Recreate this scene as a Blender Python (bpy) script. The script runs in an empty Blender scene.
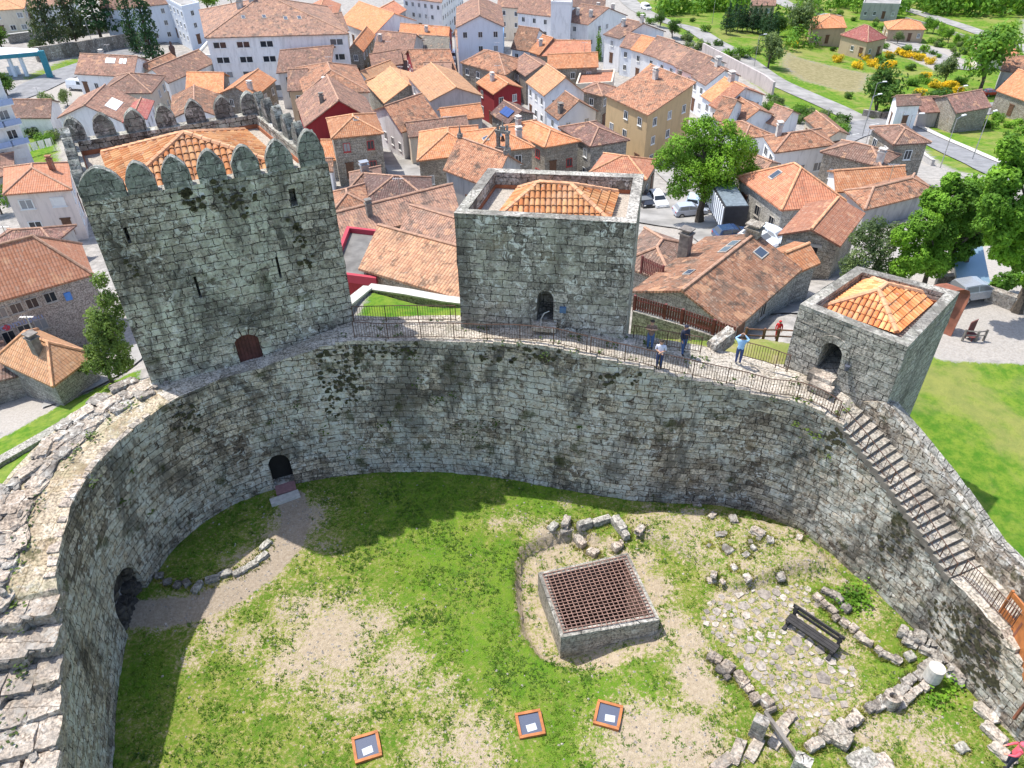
import bpy, bmesh, math, random
import numpy as np
from mathutils import Vector, Matrix, noise as mnoise
R = math.radians
rnd = random.Random(7)
SC = bpy.context.scene
COL = SC.collection
# ------------------------------------------------------------------ camera and survey helpers
F = 769.0; PITCH = R(38.4); ROLL = R(-1.0); H = 31.5
_fw = np.array([0, math.cos(PITCH), -math.sin(PITCH)]); _r = np.array([1., 0, 0]); _u = np.cross(_r, _fw)
RT_ = _r*math.cos(ROLL) + _u*math.sin(ROLL); UP_ = _u*math.cos(ROLL) - _r*math.sin(ROLL); FW_ = _fw
CAM = np.array([0, 0, H])
def ray(px, py): return RT_*(px-512)/F - UP_*(py-384)/F + FW_
def at(px, py, z):
    d = ray(px, py); t = (z-H)/d[2]; p = CAM+t*d
    return Vector((p[0], p[1], z))
def proj(p):
    v = np.array(p)-CAM; k = v@FW_
    return 512+F*(v@RT_)/k, 384-F*(v@UP_)/k
def hit_plane(px, py, p0, n):
    d = Vector(ray(px, py)); c = Vector(CAM)
    return c + d*((Vector(p0)-c).dot(n)/d.dot(n))
def z_above(px, py, xy):
    best = min(((proj((xy[0], xy[1], z))[0]-px)**2+(proj((xy[0], xy[1], z))[1]-py)**2, z) for z in np.arange(-45, 30, .05))
    return float(best[1])
# ------------------------------------------------------------------ terrain
_cp = [(660,215,-12),(545,165,-17),(400,190,-12),(430,110,-20),(470,30,-32),(320,70,-24),(80,87,-18.5),(30,60,-19),(30,20,-22),(140,10,-26),(30,235,-14),
 (40,400,-9),(1000,330,0),(975,295,0),(900,260,-3),(785,315,1),(760,260,-6),(1010,110,-28),(880,120,-25),(790,140,-22),
 (700,110,-20),(640,60,-27),(620,20,-25),(700,40,-27),(780,20,-34),(900,40,-36),(1010,10,-40),(530,5,-36),(420,3,-36),(200,5,-28),(0,5,-24),
 (700,222,-11),(240,150,-17),(160,190,-15),(520,100,-20),(900,160,-19)]
CP = [(*at(x, y, z)[:2], z) for x, y, z in _cp]
CP += [(-24,37,2),(-23,30,3.2),(-23.5,24,3.4),(-23,17,3),(-21,8,2.5),(-29,38,-4),(-31,31,-3),(-34,24,-5),(-33,12,-5),
 (-8,36,6.2),(-8,41,6),(-9,43.2,5.4),(-3,40,6),(0,38,6),(9,37,5.2),(10,34,6),(13,34,6),(12,39,4),(15,37,5.4),(16.3,35.6,5.9),(17.6,36.8,4.8),(-9,47,0.5),(-3,45,0.5),(9,46,-1),(14,43,-.5),(18,52,-2.5),
 (18,38,1.5),(23,33,.4),(25,27,0),(26,20,0),(26,10,0),(36,34,0),(40,50,0),(45,15,0),(20,2,0),(0,-12,0),(-20,-8,1),
 (0,60,-5),(-20,60,-7),(-22,50,-6),(50,70,-4),(60,95,-11),
 (0,700,-42),(-500,500,-38),(500,520,-46),(250,380,-42),(0,1500,-30),(1500,800,-20),(-1500,800,-10),(0,-600,0),(600,-300,0),(-600,-300,0),(-250,100,-22),(250,100,-22),(0,400,-40)]
_P = np.array(CP, float)
def _ker(d): return d
_D = np.hypot(_P[:,None,0]-_P[None,:,0], _P[:,None,1]-_P[None,:,1])
_Wt = np.linalg.solve(np.block([[_ker(_D)+np.eye(len(_P))*-.6, np.ones((len(_P),1))],[np.ones((1,len(_P))), np.zeros((1,1))]]), np.append(_P[:,2], 0))
def terr_np(x, y):
    x = np.asarray(x, float); y = np.asarray(y, float)
    out = np.full(x.shape, _Wt[-1])
    for i in range(len(_P)): out = out + _Wt[i]*np.hypot(x-_P[i,0], y-_P[i,1])
    return out
def terr(x, y): return float(terr_np(np.array([x]), np.array([y]))[0])
_T = np.concatenate([np.linspace(20, 120, 500), np.linspace(120.5, 600, 900)])
def ground(px, py, h=0.0):
    """where the line of sight meets the terrain raised by h"""
    d = ray(px, py); X = d[0]*_T; Y = d[1]*_T; Z = H+d[2]*_T
    g = Z-(terr_np(X, Y)+h)
    k = np.argmax(g < 0)
    if k == 0: k = len(g)-1
    a = g[k-1]/(g[k-1]-g[k]) if g[k-1] != g[k] else 0
    t = _T[k-1]+a*(_T[k]-_T[k-1])
    return Vector((d[0]*t, d[1]*t, H+d[2]*t))
# ------------------------------------------------------------------ object helpers
def thing(name, label, cat, loc=(0,0,0), rz=0, group=None):
    o = bpy.data.objects.new(name, None); COL.objects.link(o); o.empty_display_size = .3
    o.location = loc; o.rotation_euler = (0,0,rz); o['label'] = label; o['category'] = cat
    if group: o['group'] = group
    return o
def tag(o, label, cat, group=None):
    o['label'] = label; o['category'] = cat
    if group: o['group'] = group
    return o
def kind(o, k): o['kind'] = k; return o
def autouv(pts):
    n = Vector((0,0,0)); m = len(pts)
    for i in range(m):
        a, b = pts[i], pts[(i+1) % m]
        n += Vector(((a[1]-b[1])*(a[2]+b[2]), (a[2]-b[2])*(a[0]+b[0]), (a[0]-b[0])*(a[1]+b[1])))
    if n.length < 1e-12: return [(0,0)]*m
    n.normalize()
    if abs(n.z) > .985: return [(p[0], p[1]) for p in pts]
    t = Vector((0,0,1)).cross(n).normalized(); s = n.cross(t)
    return [(Vector(p).dot(t), Vector(p).dot(s)) for p in pts]
class MB:
    def __init__(s): s.v = []; s.f = []; s.uv = []; s.m = []; s.sm = []
    def poly(s, pts, uv=None, m=0, sm=False):
        i = len(s.v); s.v += [tuple(p) for p in pts]; s.f.append(tuple(range(i, i+len(pts))))
        s.uv += uv if uv else autouv([Vector(p) for p in pts]); s.m.append(m); s.sm.append(sm)
    def box(s, c, d, rz=0, m=0, tilt=0):
        cs, sn = math.cos(rz), math.sin(rz); P = []
        for dz in (-.5,.5):
            for dx, dy in ((-.5,-.5),(.5,-.5),(.5,.5),(-.5,.5)):
                x, y = dx*d[0], dy*d[1]; P.append(Vector((c[0]+x*cs-y*sn, c[1]+x*sn+y*cs, c[2]+dz*d[2]+dx*tilt)))
        for q in ((3,2,1,0),(4,5,6,7),(0,1,5,4),(1,2,6,5),(2,3,7,6),(3,0,4,7)): s.poly([P[k] for k in q], m=m)
    def prism(s, ring, z0, z1, m=0, cap=True, mtop=None):
        """ring of (x,y) counter-clockwise; z0, z1 numbers or per-vertex lists"""
        n = len(ring); a = [z0]*n if not hasattr(z0,'__len__') else z0; b = [z1]*n if not hasattr(z1,'__len__') else z1
        for i in range(n):
            j = (i+1) % n
            s.poly([(*ring[i],a[i]),(*ring[j],a[j]),(*ring[j],b[j]),(*ring[i],b[i])], m=m)
        if cap:
            s.poly([(*ring[i],b[i]) for i in range(n)], m=m if mtop is None else mtop)
            s.poly([(*ring[i],a[i]) for i in reversed(range(n))], m=m)
    def tube(s, a, b, r, r2=None, n=6, m=0, sm=True, cap=True):
        a = Vector(a); b = Vector(b); r2 = r if r2 is None else r2
        d = (b-a); L = d.length
        if L < 1e-6: return
        d.normalize(); t = d.orthogonal().normalized(); w = d.cross(t)
        A = [a+(t*math.cos(k*2*math.pi/n)+w*math.sin(k*2*math.pi/n))*r for k in range(n)]
        B = [b+(t*math.cos(k*2*math.pi/n)+w*math.sin(k*2*math.pi/n))*r2 for k in range(n)]
        for k in range(n):
            j = (k+1) % n
            s.poly([A[k],A[j],B[j],B[k]], uv=[(k/n*r*6,0),((k+1)/n*r*6,0),((k+1)/n*r*6,L),(k/n*r*6,L)], m=m, sm=sm)
        if cap: s.poly(B, m=m); s.poly(A[::-1], m=m)
    def path(s, pts, r, n=5, m=0):
        for a, b in zip(pts[:-1], pts[1:]): s.tube(a, b, r, n=n, m=m)
    def rock(s, c, d, rz=0, seed=0, rough=.16, m=0, n=3, round_=.35, tilt=0):
        """an irregular worn block"""
        cs, sn = math.cos(rz), math.sin(rz); g = {}
        def P(i, j, k):
            if (i,j,k) in g: return g[(i,j,k)]
            p = Vector((i/n*2-1, j/n*2-1, k/n*2-1)); q = p.copy()
            L = max(abs(p.x)**4+abs(p.y)**4+abs(p.z)**4, 1e-6)**.25
            q = p*(1-round_) + p/p.length*1.12*round_ if p.length > 0 else p
            nz = mnoise.noise_vector(q*1.3+Vector((seed*3.7, seed*1.3, seed*2.1)))
            nz2 = mnoise.noise_vector(q*3.1+Vector((seed*1.7, seed*5.3, seed*.1)))
            q = q + nz*rough*1.8 + nz2*rough*1.1 + mnoise.noise_vector(q*6.3+Vector((seed*.7, 2, seed*1.1)))*rough*.45
            x, y, z = q.x*d[0]/2, q.y*d[1]/2, q.z*d[2]/2
            v = Vector((c[0]+x*cs-y*sn, c[1]+x*sn+y*cs, c[2]+z+x*tilt)); g[(i,j,k)] = v
            return v
        for i in range(n):
            for j in range(n):
                s.poly([P(i,j,n),P(i+1,j,n),P(i+1,j+1,n),P(i,j+1,n)], m=m)
                s.poly([P(i,j+1,0),P(i+1,j+1,0),P(i+1,j,0),P(i,j,0)], m=m)
                s.poly([P(i,0,j),P(i+1,0,j),P(i+1,0,j+1),P(i,0,j+1)], m=m)
                s.poly([P(i+1,n,j),P(i,n,j),P(i,n,j+1),P(i+1,n,j+1)], m=m)
                s.poly([P(0,i+1,j),P(0,i,j),P(0,i,j+1),P(0,i+1,j+1)], m=m)
                s.poly([P(n,i,j),P(n,i+1,j),P(n,i+1,j+1),P(n,i,j+1)], m=m)
    def build(s, name, mats, parent=None, loc=None, weld=False):
        me = bpy.data.meshes.new(name)
        off = Vector(parent_loc(parent)) if parent is not None else Vector(loc) if loc is not None else Vector((0,0,0))
        me.from_pydata([(v[0]-off.x, v[1]-off.y, v[2]-off.z) for v in s.v], [], s.f)
        ul = me.uv_layers.new(name='UVMap'); ul.data.foreach_set('uv', [c for u in s.uv for c in u])
        if not isinstance(mats, (list,tuple)): mats = [mats]
        for mm in mats: me.materials.append(mm)
        me.polygons.foreach_set('material_index', s.m); me.polygons.foreach_set('use_smooth', s.sm)
        if weld:
            bm = bmesh.new(); bm.from_mesh(me); bmesh.ops.remove_doubles(bm, verts=bm.verts, dist=weld if weld is not True else .001); bmesh.ops.recalc_face_normals(bm, faces=bm.faces); bm.to_mesh(me); bm.free()
        me.update()
        o = bpy.data.objects.new(name, me); COL.objects.link(o)
        if parent is not None: o.parent = parent
        else: o.location = off
        return o
def parent_loc(p):
    l = Vector(p.location)
    return l+Vector(parent_loc(p.parent)) if p.parent is not None else l
def copy_tree(o, parent=None):
    c = o.copy(); COL.objects.link(c)
    if parent is not None: c.parent = parent
    for ch in list(o.children): copy_tree(ch, c)
    return c
def in_poly(x, y, P):
    r = False; n = len(P); j = n-1
    for i in range(n):
        if (P[i][1] > y) != (P[j][1] > y) and x < (P[j][0]-P[i][0])*(y-P[i][1])/(P[j][1]-P[i][1])+P[i][0]: r = not r
        j = i
    return r
def in_poly_np(X, Y, P):
    r = np.zeros(X.shape, bool); n = len(P); j = n-1
    for i in range(n):
        xi, yi, xj, yj = P[i][0], P[i][1], P[j][0], P[j][1]
        if yi != yj: r ^= ((yi > Y) != (yj > Y)) & (X < (xj-xi)*(Y-yi)/(yj-yi)+xi)
        j = i
    return r
def boolean_cut(o, cutters):
    for c in cutters:
        m = o.modifiers.new('cut', 'BOOLEAN'); m.operation = 'DIFFERENCE'; m.solver = 'EXACT'; m.object = c
    bpy.context.view_layer.update()
    dg = bpy.context.evaluated_depsgraph_get()
    me = bpy.data.meshes.new_from_object(o.evaluated_get(dg))
    o.modifiers.clear(); old = o.data; o.data = me; me.name = old.name
    for c in cutters: bpy.data.objects.remove(c)
# ------------------------------------------------------------------ materials
def newmat(name):
    m = bpy.data.materials.new(name); m.use_nodes = True; nt = m.node_tree
    return m, nt, nt.nodes['Principled BSDF']
def nd(nt, t, **kw):
    n = nt.nodes.new(t)
    for k, v in kw.items():
        if k in n.inputs and not hasattr(n, k): n.inputs[k].default_value = v
        else: setattr(n, k, v)
    return n
def lk(nt, a, b): nt.links.new(a, b)
def mixc(nt, fac, a, b, mode='MIX'):
    n = nt.nodes.new('ShaderNodeMix'); n.data_type = 'RGBA'; n.blend_type = mode; n.clamp_factor = True
    for sock, v in ((n.inputs[0], fac), (n.inputs[6], a), (n.inputs[7], b)):
        if isinstance(v, (int, float)): sock.default_value = v
        elif isinstance(v, tuple): sock.default_value = (*v[:3], 1)
        else: lk(nt, v, sock)
    return n.outputs[2]
def ramp(nt, x, lo, hi, a=0., b=1.):
    n = nt.nodes.new('ShaderNodeMapRange'); n.interpolation_type = 'SMOOTHSTEP'
    n.inputs[1].default_value = lo; n.inputs[2].default_value = hi; n.inputs[3].default_value = a; n.inputs[4].default_value = b
    lk(nt, x, n.inputs[0]); return n.outputs[0]
def mth(nt, op, a, b=0.):
    n = nt.nodes.new('ShaderNodeMath'); n.operation = op
    for i, v in enumerate((a, b)):
        if isinstance(v, (int, float)): n.inputs[i].default_value = v
        else: lk(nt, v, n.inputs[i])
    return n.outputs[0]
def noise(nt, vec, scale, detail=4., rough=.55, dist=0., out=0):
    n = nt.nodes.new('ShaderNodeTexNoise'); n.inputs['Scale'].default_value = scale; n.inputs['Detail'].default_value = detail
    n.inputs['Roughness'].default_value = rough; n.inputs['Distortion'].default_value = dist
    if vec is not None: lk(nt, vec, n.inputs['Vector'])
    return n.outputs[out]
def vmul(nt, vec, s):
    n = nt.nodes.new('ShaderNodeVectorMath'); n.operation = 'MULTIPLY'; lk(nt, vec, n.inputs[0]); n.inputs[1].default_value = s
    return n.outputs[0]
def vadd(nt, a, b):
    n = nt.nodes.new('ShaderNodeVectorMath'); n.operation = 'ADD'
    for i, v in enumerate((a,b)):
        if isinstance(v, tuple): n.inputs[i].default_value = v
        else: lk(nt, v, n.inputs[i])
    return n.outputs[0]
def pos(nt): return nt.nodes.new('ShaderNodeNewGeometry').outputs['Position']
def uvn(nt): return nt.nodes.new('ShaderNodeTexCoord').outputs['UV']
def objrand(nt): return nt.nodes.new('ShaderNodeObjectInfo').outputs['Random']
def island(nt): return nt.nodes.new('ShaderNodeNewGeometry').outputs['Random Per Island']
def bump(nt, b, h, strength, dist):
    n = nt.nodes.new('ShaderNodeBump'); n.inputs['Strength'].default_value = strength; n.inputs['Distance'].default_value = dist
    lk(nt, h, n.inputs['Height']); lk(nt, n.outputs[0], b.inputs['Normal'])
def flat(name, c, rough=.8, var=.12, metal=0., scale=3.):
    m, nt, b = newmat(name); p = pos(nt)
    n = noise(nt, p, scale, 5)
    col = mixc(nt, ramp(nt, n, .3, .7), tuple(x*(1-var) for x in c), tuple(min(1,x*(1+var)) for x in c))
    lk(nt, col, b.inputs['Base Color']); b.inputs['Roughness'].default_value = rough; b.inputs['Metallic'].default_value = metal
    return m
def stone(name, c1, c2, mortar, bw=.55, bh=.3, lichen=.5, lcol=(.40,.42,.36), dark=.5, warm=.0, bmp=.6, speck=.5, warp=.16, moss=0., lscale=.3, dscale=.28):
    m, nt, b = newmat(name); uv = uvn(nt); p = pos(nt)
    w = noise(nt, uv, 2.1, 4, .6, out=1)
    wv = vmul(nt, vadd(nt, w, (-.5,-.5,-.5)), (warp*2.2, warp*1.5, 0)); uvw = vadd(nt, uv, wv)
    def brick(width, height, off):
        br = nt.nodes.new('ShaderNodeTexBrick'); lk(nt, vadd(nt, uvw, off), br.inputs['Vector'])
        br.inputs['Scale'].default_value = 1; br.inputs['Brick Width'].default_value = width; br.inputs['Row Height'].default_value = height
        br.inputs['Mortar Size'].default_value = .017; br.inputs['Mortar Smooth'].default_value = .35; br.inputs['Bias'].default_value = 0
        br.inputs['Color1'].default_value = (*c1,1); br.inputs['Color2'].default_value = (*c2,1); br.inputs['Mortar'].default_value = (*mortar,1)
        br.offset = .43; br.squash = 1.35; br.squash_frequency = 3
        return br
    b1 = brick(bw, bh, (0,0,0)); b2 = brick(bw*1.38, bh*1.27, (3.3,1.7,0))
    sel = ramp(nt, noise(nt, uv, .42, 2), .5, .56)
    col = mixc(nt, sel, b1.outputs[0], b2.outputs[0])
    fac = nt.nodes.new('ShaderNodeMix'); fac.data_type = 'FLOAT'; lk(nt, sel, fac.inputs[0]); lk(nt, b1.outputs['Fac'], fac.inputs[2]); lk(nt, b2.outputs['Fac'], fac.inputs[3]); fac = fac.outputs[0]
    fine = noise(nt, p, 9, 8, .7)
    col = mixc(nt, 1., col, mixc(nt, ramp(nt, fine, .36, .62), (.42,.415,.41), (1.5,1.48,1.44)), 'MULTIPLY')
    if warm:
        col = mixc(nt, mth(nt, 'MULTIPLY', ramp(nt, noise(nt, p, .8, 5), .55, .72), warm), col, (.26,.19,.11))
    # lichen in broad fields broken up stone by stone, pale crusts, black weathering
    lf = ramp(nt, noise(nt, p, lscale, 4, .6), .38, .56)
    lb = ramp(nt, noise(nt, p, 2.6, 9, .72, .6), .44, .50)
    lm = mth(nt, 'MULTIPLY', mth(nt, 'MULTIPLY', lf, lb), lichen)
    nm = mth(nt, 'SUBTRACT', 1., fac)
    lcv = mixc(nt, ramp(nt, noise(nt, vadd(nt, p, (4,9,2)), 1.7, 4, .6), .35, .65), tuple(x*.72 for x in lcol), tuple(min(.6,x*1.18) for x in lcol))
    col = mixc(nt, mth(nt, 'MULTIPLY', lm, nm), col, lcv)
    sp = ramp(nt, noise(nt, vadd(nt, p, (7,3,1)), 2.6, 10, .72, .8), .53, .585)
    spf = ramp(nt, noise(nt, vadd(nt, p, (2,8,5)), .33, 4, .6), .36, .60, .25, 1.)
    col = mixc(nt, mth(nt, 'MULTIPLY', mth(nt, 'MULTIPLY', sp, spf), mth(nt, 'MULTIPLY', mth(nt, 'SUBTRACT', 1., mth(nt,'MULTIPLY',fac,.85)), speck)), col, (.70,.685,.63))
    st = noise(nt, vmul(nt, vadd(nt, p, (11,5,2)), (1,1,.4)), dscale, 8, .7, .6)
    ds = mth(nt, 'MULTIPLY', mth(nt, 'MULTIPLY', ramp(nt, st, .50, .60), ramp(nt, fine, .3, .6, .55, 1.)), dark)
    col = mixc(nt, ds, col, (.05,.045,.04))
    bl = mth(nt, 'MULTIPLY', ramp(nt, noise(nt, vadd(nt, p, (1,13,5)), 2.4, 10, .74, .6), .53, .58), ramp(nt, noise(nt, vadd(nt, p, (6,1,8)), .4, 4, .6), .38, .6, .2, 1.))
    col = mixc(nt, mth(nt, 'MULTIPLY', bl, dark*.75), col, (.03,.03,.03))
    if moss:
        mf = mth(nt, 'MULTIPLY', ramp(nt, noise(nt, vadd(nt, p, (2,4,9)), .55, 6, .65), .58, .66), moss)
        col = mixc(nt, mf, col, (.05,.055,.018))
    lk(nt, col, b.inputs['Base Color']); b.inputs['Roughness'].default_value = .95
    b.inputs['Specular IOR Level'].default_value = .2
    h = mth(nt, 'ADD', mth(nt, 'MULTIPLY', fac, -1.), mth(nt, 'MULTIPLY', noise(nt, p, 6, 8, .65), 1.1))
    bump(nt, b, h, bmp, .07)
    return m
def tiles(name, c1, c2, old=(.12,.09,.075), oldamt=.35, tw=.26, th=.42, streak=.3, geo=False):
    m, nt, b = newmat(name); uv = uvn(nt); p = pos(nt)
    if geo:
        col = mixc(nt, island(nt), c1, c2)
    else:
        br = nt.nodes.new('ShaderNodeTexBrick'); lk(nt, uv, br.inputs['Vector']); br.offset = 0.0
        br.inputs['Scale'].default_value = 1; br.inputs['Brick Width'].default_value = tw; br.inputs['Row Height'].default_value = th
        br.inputs['Mortar Size'].default_value = .018; br.inputs['Mortar Smooth'].default_value = 1.
        br.inputs['Color1'].default_value = (*c1,1); br.inputs['Color2'].default_value = (*c2,1); br.inputs['Mortar'].default_value = (*[x*.42 for x in c1],1)
        col = br.outputs[0]
    r = objrand(nt)
    col = mixc(nt, 1., col, mixc(nt, r, (.62,.66,.70), (1.18,1.12,1.08)), 'MULTIPLY')
    o = mth(nt, 'MULTIPLY', ramp(nt, noise(nt, p, .5, 6, .65, .4), .46, .68), oldamt)
    col = mixc(nt, o, col, old)
    sk = noise(nt, vmul(nt, uv, (3.2,.35,1)), 1., 4, .6)
    col = mixc(nt, mth(nt,'MULTIPLY', ramp(nt, sk, .5, .75), streak), col, tuple(x*.5 for x in c2))
    mo = mth(nt, 'MULTIPLY', ramp(nt, noise(nt, vadd(nt, p, (3,1,7)), 1.1, 8, .72, .5), .53, .60), oldamt*1.1); col = mixc(nt, mo, col, tuple(x*.55 for x in old))
    md = mth(nt, 'MULTIPLY', ramp(nt, noise(nt, vadd(nt, p, (9,4,1)), .8, 3, .6), .60, .63), .45); col = mixc(nt, md, col, (.58,.33,.19))
    pl = mth(nt, 'MULTIPLY', ramp(nt, noise(nt, p, 4, 8, .72), .55, .62), .45)
    col = mixc(nt, pl, col, (.42,.36,.29))
    lk(nt, col, b.inputs['Base Color']); b.inputs['Roughness'].default_value = .85; b.inputs['Specular IOR Level'].default_value = .25
    if not geo:
        sep = nt.nodes.new('ShaderNodeSeparateXYZ'); lk(nt, uv, sep.inputs[0])
        wv = mth(nt, 'ABSOLUTE', mth(nt, 'SINE', mth(nt, 'MULTIPLY', sep.outputs[0], math.pi/tw)))
        saw = mth(nt, 'FRACT', mth(nt, 'MULTIPLY', sep.outputs[1], 1/th))
        bump(nt, b, mth(nt, 'ADD', wv, mth(nt, 'MULTIPLY', saw, -.5)), .8, .06)
    return m
def plaster(name, c, dirt=.3):
    m, nt, b = newmat(name); p = pos(nt)
    r = objrand(nt)
    n = noise(nt, vmul(nt, p, (1.6,1.6,.35)), .8, 8, .72, .4)
    col = mixc(nt, mth(nt,'MULTIPLY', ramp(nt, n, .47, .62), dirt*1.3), c, tuple(x*.6 for x in c))
    col = mixc(nt, 1., col, mixc(nt, r, (.92,.92,.92), (1.06,1.06,1.06)), 'MULTIPLY')
    lk(nt, col, b.inputs['Base Color']); b.inputs['Roughness'].default_value = .9
    bump(nt, b, noise(nt, p, 12, 4), .15, .02)
    return m
def leaf(name, c1, c2, trans=.35, far=None):
    m, nt, b = newmat(name); r = island(nt)
    col = mixc(nt, r, c1, c2); col = mixc(nt, ramp(nt, noise(nt, pos(nt), .55, 3), .35, .65), col, tuple(x*1.35 for x in c2))
    col = mixc(nt, 1., col, mixc(nt, ramp(nt, noise(nt, vadd(nt, pos(nt), (5,2,8)), .28, 4, .6), .36, .64), (.62,.66,.7), (1.25,1.15,.95)), 'MULTIPLY')
    lk(nt, col, b.inputs['Base Color']); b.inputs['Roughness'].default_value = .6; b.inputs['Specular IOR Level'].default_value = .25
    tr = nt.nodes.new('ShaderNodeBsdfTranslucent'); lk(nt, mixc(nt, .5, col, (.30,.42,.05)), tr.inputs[0])
    mx = nt.nodes.new('ShaderNodeMixShader'); mx.inputs[0].default_value = trans
    lk(nt, b.outputs[0], mx.inputs[1]); lk(nt, tr.outputs[0], mx.inputs[2])
    lk(nt, mx.outputs[0], nt.nodes['Material Output'].inputs['Surface'])
    return m
def glossy(name, c, rough=.25, coat=.6, metal=0.):
    m, nt, b = newmat(name); b.inputs['Base Color'].default_value = (*c,1); b.inputs['Roughness'].default_value = rough
    b.inputs['Coat Weight'].default_value = coat; b.inputs['Metallic'].default_value = metal
    n = noise(nt, pos(nt), 2.5, 4); lk(nt, ramp(nt, n, .3, .7, rough*.8, rough*1.3), b.inputs['Roughness'])
    return m
MT = {}
MT['wall'] = stone('rampart_masonry', (.13,.102,.08), (.53,.455,.365), (.036,.027,.02), .62,.38, lichen=.85, lcol=(.62,.56,.46), dark=.72, warm=.6, speck=.85, moss=.75, bmp=1., dscale=.48)
MT['tower'] = stone('lichened_tower_masonry', (.14,.122,.103), (.45,.405,.345), (.033,.027,.022), .57,.40, lichen=1., lcol=(.56,.53,.42), dark=.7, speck=1., bmp=1., moss=.5, lscale=.2, dscale=.3)
MT['tower_mid'] = stone('blue_grey_tower_masonry', (.16,.142,.125), (.44,.40,.355), (.055,.046,.038), .62,.42, lichen=.7, lcol=(.47,.445,.36), dark=.6, warm=.55, speck=1., bmp=.8, dscale=.2)
MT['tower_right'] = stone('grey_tower_masonry', (.27,.25,.22), (.45,.42,.375), (.05,.046,.042), .74,.38, lichen=.25, dark=.35, speck=.5, bmp=1., warp=.1, moss=.2)
MT['ruin_top'] = stone('earthy_wall_head', (.33,.26,.175), (.47,.40,.31), (.24,.19,.11), 1.1,.7, lichen=.4, lcol=(.34,.33,.2), dark=.25, warm=.7, speck=.5, bmp=.6, moss=.8)
MT['merlon'] = stone('merlon_masonry', (.13,.128,.12), (.23,.225,.21), (.05,.05,.048), .6,.42, lichen=.7, lcol=(.25,.27,.23), dark=.6, speck=.6, bmp=.6)
MT['coping'] = stone('pale_coping_stone', (.30,.285,.255), (.40,.38,.345), (.2,.185,.16), .9,3., lichen=.6, lcol=(.3,.3,.25), dark=.6, speck=.5, bmp=.5)
MT['walk'] = stone('walkway_flagstones', (.36,.315,.26), (.50,.45,.39), (.17,.15,.10), .9,.6, lichen=.3, lcol=(.3,.29,.25), dark=.3, speck=.4, bmp=.5, moss=.35)
MT['rock'] = stone('rough_ruin_stone', (.36,.30,.25), (.50,.43,.365), (.28,.235,.195), 2.,2., lichen=.6, lcol=(.34,.32,.28), dark=.8, warm=.15, speck=.6, bmp=.9)
MT['rockdark'] = stone('weathered_ruin_stone', (.19,.165,.145), (.30,.265,.23), (.2,.18,.16), 2.,2., lichen=.6, lcol=(.4,.38,.34), dark=.6, speck=.7, bmp=.9, moss=.35)
MT['house_stone'] = stone('granite_house_wall', (.27,.235,.195), (.38,.34,.285), (.16,.14,.12), .7,.36, lichen=.2, dark=.3, warm=.5, speck=.3, bmp=.6)
MT['house_stone_grey'] = stone('grey_granite_house_wall', (.24,.225,.21), (.34,.325,.30), (.12,.11,.1), .7,.38, lichen=.3, dark=.35, speck=.4, bmp=.6)
MT['ashlar'] = stone('smooth_ashlar_wall', (.33,.29,.265), (.41,.365,.335), (.20,.175,.16), 1.1,.5, lichen=.1, dark=.15, speck=.2, bmp=.4, warp=.04)
MT['roof_orange'] = tiles('orange_clay_tiles', (.56,.215,.095), (.68,.32,.16), old=(.30,.16,.10), oldamt=.3, streak=.25)
MT['roof_apricot'] = tiles('apricot_clay_tiles', (.58,.29,.15), (.68,.39,.21), old=(.33,.20,.13), oldamt=.35, streak=.2)
MT['roof_red'] = tiles('salmon_clay_tiles', (.50,.20,.115), (.60,.275,.165), old=(.27,.14,.10), oldamt=.3, streak=.25)
MT['roof_rust'] = tiles('weathered_rust_tiles', (.31,.145,.085), (.44,.235,.145), old=(.13,.10,.08), oldamt=.7, streak=.4)
MT['roof_brown'] = tiles('brown_clay_tiles', (.235,.135,.10), (.345,.205,.155), old=(.12,.095,.08), oldamt=.5)
MT['roof_pink'] = tiles('faded_pink_tiles', (.30,.175,.125), (.42,.255,.185), old=(.16,.125,.105), oldamt=.65)
MT['roof_dark'] = tiles('dark_purple_brown_tiles', (.19,.105,.085), (.29,.17,.14), old=(.11,.085,.075), oldamt=.5)
MT['roof_maroon'] = tiles('maroon_tiles', (.33,.10,.085), (.42,.16,.14), oldamt=.15)
MT['tile_geo'] = tiles('canal_tiles', (.62,.21,.07), (.86,.45,.20), old=(.20,.11,.06), oldamt=.3, geo=True, streak=0)
MT['ridge'] = flat('ridge_tiles', (.62,.33,.18), .85, .25)
MT['ridge_dull'] = flat('dull_ridge_tiles', (.42,.25,.17), .85, .25)
MT['white'] = plaster('white_render', (.80,.80,.80)); MT['bluewhite'] = plaster('cool_white_render', (.74,.79,.86), .15)
MT['cream'] = plaster('cream_render', (.68,.60,.48)); MT['grey'] = plaster('grey_render', (.46,.44,.42), .5); MT['pinkwall'] = plaster('pale_pink_render', (.78,.68,.62))
MT['ochre'] = plaster('ochre_render', (.52,.37,.20), .25); MT['redwall'] = plaster('dark_red_render', (.28,.025,.03), .2); MT['mauve'] = plaster('mauve_grey_render', (.52,.46,.44), .4)
MT['bluewall'] = plaster('blue_render', (.16,.30,.52), .2); MT['tan'] = plaster('tan_render', (.50,.38,.26), .3)
MT['glass'] = glossy('window_glass', (.03,.04,.055), .08, 0)
def glassmat():
    m, nt, b = newmat('varied_window_glass'); r = objrand(nt)
    lk(nt, mixc(nt, ramp(nt, r, .55, .95), (.025,.032,.042), (.30,.31,.32)), b.inputs['Base Color']); b.inputs['Roughness'].default_value = .12; return m
MT['glass'] = glassmat()
MT['frame'] = flat('white_frames', (.78,.78,.76), .6, .05); MT['frame_red'] = flat('red_frames', (.45,.05,.05), .6, .08); MT['frame_stone'] = flat('granite_frames', (.42,.39,.35), .9, .15)
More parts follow.
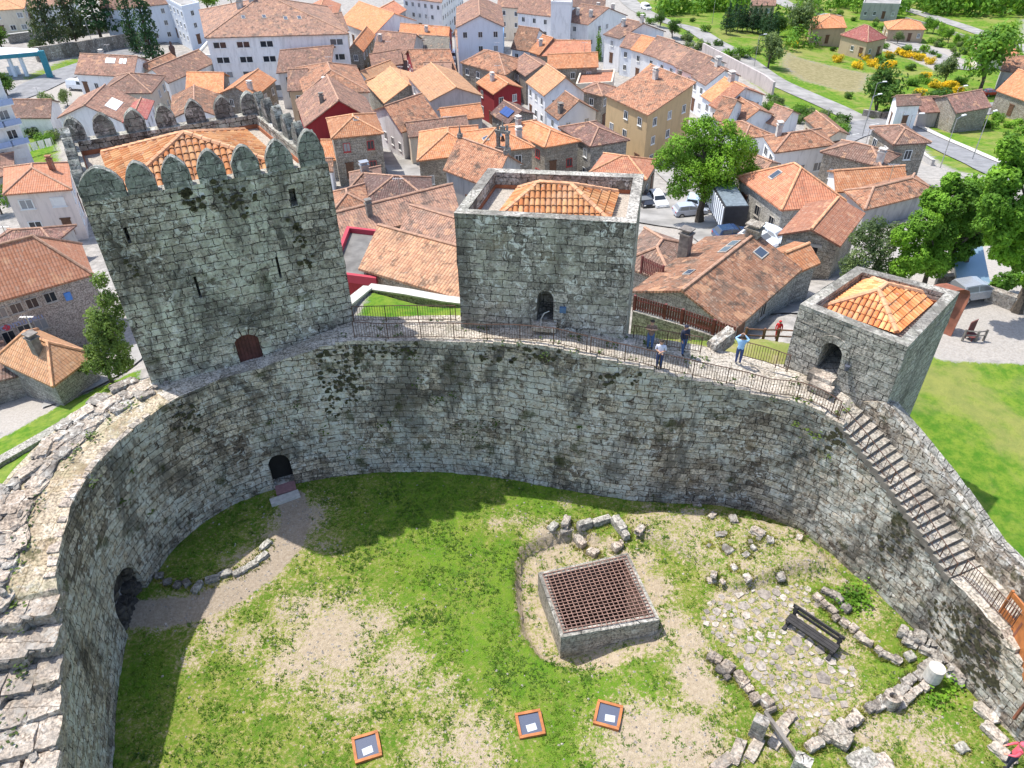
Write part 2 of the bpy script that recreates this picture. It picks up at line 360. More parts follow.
MT['wood'] = flat('brown_door_wood', (.14,.07,.04), .7, .25); MT['chim'] = flat('chimney_render', (.55,.52,.48), .9, .25, scale=1.5); MT['chim_dark'] = flat('sooty_chimney', (.20,.18,.16), .9, .3)
MT['iron'] = flat('rusty_iron', (.12,.065,.045), .7, .3, .3); MT['iron_pale'] = flat('worn_iron_grate', (.27,.16,.125), .7, .25, .2)
MT['corten'] = flat('corten_steel', (.42,.15,.045), .65, .25, .1); MT['corten_dark'] = flat('dark_corten_steel', (.27,.10,.06), .75, .35, .1, 1.2)
MT['black'] = flat('charred_black_wood', (.035,.033,.033), .75, .3); MT['leaf_dark'] = leaf('dark_leaves', (.025,.075,.014), (.06,.14,.024)); MT['leaf'] = leaf('green_leaves', (.055,.155,.016), (.135,.29,.032))
MT['leaf_bright'] = leaf('bright_spring_leaves', (.075,.20,.014), (.18,.36,.035)); MT['leaf_grey'] = leaf('grey_green_leaves', (.07,.12,.05), (.14,.20,.08)); MT['conifer'] = leaf('conifer_needles', (.008,.035,.016), (.025,.075,.03), .15)
MT['conifer_brown'] = leaf('dull_conifer_needles', (.03,.045,.025), (.06,.085,.045), .15); MT['yellow'] = leaf('yellow_blossom', (.55,.36,.01), (.75,.52,.02), .3)
MT['bark'] = flat('bark', (.10,.08,.06), .95, .35, scale=8)
MT['asphalt'] = flat('asphalt', (.22,.22,.225), .9, .18, scale=.6); MT['pale_paving'] = flat('pale_paving', (.285,.275,.26), .95, .25, scale=.35); MT['line'] = flat('white_line_paint', (.75,.75,.73), .8, .1)
MT['tyre'] = flat('tyre_rubber', (.025,.025,.027), .85, .1); MT['rim'] = flat('alloy_rim', (.45,.45,.46), .4, .1, .7)
MT['slab'] = flat('pale_stone_slab', (.50,.48,.44), .9, .15, scale=5); MT['pinkslab'] = flat('reddish_stone_slab', (.28,.15,.15), .9, .15, scale=5)
MT['flatfelt'] = flat('grey_roofing_felt', (.17,.165,.155), .95, .25, scale=1.); MT['crimson'] = plaster('crimson_parapet', (.42,.05,.075), .15)
MT['slate'] = tiles('slate_roof', (.17,.16,.14), (.25,.235,.20), oldamt=.3); MT['bluemetal'] = glossy('blue_metal_sheet', (.24,.36,.44), .35, .2, .3)
MT['leaf_olive'] = leaf('olive_green_leaves', (.06,.12,.025), (.14,.22,.05))
MT['roof_tan'] = tiles('tan_orange_tiles', (.36,.195,.12), (.50,.30,.185), old=(.2,.14,.1), oldamt=.6, streak=.35)
MT['rock_pale'] = stone('pale_worn_stone', (.34,.275,.22), (.48,.405,.33), (.27,.22,.17), 2.3,2.1, lichen=.5, lcol=(.36,.33,.29), dark=.35, warm=.2, speck=.6, bmp=1., moss=.3)
MT['pale_stone'] = stone('pale_granite_house_wall', (.42,.395,.355), (.54,.515,.47), (.28,.26,.23), .7,.38, lichen=.2, dark=.25, speck=.3, bmp=.5)
def islandmat(name, a, b_):
    m, nt, b = newmat(name); p = pos(nt); col = mixc(nt, island(nt), a, b_); col = mixc(nt, 1., col, mixc(nt, ramp(nt, noise(nt, p, 5, 8, .72), .35, .65), (.6,.6,.6), (1.3,1.3,1.28)), 'MULTIPLY')
    lk(nt, col, b.inputs['Base Color']); b.inputs['Roughness'].default_value = .95; bump(nt, b, noise(nt, p, 9, 6), .5, .03); return m
MT['cobble'] = islandmat('worn_cobbles', (.23,.20,.175), (.46,.41,.355))
MT['roof_salmon'] = tiles('bright_salmon_tiles', (.58,.24,.13), (.66,.31,.19), old=(.36,.18,.12), oldamt=.15, streak=.2)
# ================================================================== CASTLE
def grid(mb, rows, uvf=None, m=0, sm=False):
    """rows of points sharing vertices"""
    i0 = len(mb.v); n = len(rows[0])
    for r_ in rows: mb.v += [tuple(p) for p in r_]
    for j in range(len(rows)-1):
        for i in range(n-1):
            ids = (i0+j*n+i, i0+j*n+i+1, i0+(j+1)*n+i+1, i0+(j+1)*n+i)
            mb.f.append(ids); mb.m.append(m); mb.sm.append(sm)
            if uvf: mb.uv += [uvf(j,i), uvf(j,i+1), uvf(j+1,i+1), uvf(j+1,i)]
            else: mb.uv += autouv([Vector(mb.v[k]) for k in ids])
def catmull(P, step):
    P = [Vector(p) for p in P]; out = []
    for i in range(len(P)-1):
        p0 = P[max(i-1,0)]; p1 = P[i]; p2 = P[i+1]; p3 = P[min(i+2,len(P)-1)]
        n = max(2, int((p2-p1).length/step))
        for k in range(n):
            t = k/n
            out.append(.5*((2*p1)+(p2-p0)*t+(2*p0-5*p1+4*p2-p3)*t*t+(3*p1-p0-3*p2+p3)*t**3))
    out.append(P[-1]); return out
_bpx = [(110,768),(114,701),(122,631),(140,592),(160,566),(178,540),(200,524),(230,503),(262,490),(285,485),(310,478),(355,471),(400,469),(450,471),(500,474),(560,487),(600,494),(640,500),(690,502),(720,503),(768,513),(805,531),(850,570),(888,598),(925,640),(965,680),(1010,745)]
_bp = [Vector((-12.5,3,0)),Vector((-14.6,9,0))] + [at(x,y,0) for x,y in _bpx] + [Vector((22.4,12.5,0)),Vector((22.6,8,0)),Vector((21.5,3,0))]
_bp = [Vector((p.x,p.y)) for p in _bp]
_bp = [_bp[0]]+[(_bp[i-1]+_bp[i]*2+_bp[i+1])/4 for i in range(1,len(_bp)-1)]+[_bp[-1]]
PATH = catmull([(p.x,p.y,0) for p in _bp], .3)
PATH = [Vector((p.x,p.y)) for p in PATH]
PS = [0.]
for a_, b_ in zip(PATH[:-1], PATH[1:]): PS.append(PS[-1]+(b_-a_).length)
PS = np.array(PS); PXA = np.array([[p.x,p.y] for p in PATH])
# smooth outward normals
_tan = np.gradient(PXA, axis=0); _tan /= np.linalg.norm(_tan, axis=1)[:,None]
_ker = np.ones(9)/9; _tan = np.stack([np.convolve(np.pad(_tan[:,k],4,mode='edge'), _ker, 'valid') for k in (0,1)], 1); _tan /= np.linalg.norm(_tan,axis=1)[:,None]
NRM = np.stack([-_tan[:,1], _tan[:,0]], 1)
def s_of(x, y): return float(PS[np.argmin((PXA[:,0]-x)**2+(PXA[:,1]-y)**2)])
def wall_pt(s, off=0., z=0.):
    x = np.interp(s, PS, PXA[:,0]); y = np.interp(s, PS, PXA[:,1]); nx = np.interp(s, PS, NRM[:,0]); ny = np.interp(s, PS, NRM[:,1])
    return Vector((x+nx*off, y+ny*off, z))
def s_ray(px, py):
    """station on the inner face seen through a pixel, and its height"""
    d = ray(px, py); best = None
    for i in range(len(PATH)-1):
        a, b = PATH[i], PATH[i+1]
        M = np.array([[d[0], -(b-a).x],[d[1], -(b-a).y]])
        if abs(np.linalg.det(M)) < 1e-9: continue
        s, q = np.linalg.solve(M, [a.x, a.y])
        if 0 <= q <= 1 and s > 0: best = (PS[i]+q*(PS[i+1]-PS[i]), H+s*d[2])
    return best
_tops = [(62,680),(57,600),(56,576),(61,545),(72,505),(85,480),(105,457),(125,438),(150,416),(160,408),(262,368),(306,352),(351,340),(384,342),(431,341),(481,343),(512,343),(554,347),(640,367),(704,382),(768,398),(793,400),(818,409),(840,420)]
_prof = sorted(t for t in (s_ray(*q) for q in _tops) if t)
S_STAIR0 = s_of(15.0,26.6); S_STAIR1 = s_of(18.62,20.75); Z_ST0 = 7.75; Z_ST1 = 4.1
_l = at(1008,640,4.05); S_LAND = s_of(_l.x,_l.y)
NS2 = 8; S_LOW = S_LAND+NS2*.42; Z_LOW = 4.05-NS2*.24
_prof = [p for p in _prof if p[0] < S_STAIR0-.1]
_prof = [(0, 3.2)] + _prof + [(S_STAIR0, Z_ST0),(S_STAIR1, Z_ST1),(S_LAND, 4.05),(S_LOW, Z_LOW),(PS[-1], Z_LOW-.6)]
_ps, _pz = np.array(_prof).T
def z_top(s): return float(np.interp(s, _ps, _pz))
S_LT = s_of(-16.9,28.2); S_LTR = s_of(-8.1,31.9)
S_STEP = s_ray(57,596)[0]
print('stations', S_LT, S_LTR, S_STAIR0, S_STAIR1, S_LAND, PS[-1], [(round(a,1),round(b,1)) for a,b in _prof])
def thick(s): return float(np.interp(s, [0, S_LT-1, S_LT+1.5, S_LTR, 50., 54., S_STAIR0-1.5, S_STAIR0, PS[-1]], [3.6,3.5,2.3,2.25,2.6,3.1,2.8,2.45,2.45]))
wall_root = thing('castle_wall', 'grey curved stone curtain wall ringing the grassy courtyard', 'castle wall', wall_pt(S_LTR+8, 0, 0))
mb = MB(); stn = np.arange(0, PS[-1]+.01, PS[-1]/round(PS[-1]/.33)); NV = 24
cols = []
for s in stn:
    zt = z_top(s); T = thick(s); step_zone = s < S_STEP
    if step_zone: zt -= .45
    if S_STAIR0 < s < S_STAIR1+.05 or S_LAND < s: zt -= .22
    c = []
    for k in range(NV+1):
        z = -1.2+(zt+1.2)*k/NV
        nz = mnoise.noise(Vector((s*1.1, z*1.6, 3.3)))*.07+mnoise.noise(Vector((s*3.1, z*4.6, 9.3)))*.045
        if k in (0,): nz = 0
        c.append((wall_pt(s, nz+.02*(z-zt), z+(mnoise.noise(Vector((s*2.3,0,1)))*.06 if k == NV else 0)), (s, z)))
    for k in range(1, 4):
        nz = mnoise.noise(Vector((s*1.7, k*2.1, 5.3)))*.05
        c.append((wall_pt(s, T*k/4, zt+nz), (s, zt+T*k/4)))
    c.append((wall_pt(s, T, zt+mnoise.noise(Vector((s*2.3,4,1)))*.06), (s, zt+T)))
    for k in range(1, 7):
        z = zt+(-2.2-zt)*k/6
        c.append((wall_pt(s, T+.01*(zt-z), z), (s, z)))
    c.append((wall_pt(s, T*.5, -2.2), (s, -3)))
    cols.append(c)
n = len(cols[0])
for j in range(len(cols)-1):
    for i in range(n):
        q = [cols[j][i], cols[j+1][i], cols[j+1][(i+1)%n], cols[j][(i+1)%n]]
        mb.poly([p for p, u in q], uv=[u for p, u in q], m=(2 if stn[j] < S_LT+.6 else 1) if NV <= i < NV+4 else 0)
mb.poly([p for p,u in cols[0]], m=0); mb.poly([p for p,u in cols[-1][::-1]], m=0)
masonry = mb.build('wall_masonry', [MT['wall'], MT['walk'], MT['ruin_top']], wall_root, weld=.0005)
def arch_cutter(c, t, nrm, w, h, depth, out=.4):
    """closed arched prism; c = sill centre on the face, t = along the face, nrm = outward from the solid"""
    prof = [(-w/2,0),(w/2,0),(w/2,h-w*.62)]
    for k in range(1, 8):
        a = math.pi*k/8; prof.append((w/2*math.cos(a), h-w*.62+w*.62*math.sin(a)**.9))
    prof.append((-w/2,h-w*.62))
    mb = MB(); A = [Vector(c)+t*x+Vector((0,0,z))+nrm*out for x,z in prof]; B = [Vector(c)+t*x+Vector((0,0,z))-nrm*depth for x,z in prof]
    n = len(prof)
    for i in range(n):
        j = (i+1)%n; mb.poly([A[i],A[j],B[j],B[i]])
    mb.poly(A[::-1]); mb.poly(B)
    return mb.build('cut', [MT['wall']], None, weld=.0005)
def box_cutter(c, t, nrm, w, h, depth, lean=0.):
    mb = MB(); P = []
    for dn in (.3,-depth):
        for x,z in ((-w/2,0),(w/2,0),(w/2,h),(-w/2,h)): P.append(Vector(c)+t*x+Vector((0,0,z))+nrm*dn)
    for q in ((0,1,2,3),(7,6,5,4),(1,0,4,5),(2,1,5,6),(3,2,6,7),(0,3,7,4)): mb.poly([P[k] for k in q])
    return mb.build('cut', [MT['wall']], None, weld=.0005)
def V3(v): return Vector((v[0], v[1], 0))
# doorway at the foot of the tower, blind arch on the left
sd, zd = s_ray(285,484); cD = wall_pt(sd,0,.25); nD = (wall_pt(sd,-1)-wall_pt(sd,0)).normalized(); tD = Vector((-nD.y, nD.x, 0))
sn_, zn_ = s_ray(122,598); sn_ += .25; cN = wall_pt(sn_,0,-.15); nN = (wall_pt(sn_,-1)-wall_pt(sn_,0)).normalized(); tN = Vector((-nN.y, nN.x, 0))
boolean_cut(masonry, [arch_cutter(cD, tD, nD, 1.15, 2.15, 1.7), arch_cutter(cN, tN, nN, 2.7, 2.8, 1.9)])
for p in masonry.data.polygons: p.use_smooth = False
# ---- rough remains on the left wall head: flat worn stones along the outer edge, pieces of one broken parapet
mb = MB(); mb2 = MB(); rs = random.Random(3)
s = S_STEP+.2; k = 0
while s < S_LT+1.0:
    T = thick(s)
    for lane, (o0, o1) in enumerate(((.72,.97),(.56,.74),(.45,.6))):
        if lane == 2 and rs.random() < .6: continue
        L = rs.uniform(.5,1.15); off = T*rs.uniform(o0,o1); hh = rs.uniform(.13,.26) if lane == 0 else rs.uniform(.08,.18)
        p = wall_pt(s+rs.uniform(-.3,.3), off, z_top(s)+hh*.35); q = wall_pt(s+.5, off)
        a = math.atan2(q.y-p.y, q.x-p.x)+rs.uniform(-.35,.35)
        (mb if rs.random() < .8 else mb2).rock(p, (L*1.1, rs.uniform(.45,.85), hh*1.3), a, k, .15, n=6, round_=.22, tilt=rs.uniform(-.1,.1)); k += 1
    for e in range(5):   # rubble between
        p = wall_pt(s+rs.uniform(-.4,.4), T*rs.uniform(.5,.98), z_top(s)+.06); mb2.rock(p, (rs.uniform(.15,.4), rs.uniform(.15,.3), rs.uniform(.1,.22)), rs.uniform(0,3), k, .2); k += 1
    s += rs.uniform(.42,.62)
mb.build('broken_parapet', MT['rock_pale'], wall_root); mb2.build('rubble_core', MT['rockdark'], wall_root)
# pale slabs along the inner lip
mb = MB(); s = S_STEP+.2
while s < S_LT-.4:
    L = rs.uniform(.35,.75); w = rs.uniform(.22,.55)
    ring = [wall_pt(s,.03), wall_pt(s+L,.03+rs.uniform(-.04,.03)), wall_pt(s+L-.02, w), wall_pt(s+.03, w+rs.uniform(-.06,.06))]
    mb.prism([(p.x,p.y) for p in ring[::-1]], z_top(s)-.1, [z_top(s)+rs.uniform(.02,.09) for _ in range(4)]); s += L+rs.uniform(.0,.06)
mb.build('lip_slabs', MT['rock'], wall_root)
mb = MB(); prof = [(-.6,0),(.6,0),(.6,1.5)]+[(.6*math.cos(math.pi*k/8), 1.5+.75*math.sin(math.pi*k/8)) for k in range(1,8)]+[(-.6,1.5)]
mb.poly([cD+tD*x+Vector((0,0,z))-nD*.42 for x,z in prof]); mb.build('passage_shade_panel', flat('passage_shade_black', (.012,.011,.010), .95, .2), wall_root)  # flat near-black panel added to stand for the shade inside the passage
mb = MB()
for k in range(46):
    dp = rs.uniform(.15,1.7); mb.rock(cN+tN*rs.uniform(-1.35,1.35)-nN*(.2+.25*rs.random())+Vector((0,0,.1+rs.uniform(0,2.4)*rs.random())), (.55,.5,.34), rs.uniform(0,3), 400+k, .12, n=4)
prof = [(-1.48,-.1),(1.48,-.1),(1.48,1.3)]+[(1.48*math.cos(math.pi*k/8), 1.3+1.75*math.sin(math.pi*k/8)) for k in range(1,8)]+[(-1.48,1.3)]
mb.poly([cN+tN*x+Vector((0,0,z))-nN*.5 for x,z in prof]); mb.build('niche_rubble_shade', flat('shade_dark_rubble', (.06,.052,.045), 1., .5, scale=4), wall_root)  # rubble and a flat backing, coloured dark to paint the shade under the arch
# lip slabs of the walkway
mb = MB(); s = S_LTR-1.5
while s < S_STAIR0-.2:
    L = rs.uniform(.6,1.2); w = rs.uniform(.28,.38)
    ring = [wall_pt(s,-.05), wall_pt(s+L-.02,-.05), wall_pt(s+L-.02, w), wall_pt(s, w)]
    zz = (z_top(s)+z_top(s+L))/2
    mb.prism([(p.x,p.y) for p in ring[::-1]], zz-.16, zz+rs.uniform(.03,.06)); s += L
mb.build('edge_slabs', MT['walk'], wall_root)
# ---- rough stone steps down the left wall
rough = thing('rough_stone_steps', 'rough broken stone steps descending along the left wall head', 'steps', wall_pt(S_STEP-3, 1.5, z_top(S_STEP-3)))
rs = random.Random(9); s = S_STEP+.5; k = 100
while s > .8:
    mb = MB(); md_ = MB(); o = -.03; zt = z_top(s-.75)+.12
    while o < 3.7:
        wd = rs.uniform(.7,1.5); p = wall_pt(s-.55+rs.uniform(-.10,.08), o+wd/2, zt-.38+rs.uniform(-.05,.05)); q = wall_pt(s-.55, o+wd/2+.5)
        mb.rock(p, (wd*1.0, rs.uniform(1.0,1.3), .72), math.atan2(q.y-p.y, q.x-p.x)+rs.uniform(-.08,.08), k, .065, n=7, round_=.15, tilt=rs.uniform(-.05,.05)); k += 1; o += wd
    for e in range(16):
        p = wall_pt(s-1.0+rs.uniform(-.25,.3), rs.uniform(.1,3.5), zt-.22+rs.uniform(-.2,.12)); md_.rock(p, (rs.uniform(.15,.5), rs.uniform(.15,.35), rs.uniform(.12,.3)), rs.uniform(0,3), k, .2, n=4); k += 1
    st_o = mb.build('step', MT['rock_pale'], rough); md_.build('rubble', MT['rockdark'], st_o); s -= 1.15
# ---- staircase down the right wall
stair = thing('stone_staircase', 'long narrow stone staircase descending along the right wall from the walkway', 'staircase', wall_pt(S_STAIR1, 1, 3.9))
NST = 20; STEPT = stone('worn_step_tread', (.27,.24,.205), (.37,.335,.29), (.17,.15,.13), 1.9,2., dark=.5, speck=.4, lichen=.3); STEPR = flat('dark_step_riser', (.17,.15,.13), .9, .3)  # risers in one darker tone than the treads
for i in range(NST):
    s0 = S_STAIR0+(S_STAIR1-S_STAIR0)*i/NST; s1 = S_STAIR0+(S_STAIR1-S_STAIR0)*(i+1)/NST+.05
    zt = Z_ST0-(Z_ST0-Z_ST1)*(i+.6)/NST; mb = MB()
    ring = [wall_pt(s0,-.06), wall_pt(s1,-.06), wall_pt(s1,1.72), wall_pt(s0,1.72)]
    mb.prism([(p.x,p.y) for p in ring[::-1]], zt-.36, zt, m=1, mtop=0)
    mb.build('step', [STEPT, STEPR], stair)
low = thing('lower_stone_steps', 'short flight of worn stone steps beside the rust-brown panels', 'steps', wall_pt(S_LOW, 1, Z_LOW))
for i in range(NS2):
    s0 = S_LAND+.42*i; s1 = s0+.5; zt = 4.05-.24*(i+1)+.05; mb = MB()
    c = wall_pt((s0+s1)/2, .85, zt-.17); q = wall_pt(s1+.3, .85)
    mb.rock(c, (.62, 1.75, .4), math.atan2(q.y-c.y, q.x-c.x), 50+i, .05, n=4, round_=.1); mb.build('step', MT['walk'], low)
# ---- outer parapet of the stair with pale coping
mb = MB(); mc = MB(); ss = np.linspace(S_STAIR0+.25, S_LOW+3, 46)
def z_par(s): return float(np.interp(s, [S_STAIR0+.25, S_STAIR0+.9, S_STAIR1, S_LAND, S_LOW+3], [Z_ST0+.25, Z_ST0+.75, Z_ST1+1.2, 4.0+1.15, 3.6]))
rows = []
for s in ss:
    z = z_par(s); rows.append([(wall_pt(s,1.74,z_top(s)-.4)), wall_pt(s,1.76,(z+z_top(s))/2), wall_pt(s,1.80,z), wall_pt(s,2.5,z-.12), wall_pt(s,2.56,-2.)])
    rows[-1] = [p+Vector((mnoise.noise(p*1.7)*.05, mnoise.noise(p*1.7+Vector((5,5,5)))*.05, mnoise.noise(p*1.3)*.07)) for p in rows[-1]]
for a, b in zip(rows[:-1], rows[1:]):
    for k in range(4): mb.poly([a[k], b[k], b[k+1], a[k+1]][::-1], m=0)
mb.poly(rows[0]); mb.poly(rows[-1][::-1])
mb.build('stair_parapet', MT['wall'], wall_root, weld=.0005)
rs = random.Random(12); s = ss[0]
while s < ss[-1]-1.2:
    L = rs.uniform(.7,1.3); o0 = 2.2
    ring = [wall_pt(s,o0), wall_pt(s+L-.03,o0+rs.uniform(-.1,.1)), wall_pt(s+L-.03,2.66), wall_pt(s,2.66)]
    zz = [z_par(s)+.05, z_par(s+L)+.05, z_par(s+L)-.02, z_par(s)-.02]
    mc.prism([(p.x,p.y) for p in ring[::-1]], [z-.2 for z in zz[::-1]], [z+rs.uniform(-.03,.04) for z in zz[::-1]], m=rs.choice((0,0,0,1,2))); s += L
mc.build('parapet_coping', [MT['tower_right'], MT['coping'], MT['house_stone']], wall_root)
# ------------------------------------------------------------------ towers
def wall_grid(mb, a, b, z0, z1, u0, m=0, disp=.035, step=.45):
    a = Vector((a[0],a[1],0)); b = Vector((b[0],b[1],0)); L = (b-a).length; t = (b-a)/L; nrm = Vector((t.y,-t.x,0))
    nu = max(1, round(L/step)); nv = max(1, round((z1-z0)/step)); rows = []
    for j in range(nv+1):
        r_ = []
        for i in range(nu+1):
            p = a+t*(L*i/nu); p.z = z0+(z1-z0)*j/nv
            q = p+nrm*(mnoise.noise(p*.8)*disp+mnoise.noise(p*2.3)*disp)
            r_.append(q)
        rows.append(r_)
    grid(mb, rows, lambda j, i: (u0+L*i/nu, z0+(z1-z0)*j/nv), m)
    return u0+L
def tower_body(root, name, Q, z0, z1, mat, top=None):
    mb = MB(); u = 0
    for i in range(4): u = wall_grid(mb, Q[i], Q[(i+1)%4], z0, z1, u)
    mb.poly([(*Q[i][:2], z1) for i in range(4)], m=1); mb.poly([(*Q[i][:2], z0) for i in (3,2,1,0)])
    return mb.build(name, [mat, top or mat], root, weld=.02)
def inset(Q, d):
    n = len(Q); out = []
    for i in range(n):
        p0, p1, p2 = (Vector(Q[(i+k) % n][:2]) for k in (-1,0,1))
        a = (p1-p0).normalized(); b = (p2-p1).normalized(); na = Vector((-a.y,a.x)); nb = Vector((-b.y,b.x))
        k = d/(1+na.dot(nb)); out.append(p1+(na+nb)*k)
    return out
def parapet(root, Q, z0, z1, th, mat, top):
    mb = MB(); I = inset(Q, th); u = 0
    for i in range(4): u = wall_grid(mb, Q[i], Q[(i+1)%4], z0, z1, u)
    for i in range(4):
        j = (i+1)%4
        mb.poly([(*I[j],z0),(*I[i],z0),(*I[i],z1),(*I[j],z1)], m=0)
        A = [Vector((*Q[i][:2],z1)), Vector((*Q[j][:2],z1)), Vector((*I[j],z1)), Vector((*I[i],z1))]
        mb.poly(A, m=1)
    return mb.build('parapet', [mat, top], root, weld=.02)
def hip_tiles(root, E, r0, r1, pitch=.25, tl=.42):
    """E = four eave corners (ccw from the front left), r0-r1 = ridge ends (r0 over the left side)"""
    mb = MB(); rs = random.Random(5); base = MB()
    planes = [(E[0],E[1],r1,r0),(E[1],E[2],r1,r1),(E[2],E[3],r0,r1),(E[3],E[0],r0,r0)]
    for a, b, c, d in planes:
        a, b, c, d = map(Vector, (a,b,c,d)); W = (b-a).length; t = (b-a)/W
        nrm = (b-a).cross(c-a).normalized(); s_ = nrm.cross(t)
        uc, vc = (c-a).dot(t), (c-a).dot(s_); ud, vd = (d-a).dot(t), (d-a).dot(s_)
        base.poly([a,b,c] if (c-d).length < .01 else [a,b,c,d])
        u = pitch*.5
        while u < W:
            vm = vd*u/max(ud,1e-6) if u < ud else (vc*(W-u)/max(W-uc,1e-6) if u > uc else vd+(vc-vd)*(u-ud)/max(uc-ud,1e-6))
            v = -.08
            while v < vm-.05:
                v1 = min(v+tl+.04, vm); r_ = pitch*.46; rows = []
                for vv, lift, rr in ((v,.05,r_),(v1,.012,r_*.86)):
                    jx = rs.uniform(-.008,.008)
                    rows.append([a+t*(u+jx+rr*math.cos(math.pi*k/5))+s_*vv+nrm*(lift+rr*.8*math.sin(math.pi*k/5)) for k in range(6)])
                grid(mb, [r_[::-1] for r_ in rows], None, 0, False)
                v += tl
            u += pitch
    base.build('roof_deck', MT['ridge_dull'], root)
    o = mb.build('tiled_roof', MT['tile_geo'], root)
    rb = MB()
    for p, q in ((E[0],r0),(E[3],r0),(E[1],r1),(E[2],r1),(r0,r1)):
        p = Vector(p); q = Vector(q); L = (q-p).length
        if L < .1: continue
        n = max(1, int(L/.42))
        for i in range(n): rb.tube(p.lerp(q,i/n)+Vector((0,0,.07)), p.lerp(q,(i+1.06)/n)+Vector((0,0,.07)), .14, .115, 7, cap=True)
    rb.build('ridge_tiles', MT['ridge'], o)
    return o
GRAVEL = flat('terrace_gravel', (.38,.34,.29), 1., .3, scale=14)
def quad_at(px, z): return [at(x,y,z) for x,y in px]
# left tower ---------------------------------------------------------
QL = quad_at(((82,203),(328,163),(262,110),(64,140)), 17.8)
LT = thing('castle_tower', 'tall square lichened tower crowned by pointed merlons on the left', 'tower', (sum(q.x for q in QL)/4, sum(q.y for q in QL)/4, -3))
zf = 17.1
bodyL = tower_body(LT, 'wall', QL, -4, zf, MT['tower'], GRAVEL)
nL = Vector((QL[1].y-QL[0].y, -(QL[1].x-QL[0].x), 0)).normalized(); tL = (QL[1]-QL[0]).normalized()
def on_face(px, py, Q, n): return hit_plane(px, py, Q[0], n)
cut = []
for px, py, w, h, in ((130,243,.16,.75),(201,298,.12,1.15),(281,278,.12,1.15),(295,206,.3,.85)):
    c = on_face(px, py, QL, nL); cut.append(box_cutter(c, tL, nL, w, h, .8))
cDo = on_face(253, 364, QL, nL); cut.append(arch_cutter(cDo, tL, nL, 1.15, 2.15, .45)); cut.append(arch_cutter(cD-nD*.3, tD, nD, 1.16, 2.16, 3.2, .8))
boolean_cut(bodyL, cut)
mb = MB(); prof = [(-.58,0),(.58,0),(.58,1.45)]+[(.58*math.cos(math.pi*k/8), 1.45+.7*math.sin(math.pi*k/8)) for k in range(1,8)]+[(-.58,1.45)]
mb.poly([cDo+tL*x+Vector((0,0,z))-nL*.2 for x,z in prof])
for k in range(-3,4): mb.box(cDo+tL*(k*.17)+Vector((0,0,.9))-nL*.18, (.15,.05,1.8), math.atan2(tL.y,tL.x))
mb.build('door', flat('dull_red_door', (.085,.026,.022), .8, .3), LT)
parapet(LT, QL, zf, 17.8, .55, MT['tower'], MT['coping'])
# pale stone voussoirs fan over the door
mb = MB()
for k in range(7):
    a = math.pi*(k+.5)/7; r0_, r1_ = .70, 1.15; c0 = cDo+Vector((0,0,1.15))
    q = []
    for r_, da in ((r0_,-.19),(r1_,-.19),(r1_,.19),(r0_,.19)): q.append(c0+tL*(r_*math.cos(a+da))+Vector((0,0,r_*math.sin(a+da)))+nL*.055)
    mb.poly(q[::-1] if (q[1]-q[0]).cross(q[2]-q[0]).dot(nL) < 0 else q)
mb.build('door_arch', MT['tower_mid'], LT)
def merlon(root, c, t, n, w=1.05, h=1.65, th=.42, seed=0):
    mb = MB(); pr = [(-w/2,0),(w/2,0),(w/2,h*.42)]
    for k in range(1, 10):
        a = 1-k/5; x = w/2*a; z = h*.40+h*.60*(1-abs(a)**1.55)**.72; pr.append((x,z))
    pr.append((-w/2,h*.42))
    A = []; B = []
    for x, z in pr:
        j = mnoise.noise(Vector((x*2+seed*3.1, z*2, seed)))*.05
        A.append(c+t*(x+j)+n*.0+Vector((0,0,z+j))); B.append(c+t*(x+j)-n*th+Vector((0,0,z+j-.02)))
    m_ = len(pr)
    mb.poly(A if (A[1]-A[0]).cross(A[2]-A[0]).dot(n) > 0 else A[::-1], m=0); mb.poly(B[::-1] if (A[1]-A[0]).cross(A[2]-A[0]).dot(n) > 0 else B, m=0)
    for i in range(m_):
        k = (i+1)%m_; mb.poly([A[i],B[i],B[k],A[k]], m=0)
    return mb.build('merlon', [MT['merlon']], root, weld=.0005)
def merlon_row(px_list, i, j, w, h=1.36):
    a, b = QL[i], QL[j]; t = (b-a).normalized(); n = Vector((t.y,-t.x,0)); L = (b-a).length
    for k, f in enumerate(px_list):
        p = a+t*(L*(f[0] if isinstance(f, tuple) else f)); p.z = 17.8; merlon(LT, p+n*.01, t, n, w if not isinstance(f, tuple) else f[1], h+(.25 if f == .935 and i == 0 else 0), seed=k+i*10)
frs = []
for px, py in ((134,168),(190,160),(243,150),(297,139)) : pass
merlon_row([(.088,1.75),.235,.375,.515,.655,.795,.935], 0, 1, 1.16)
merlon_row([.16,.32,.48,.64,.80,.94], 1, 2, .8, 1.15)
merlon_row([.06,.20,.35,.50,.65,.80,.94], 2, 3, .95, 1.1)
merlon_row([.18,.36,.54,.72,.88], 3, 0, .8, 1.05)
# rust coloured gutter strip round the terrace
def flashing(root, Q, th, z0, h, mat):
    I = inset(Q, th); J = inset(Q, th+.05); mb = MB()
    for i in range(4):
        j = (i+1)%4
        mb.poly([(*J[j],z0),(*J[i],z0),(*J[i],z0+h),(*J[j],z0+h)]); mb.poly([(*J[i],z0+h),(*J[j],z0+h),(*I[j],z0+h),(*I[i],z0+h)][::-1])
    return mb.build('flashing', mat, root)
rustband = flat('terracotta_flashing', (.36,.13,.06), .8, .2)
flashing(LT, QL, .55, zf, .22, rustband)
EL = [Vector((*p, zf+.25)) for p in inset(QL, 1.45)]
cL = sum((Vector(p) for p in EL), Vector())/4; zp = z_above(184,134,(cL.x,cL.y)); pk = at(184,134,min(max(zp,18.6),20)); print('LT peak', pk, cL)
hip_tiles(LT, EL, pk, pk+Vector((.01,0,0)), .27, .44)
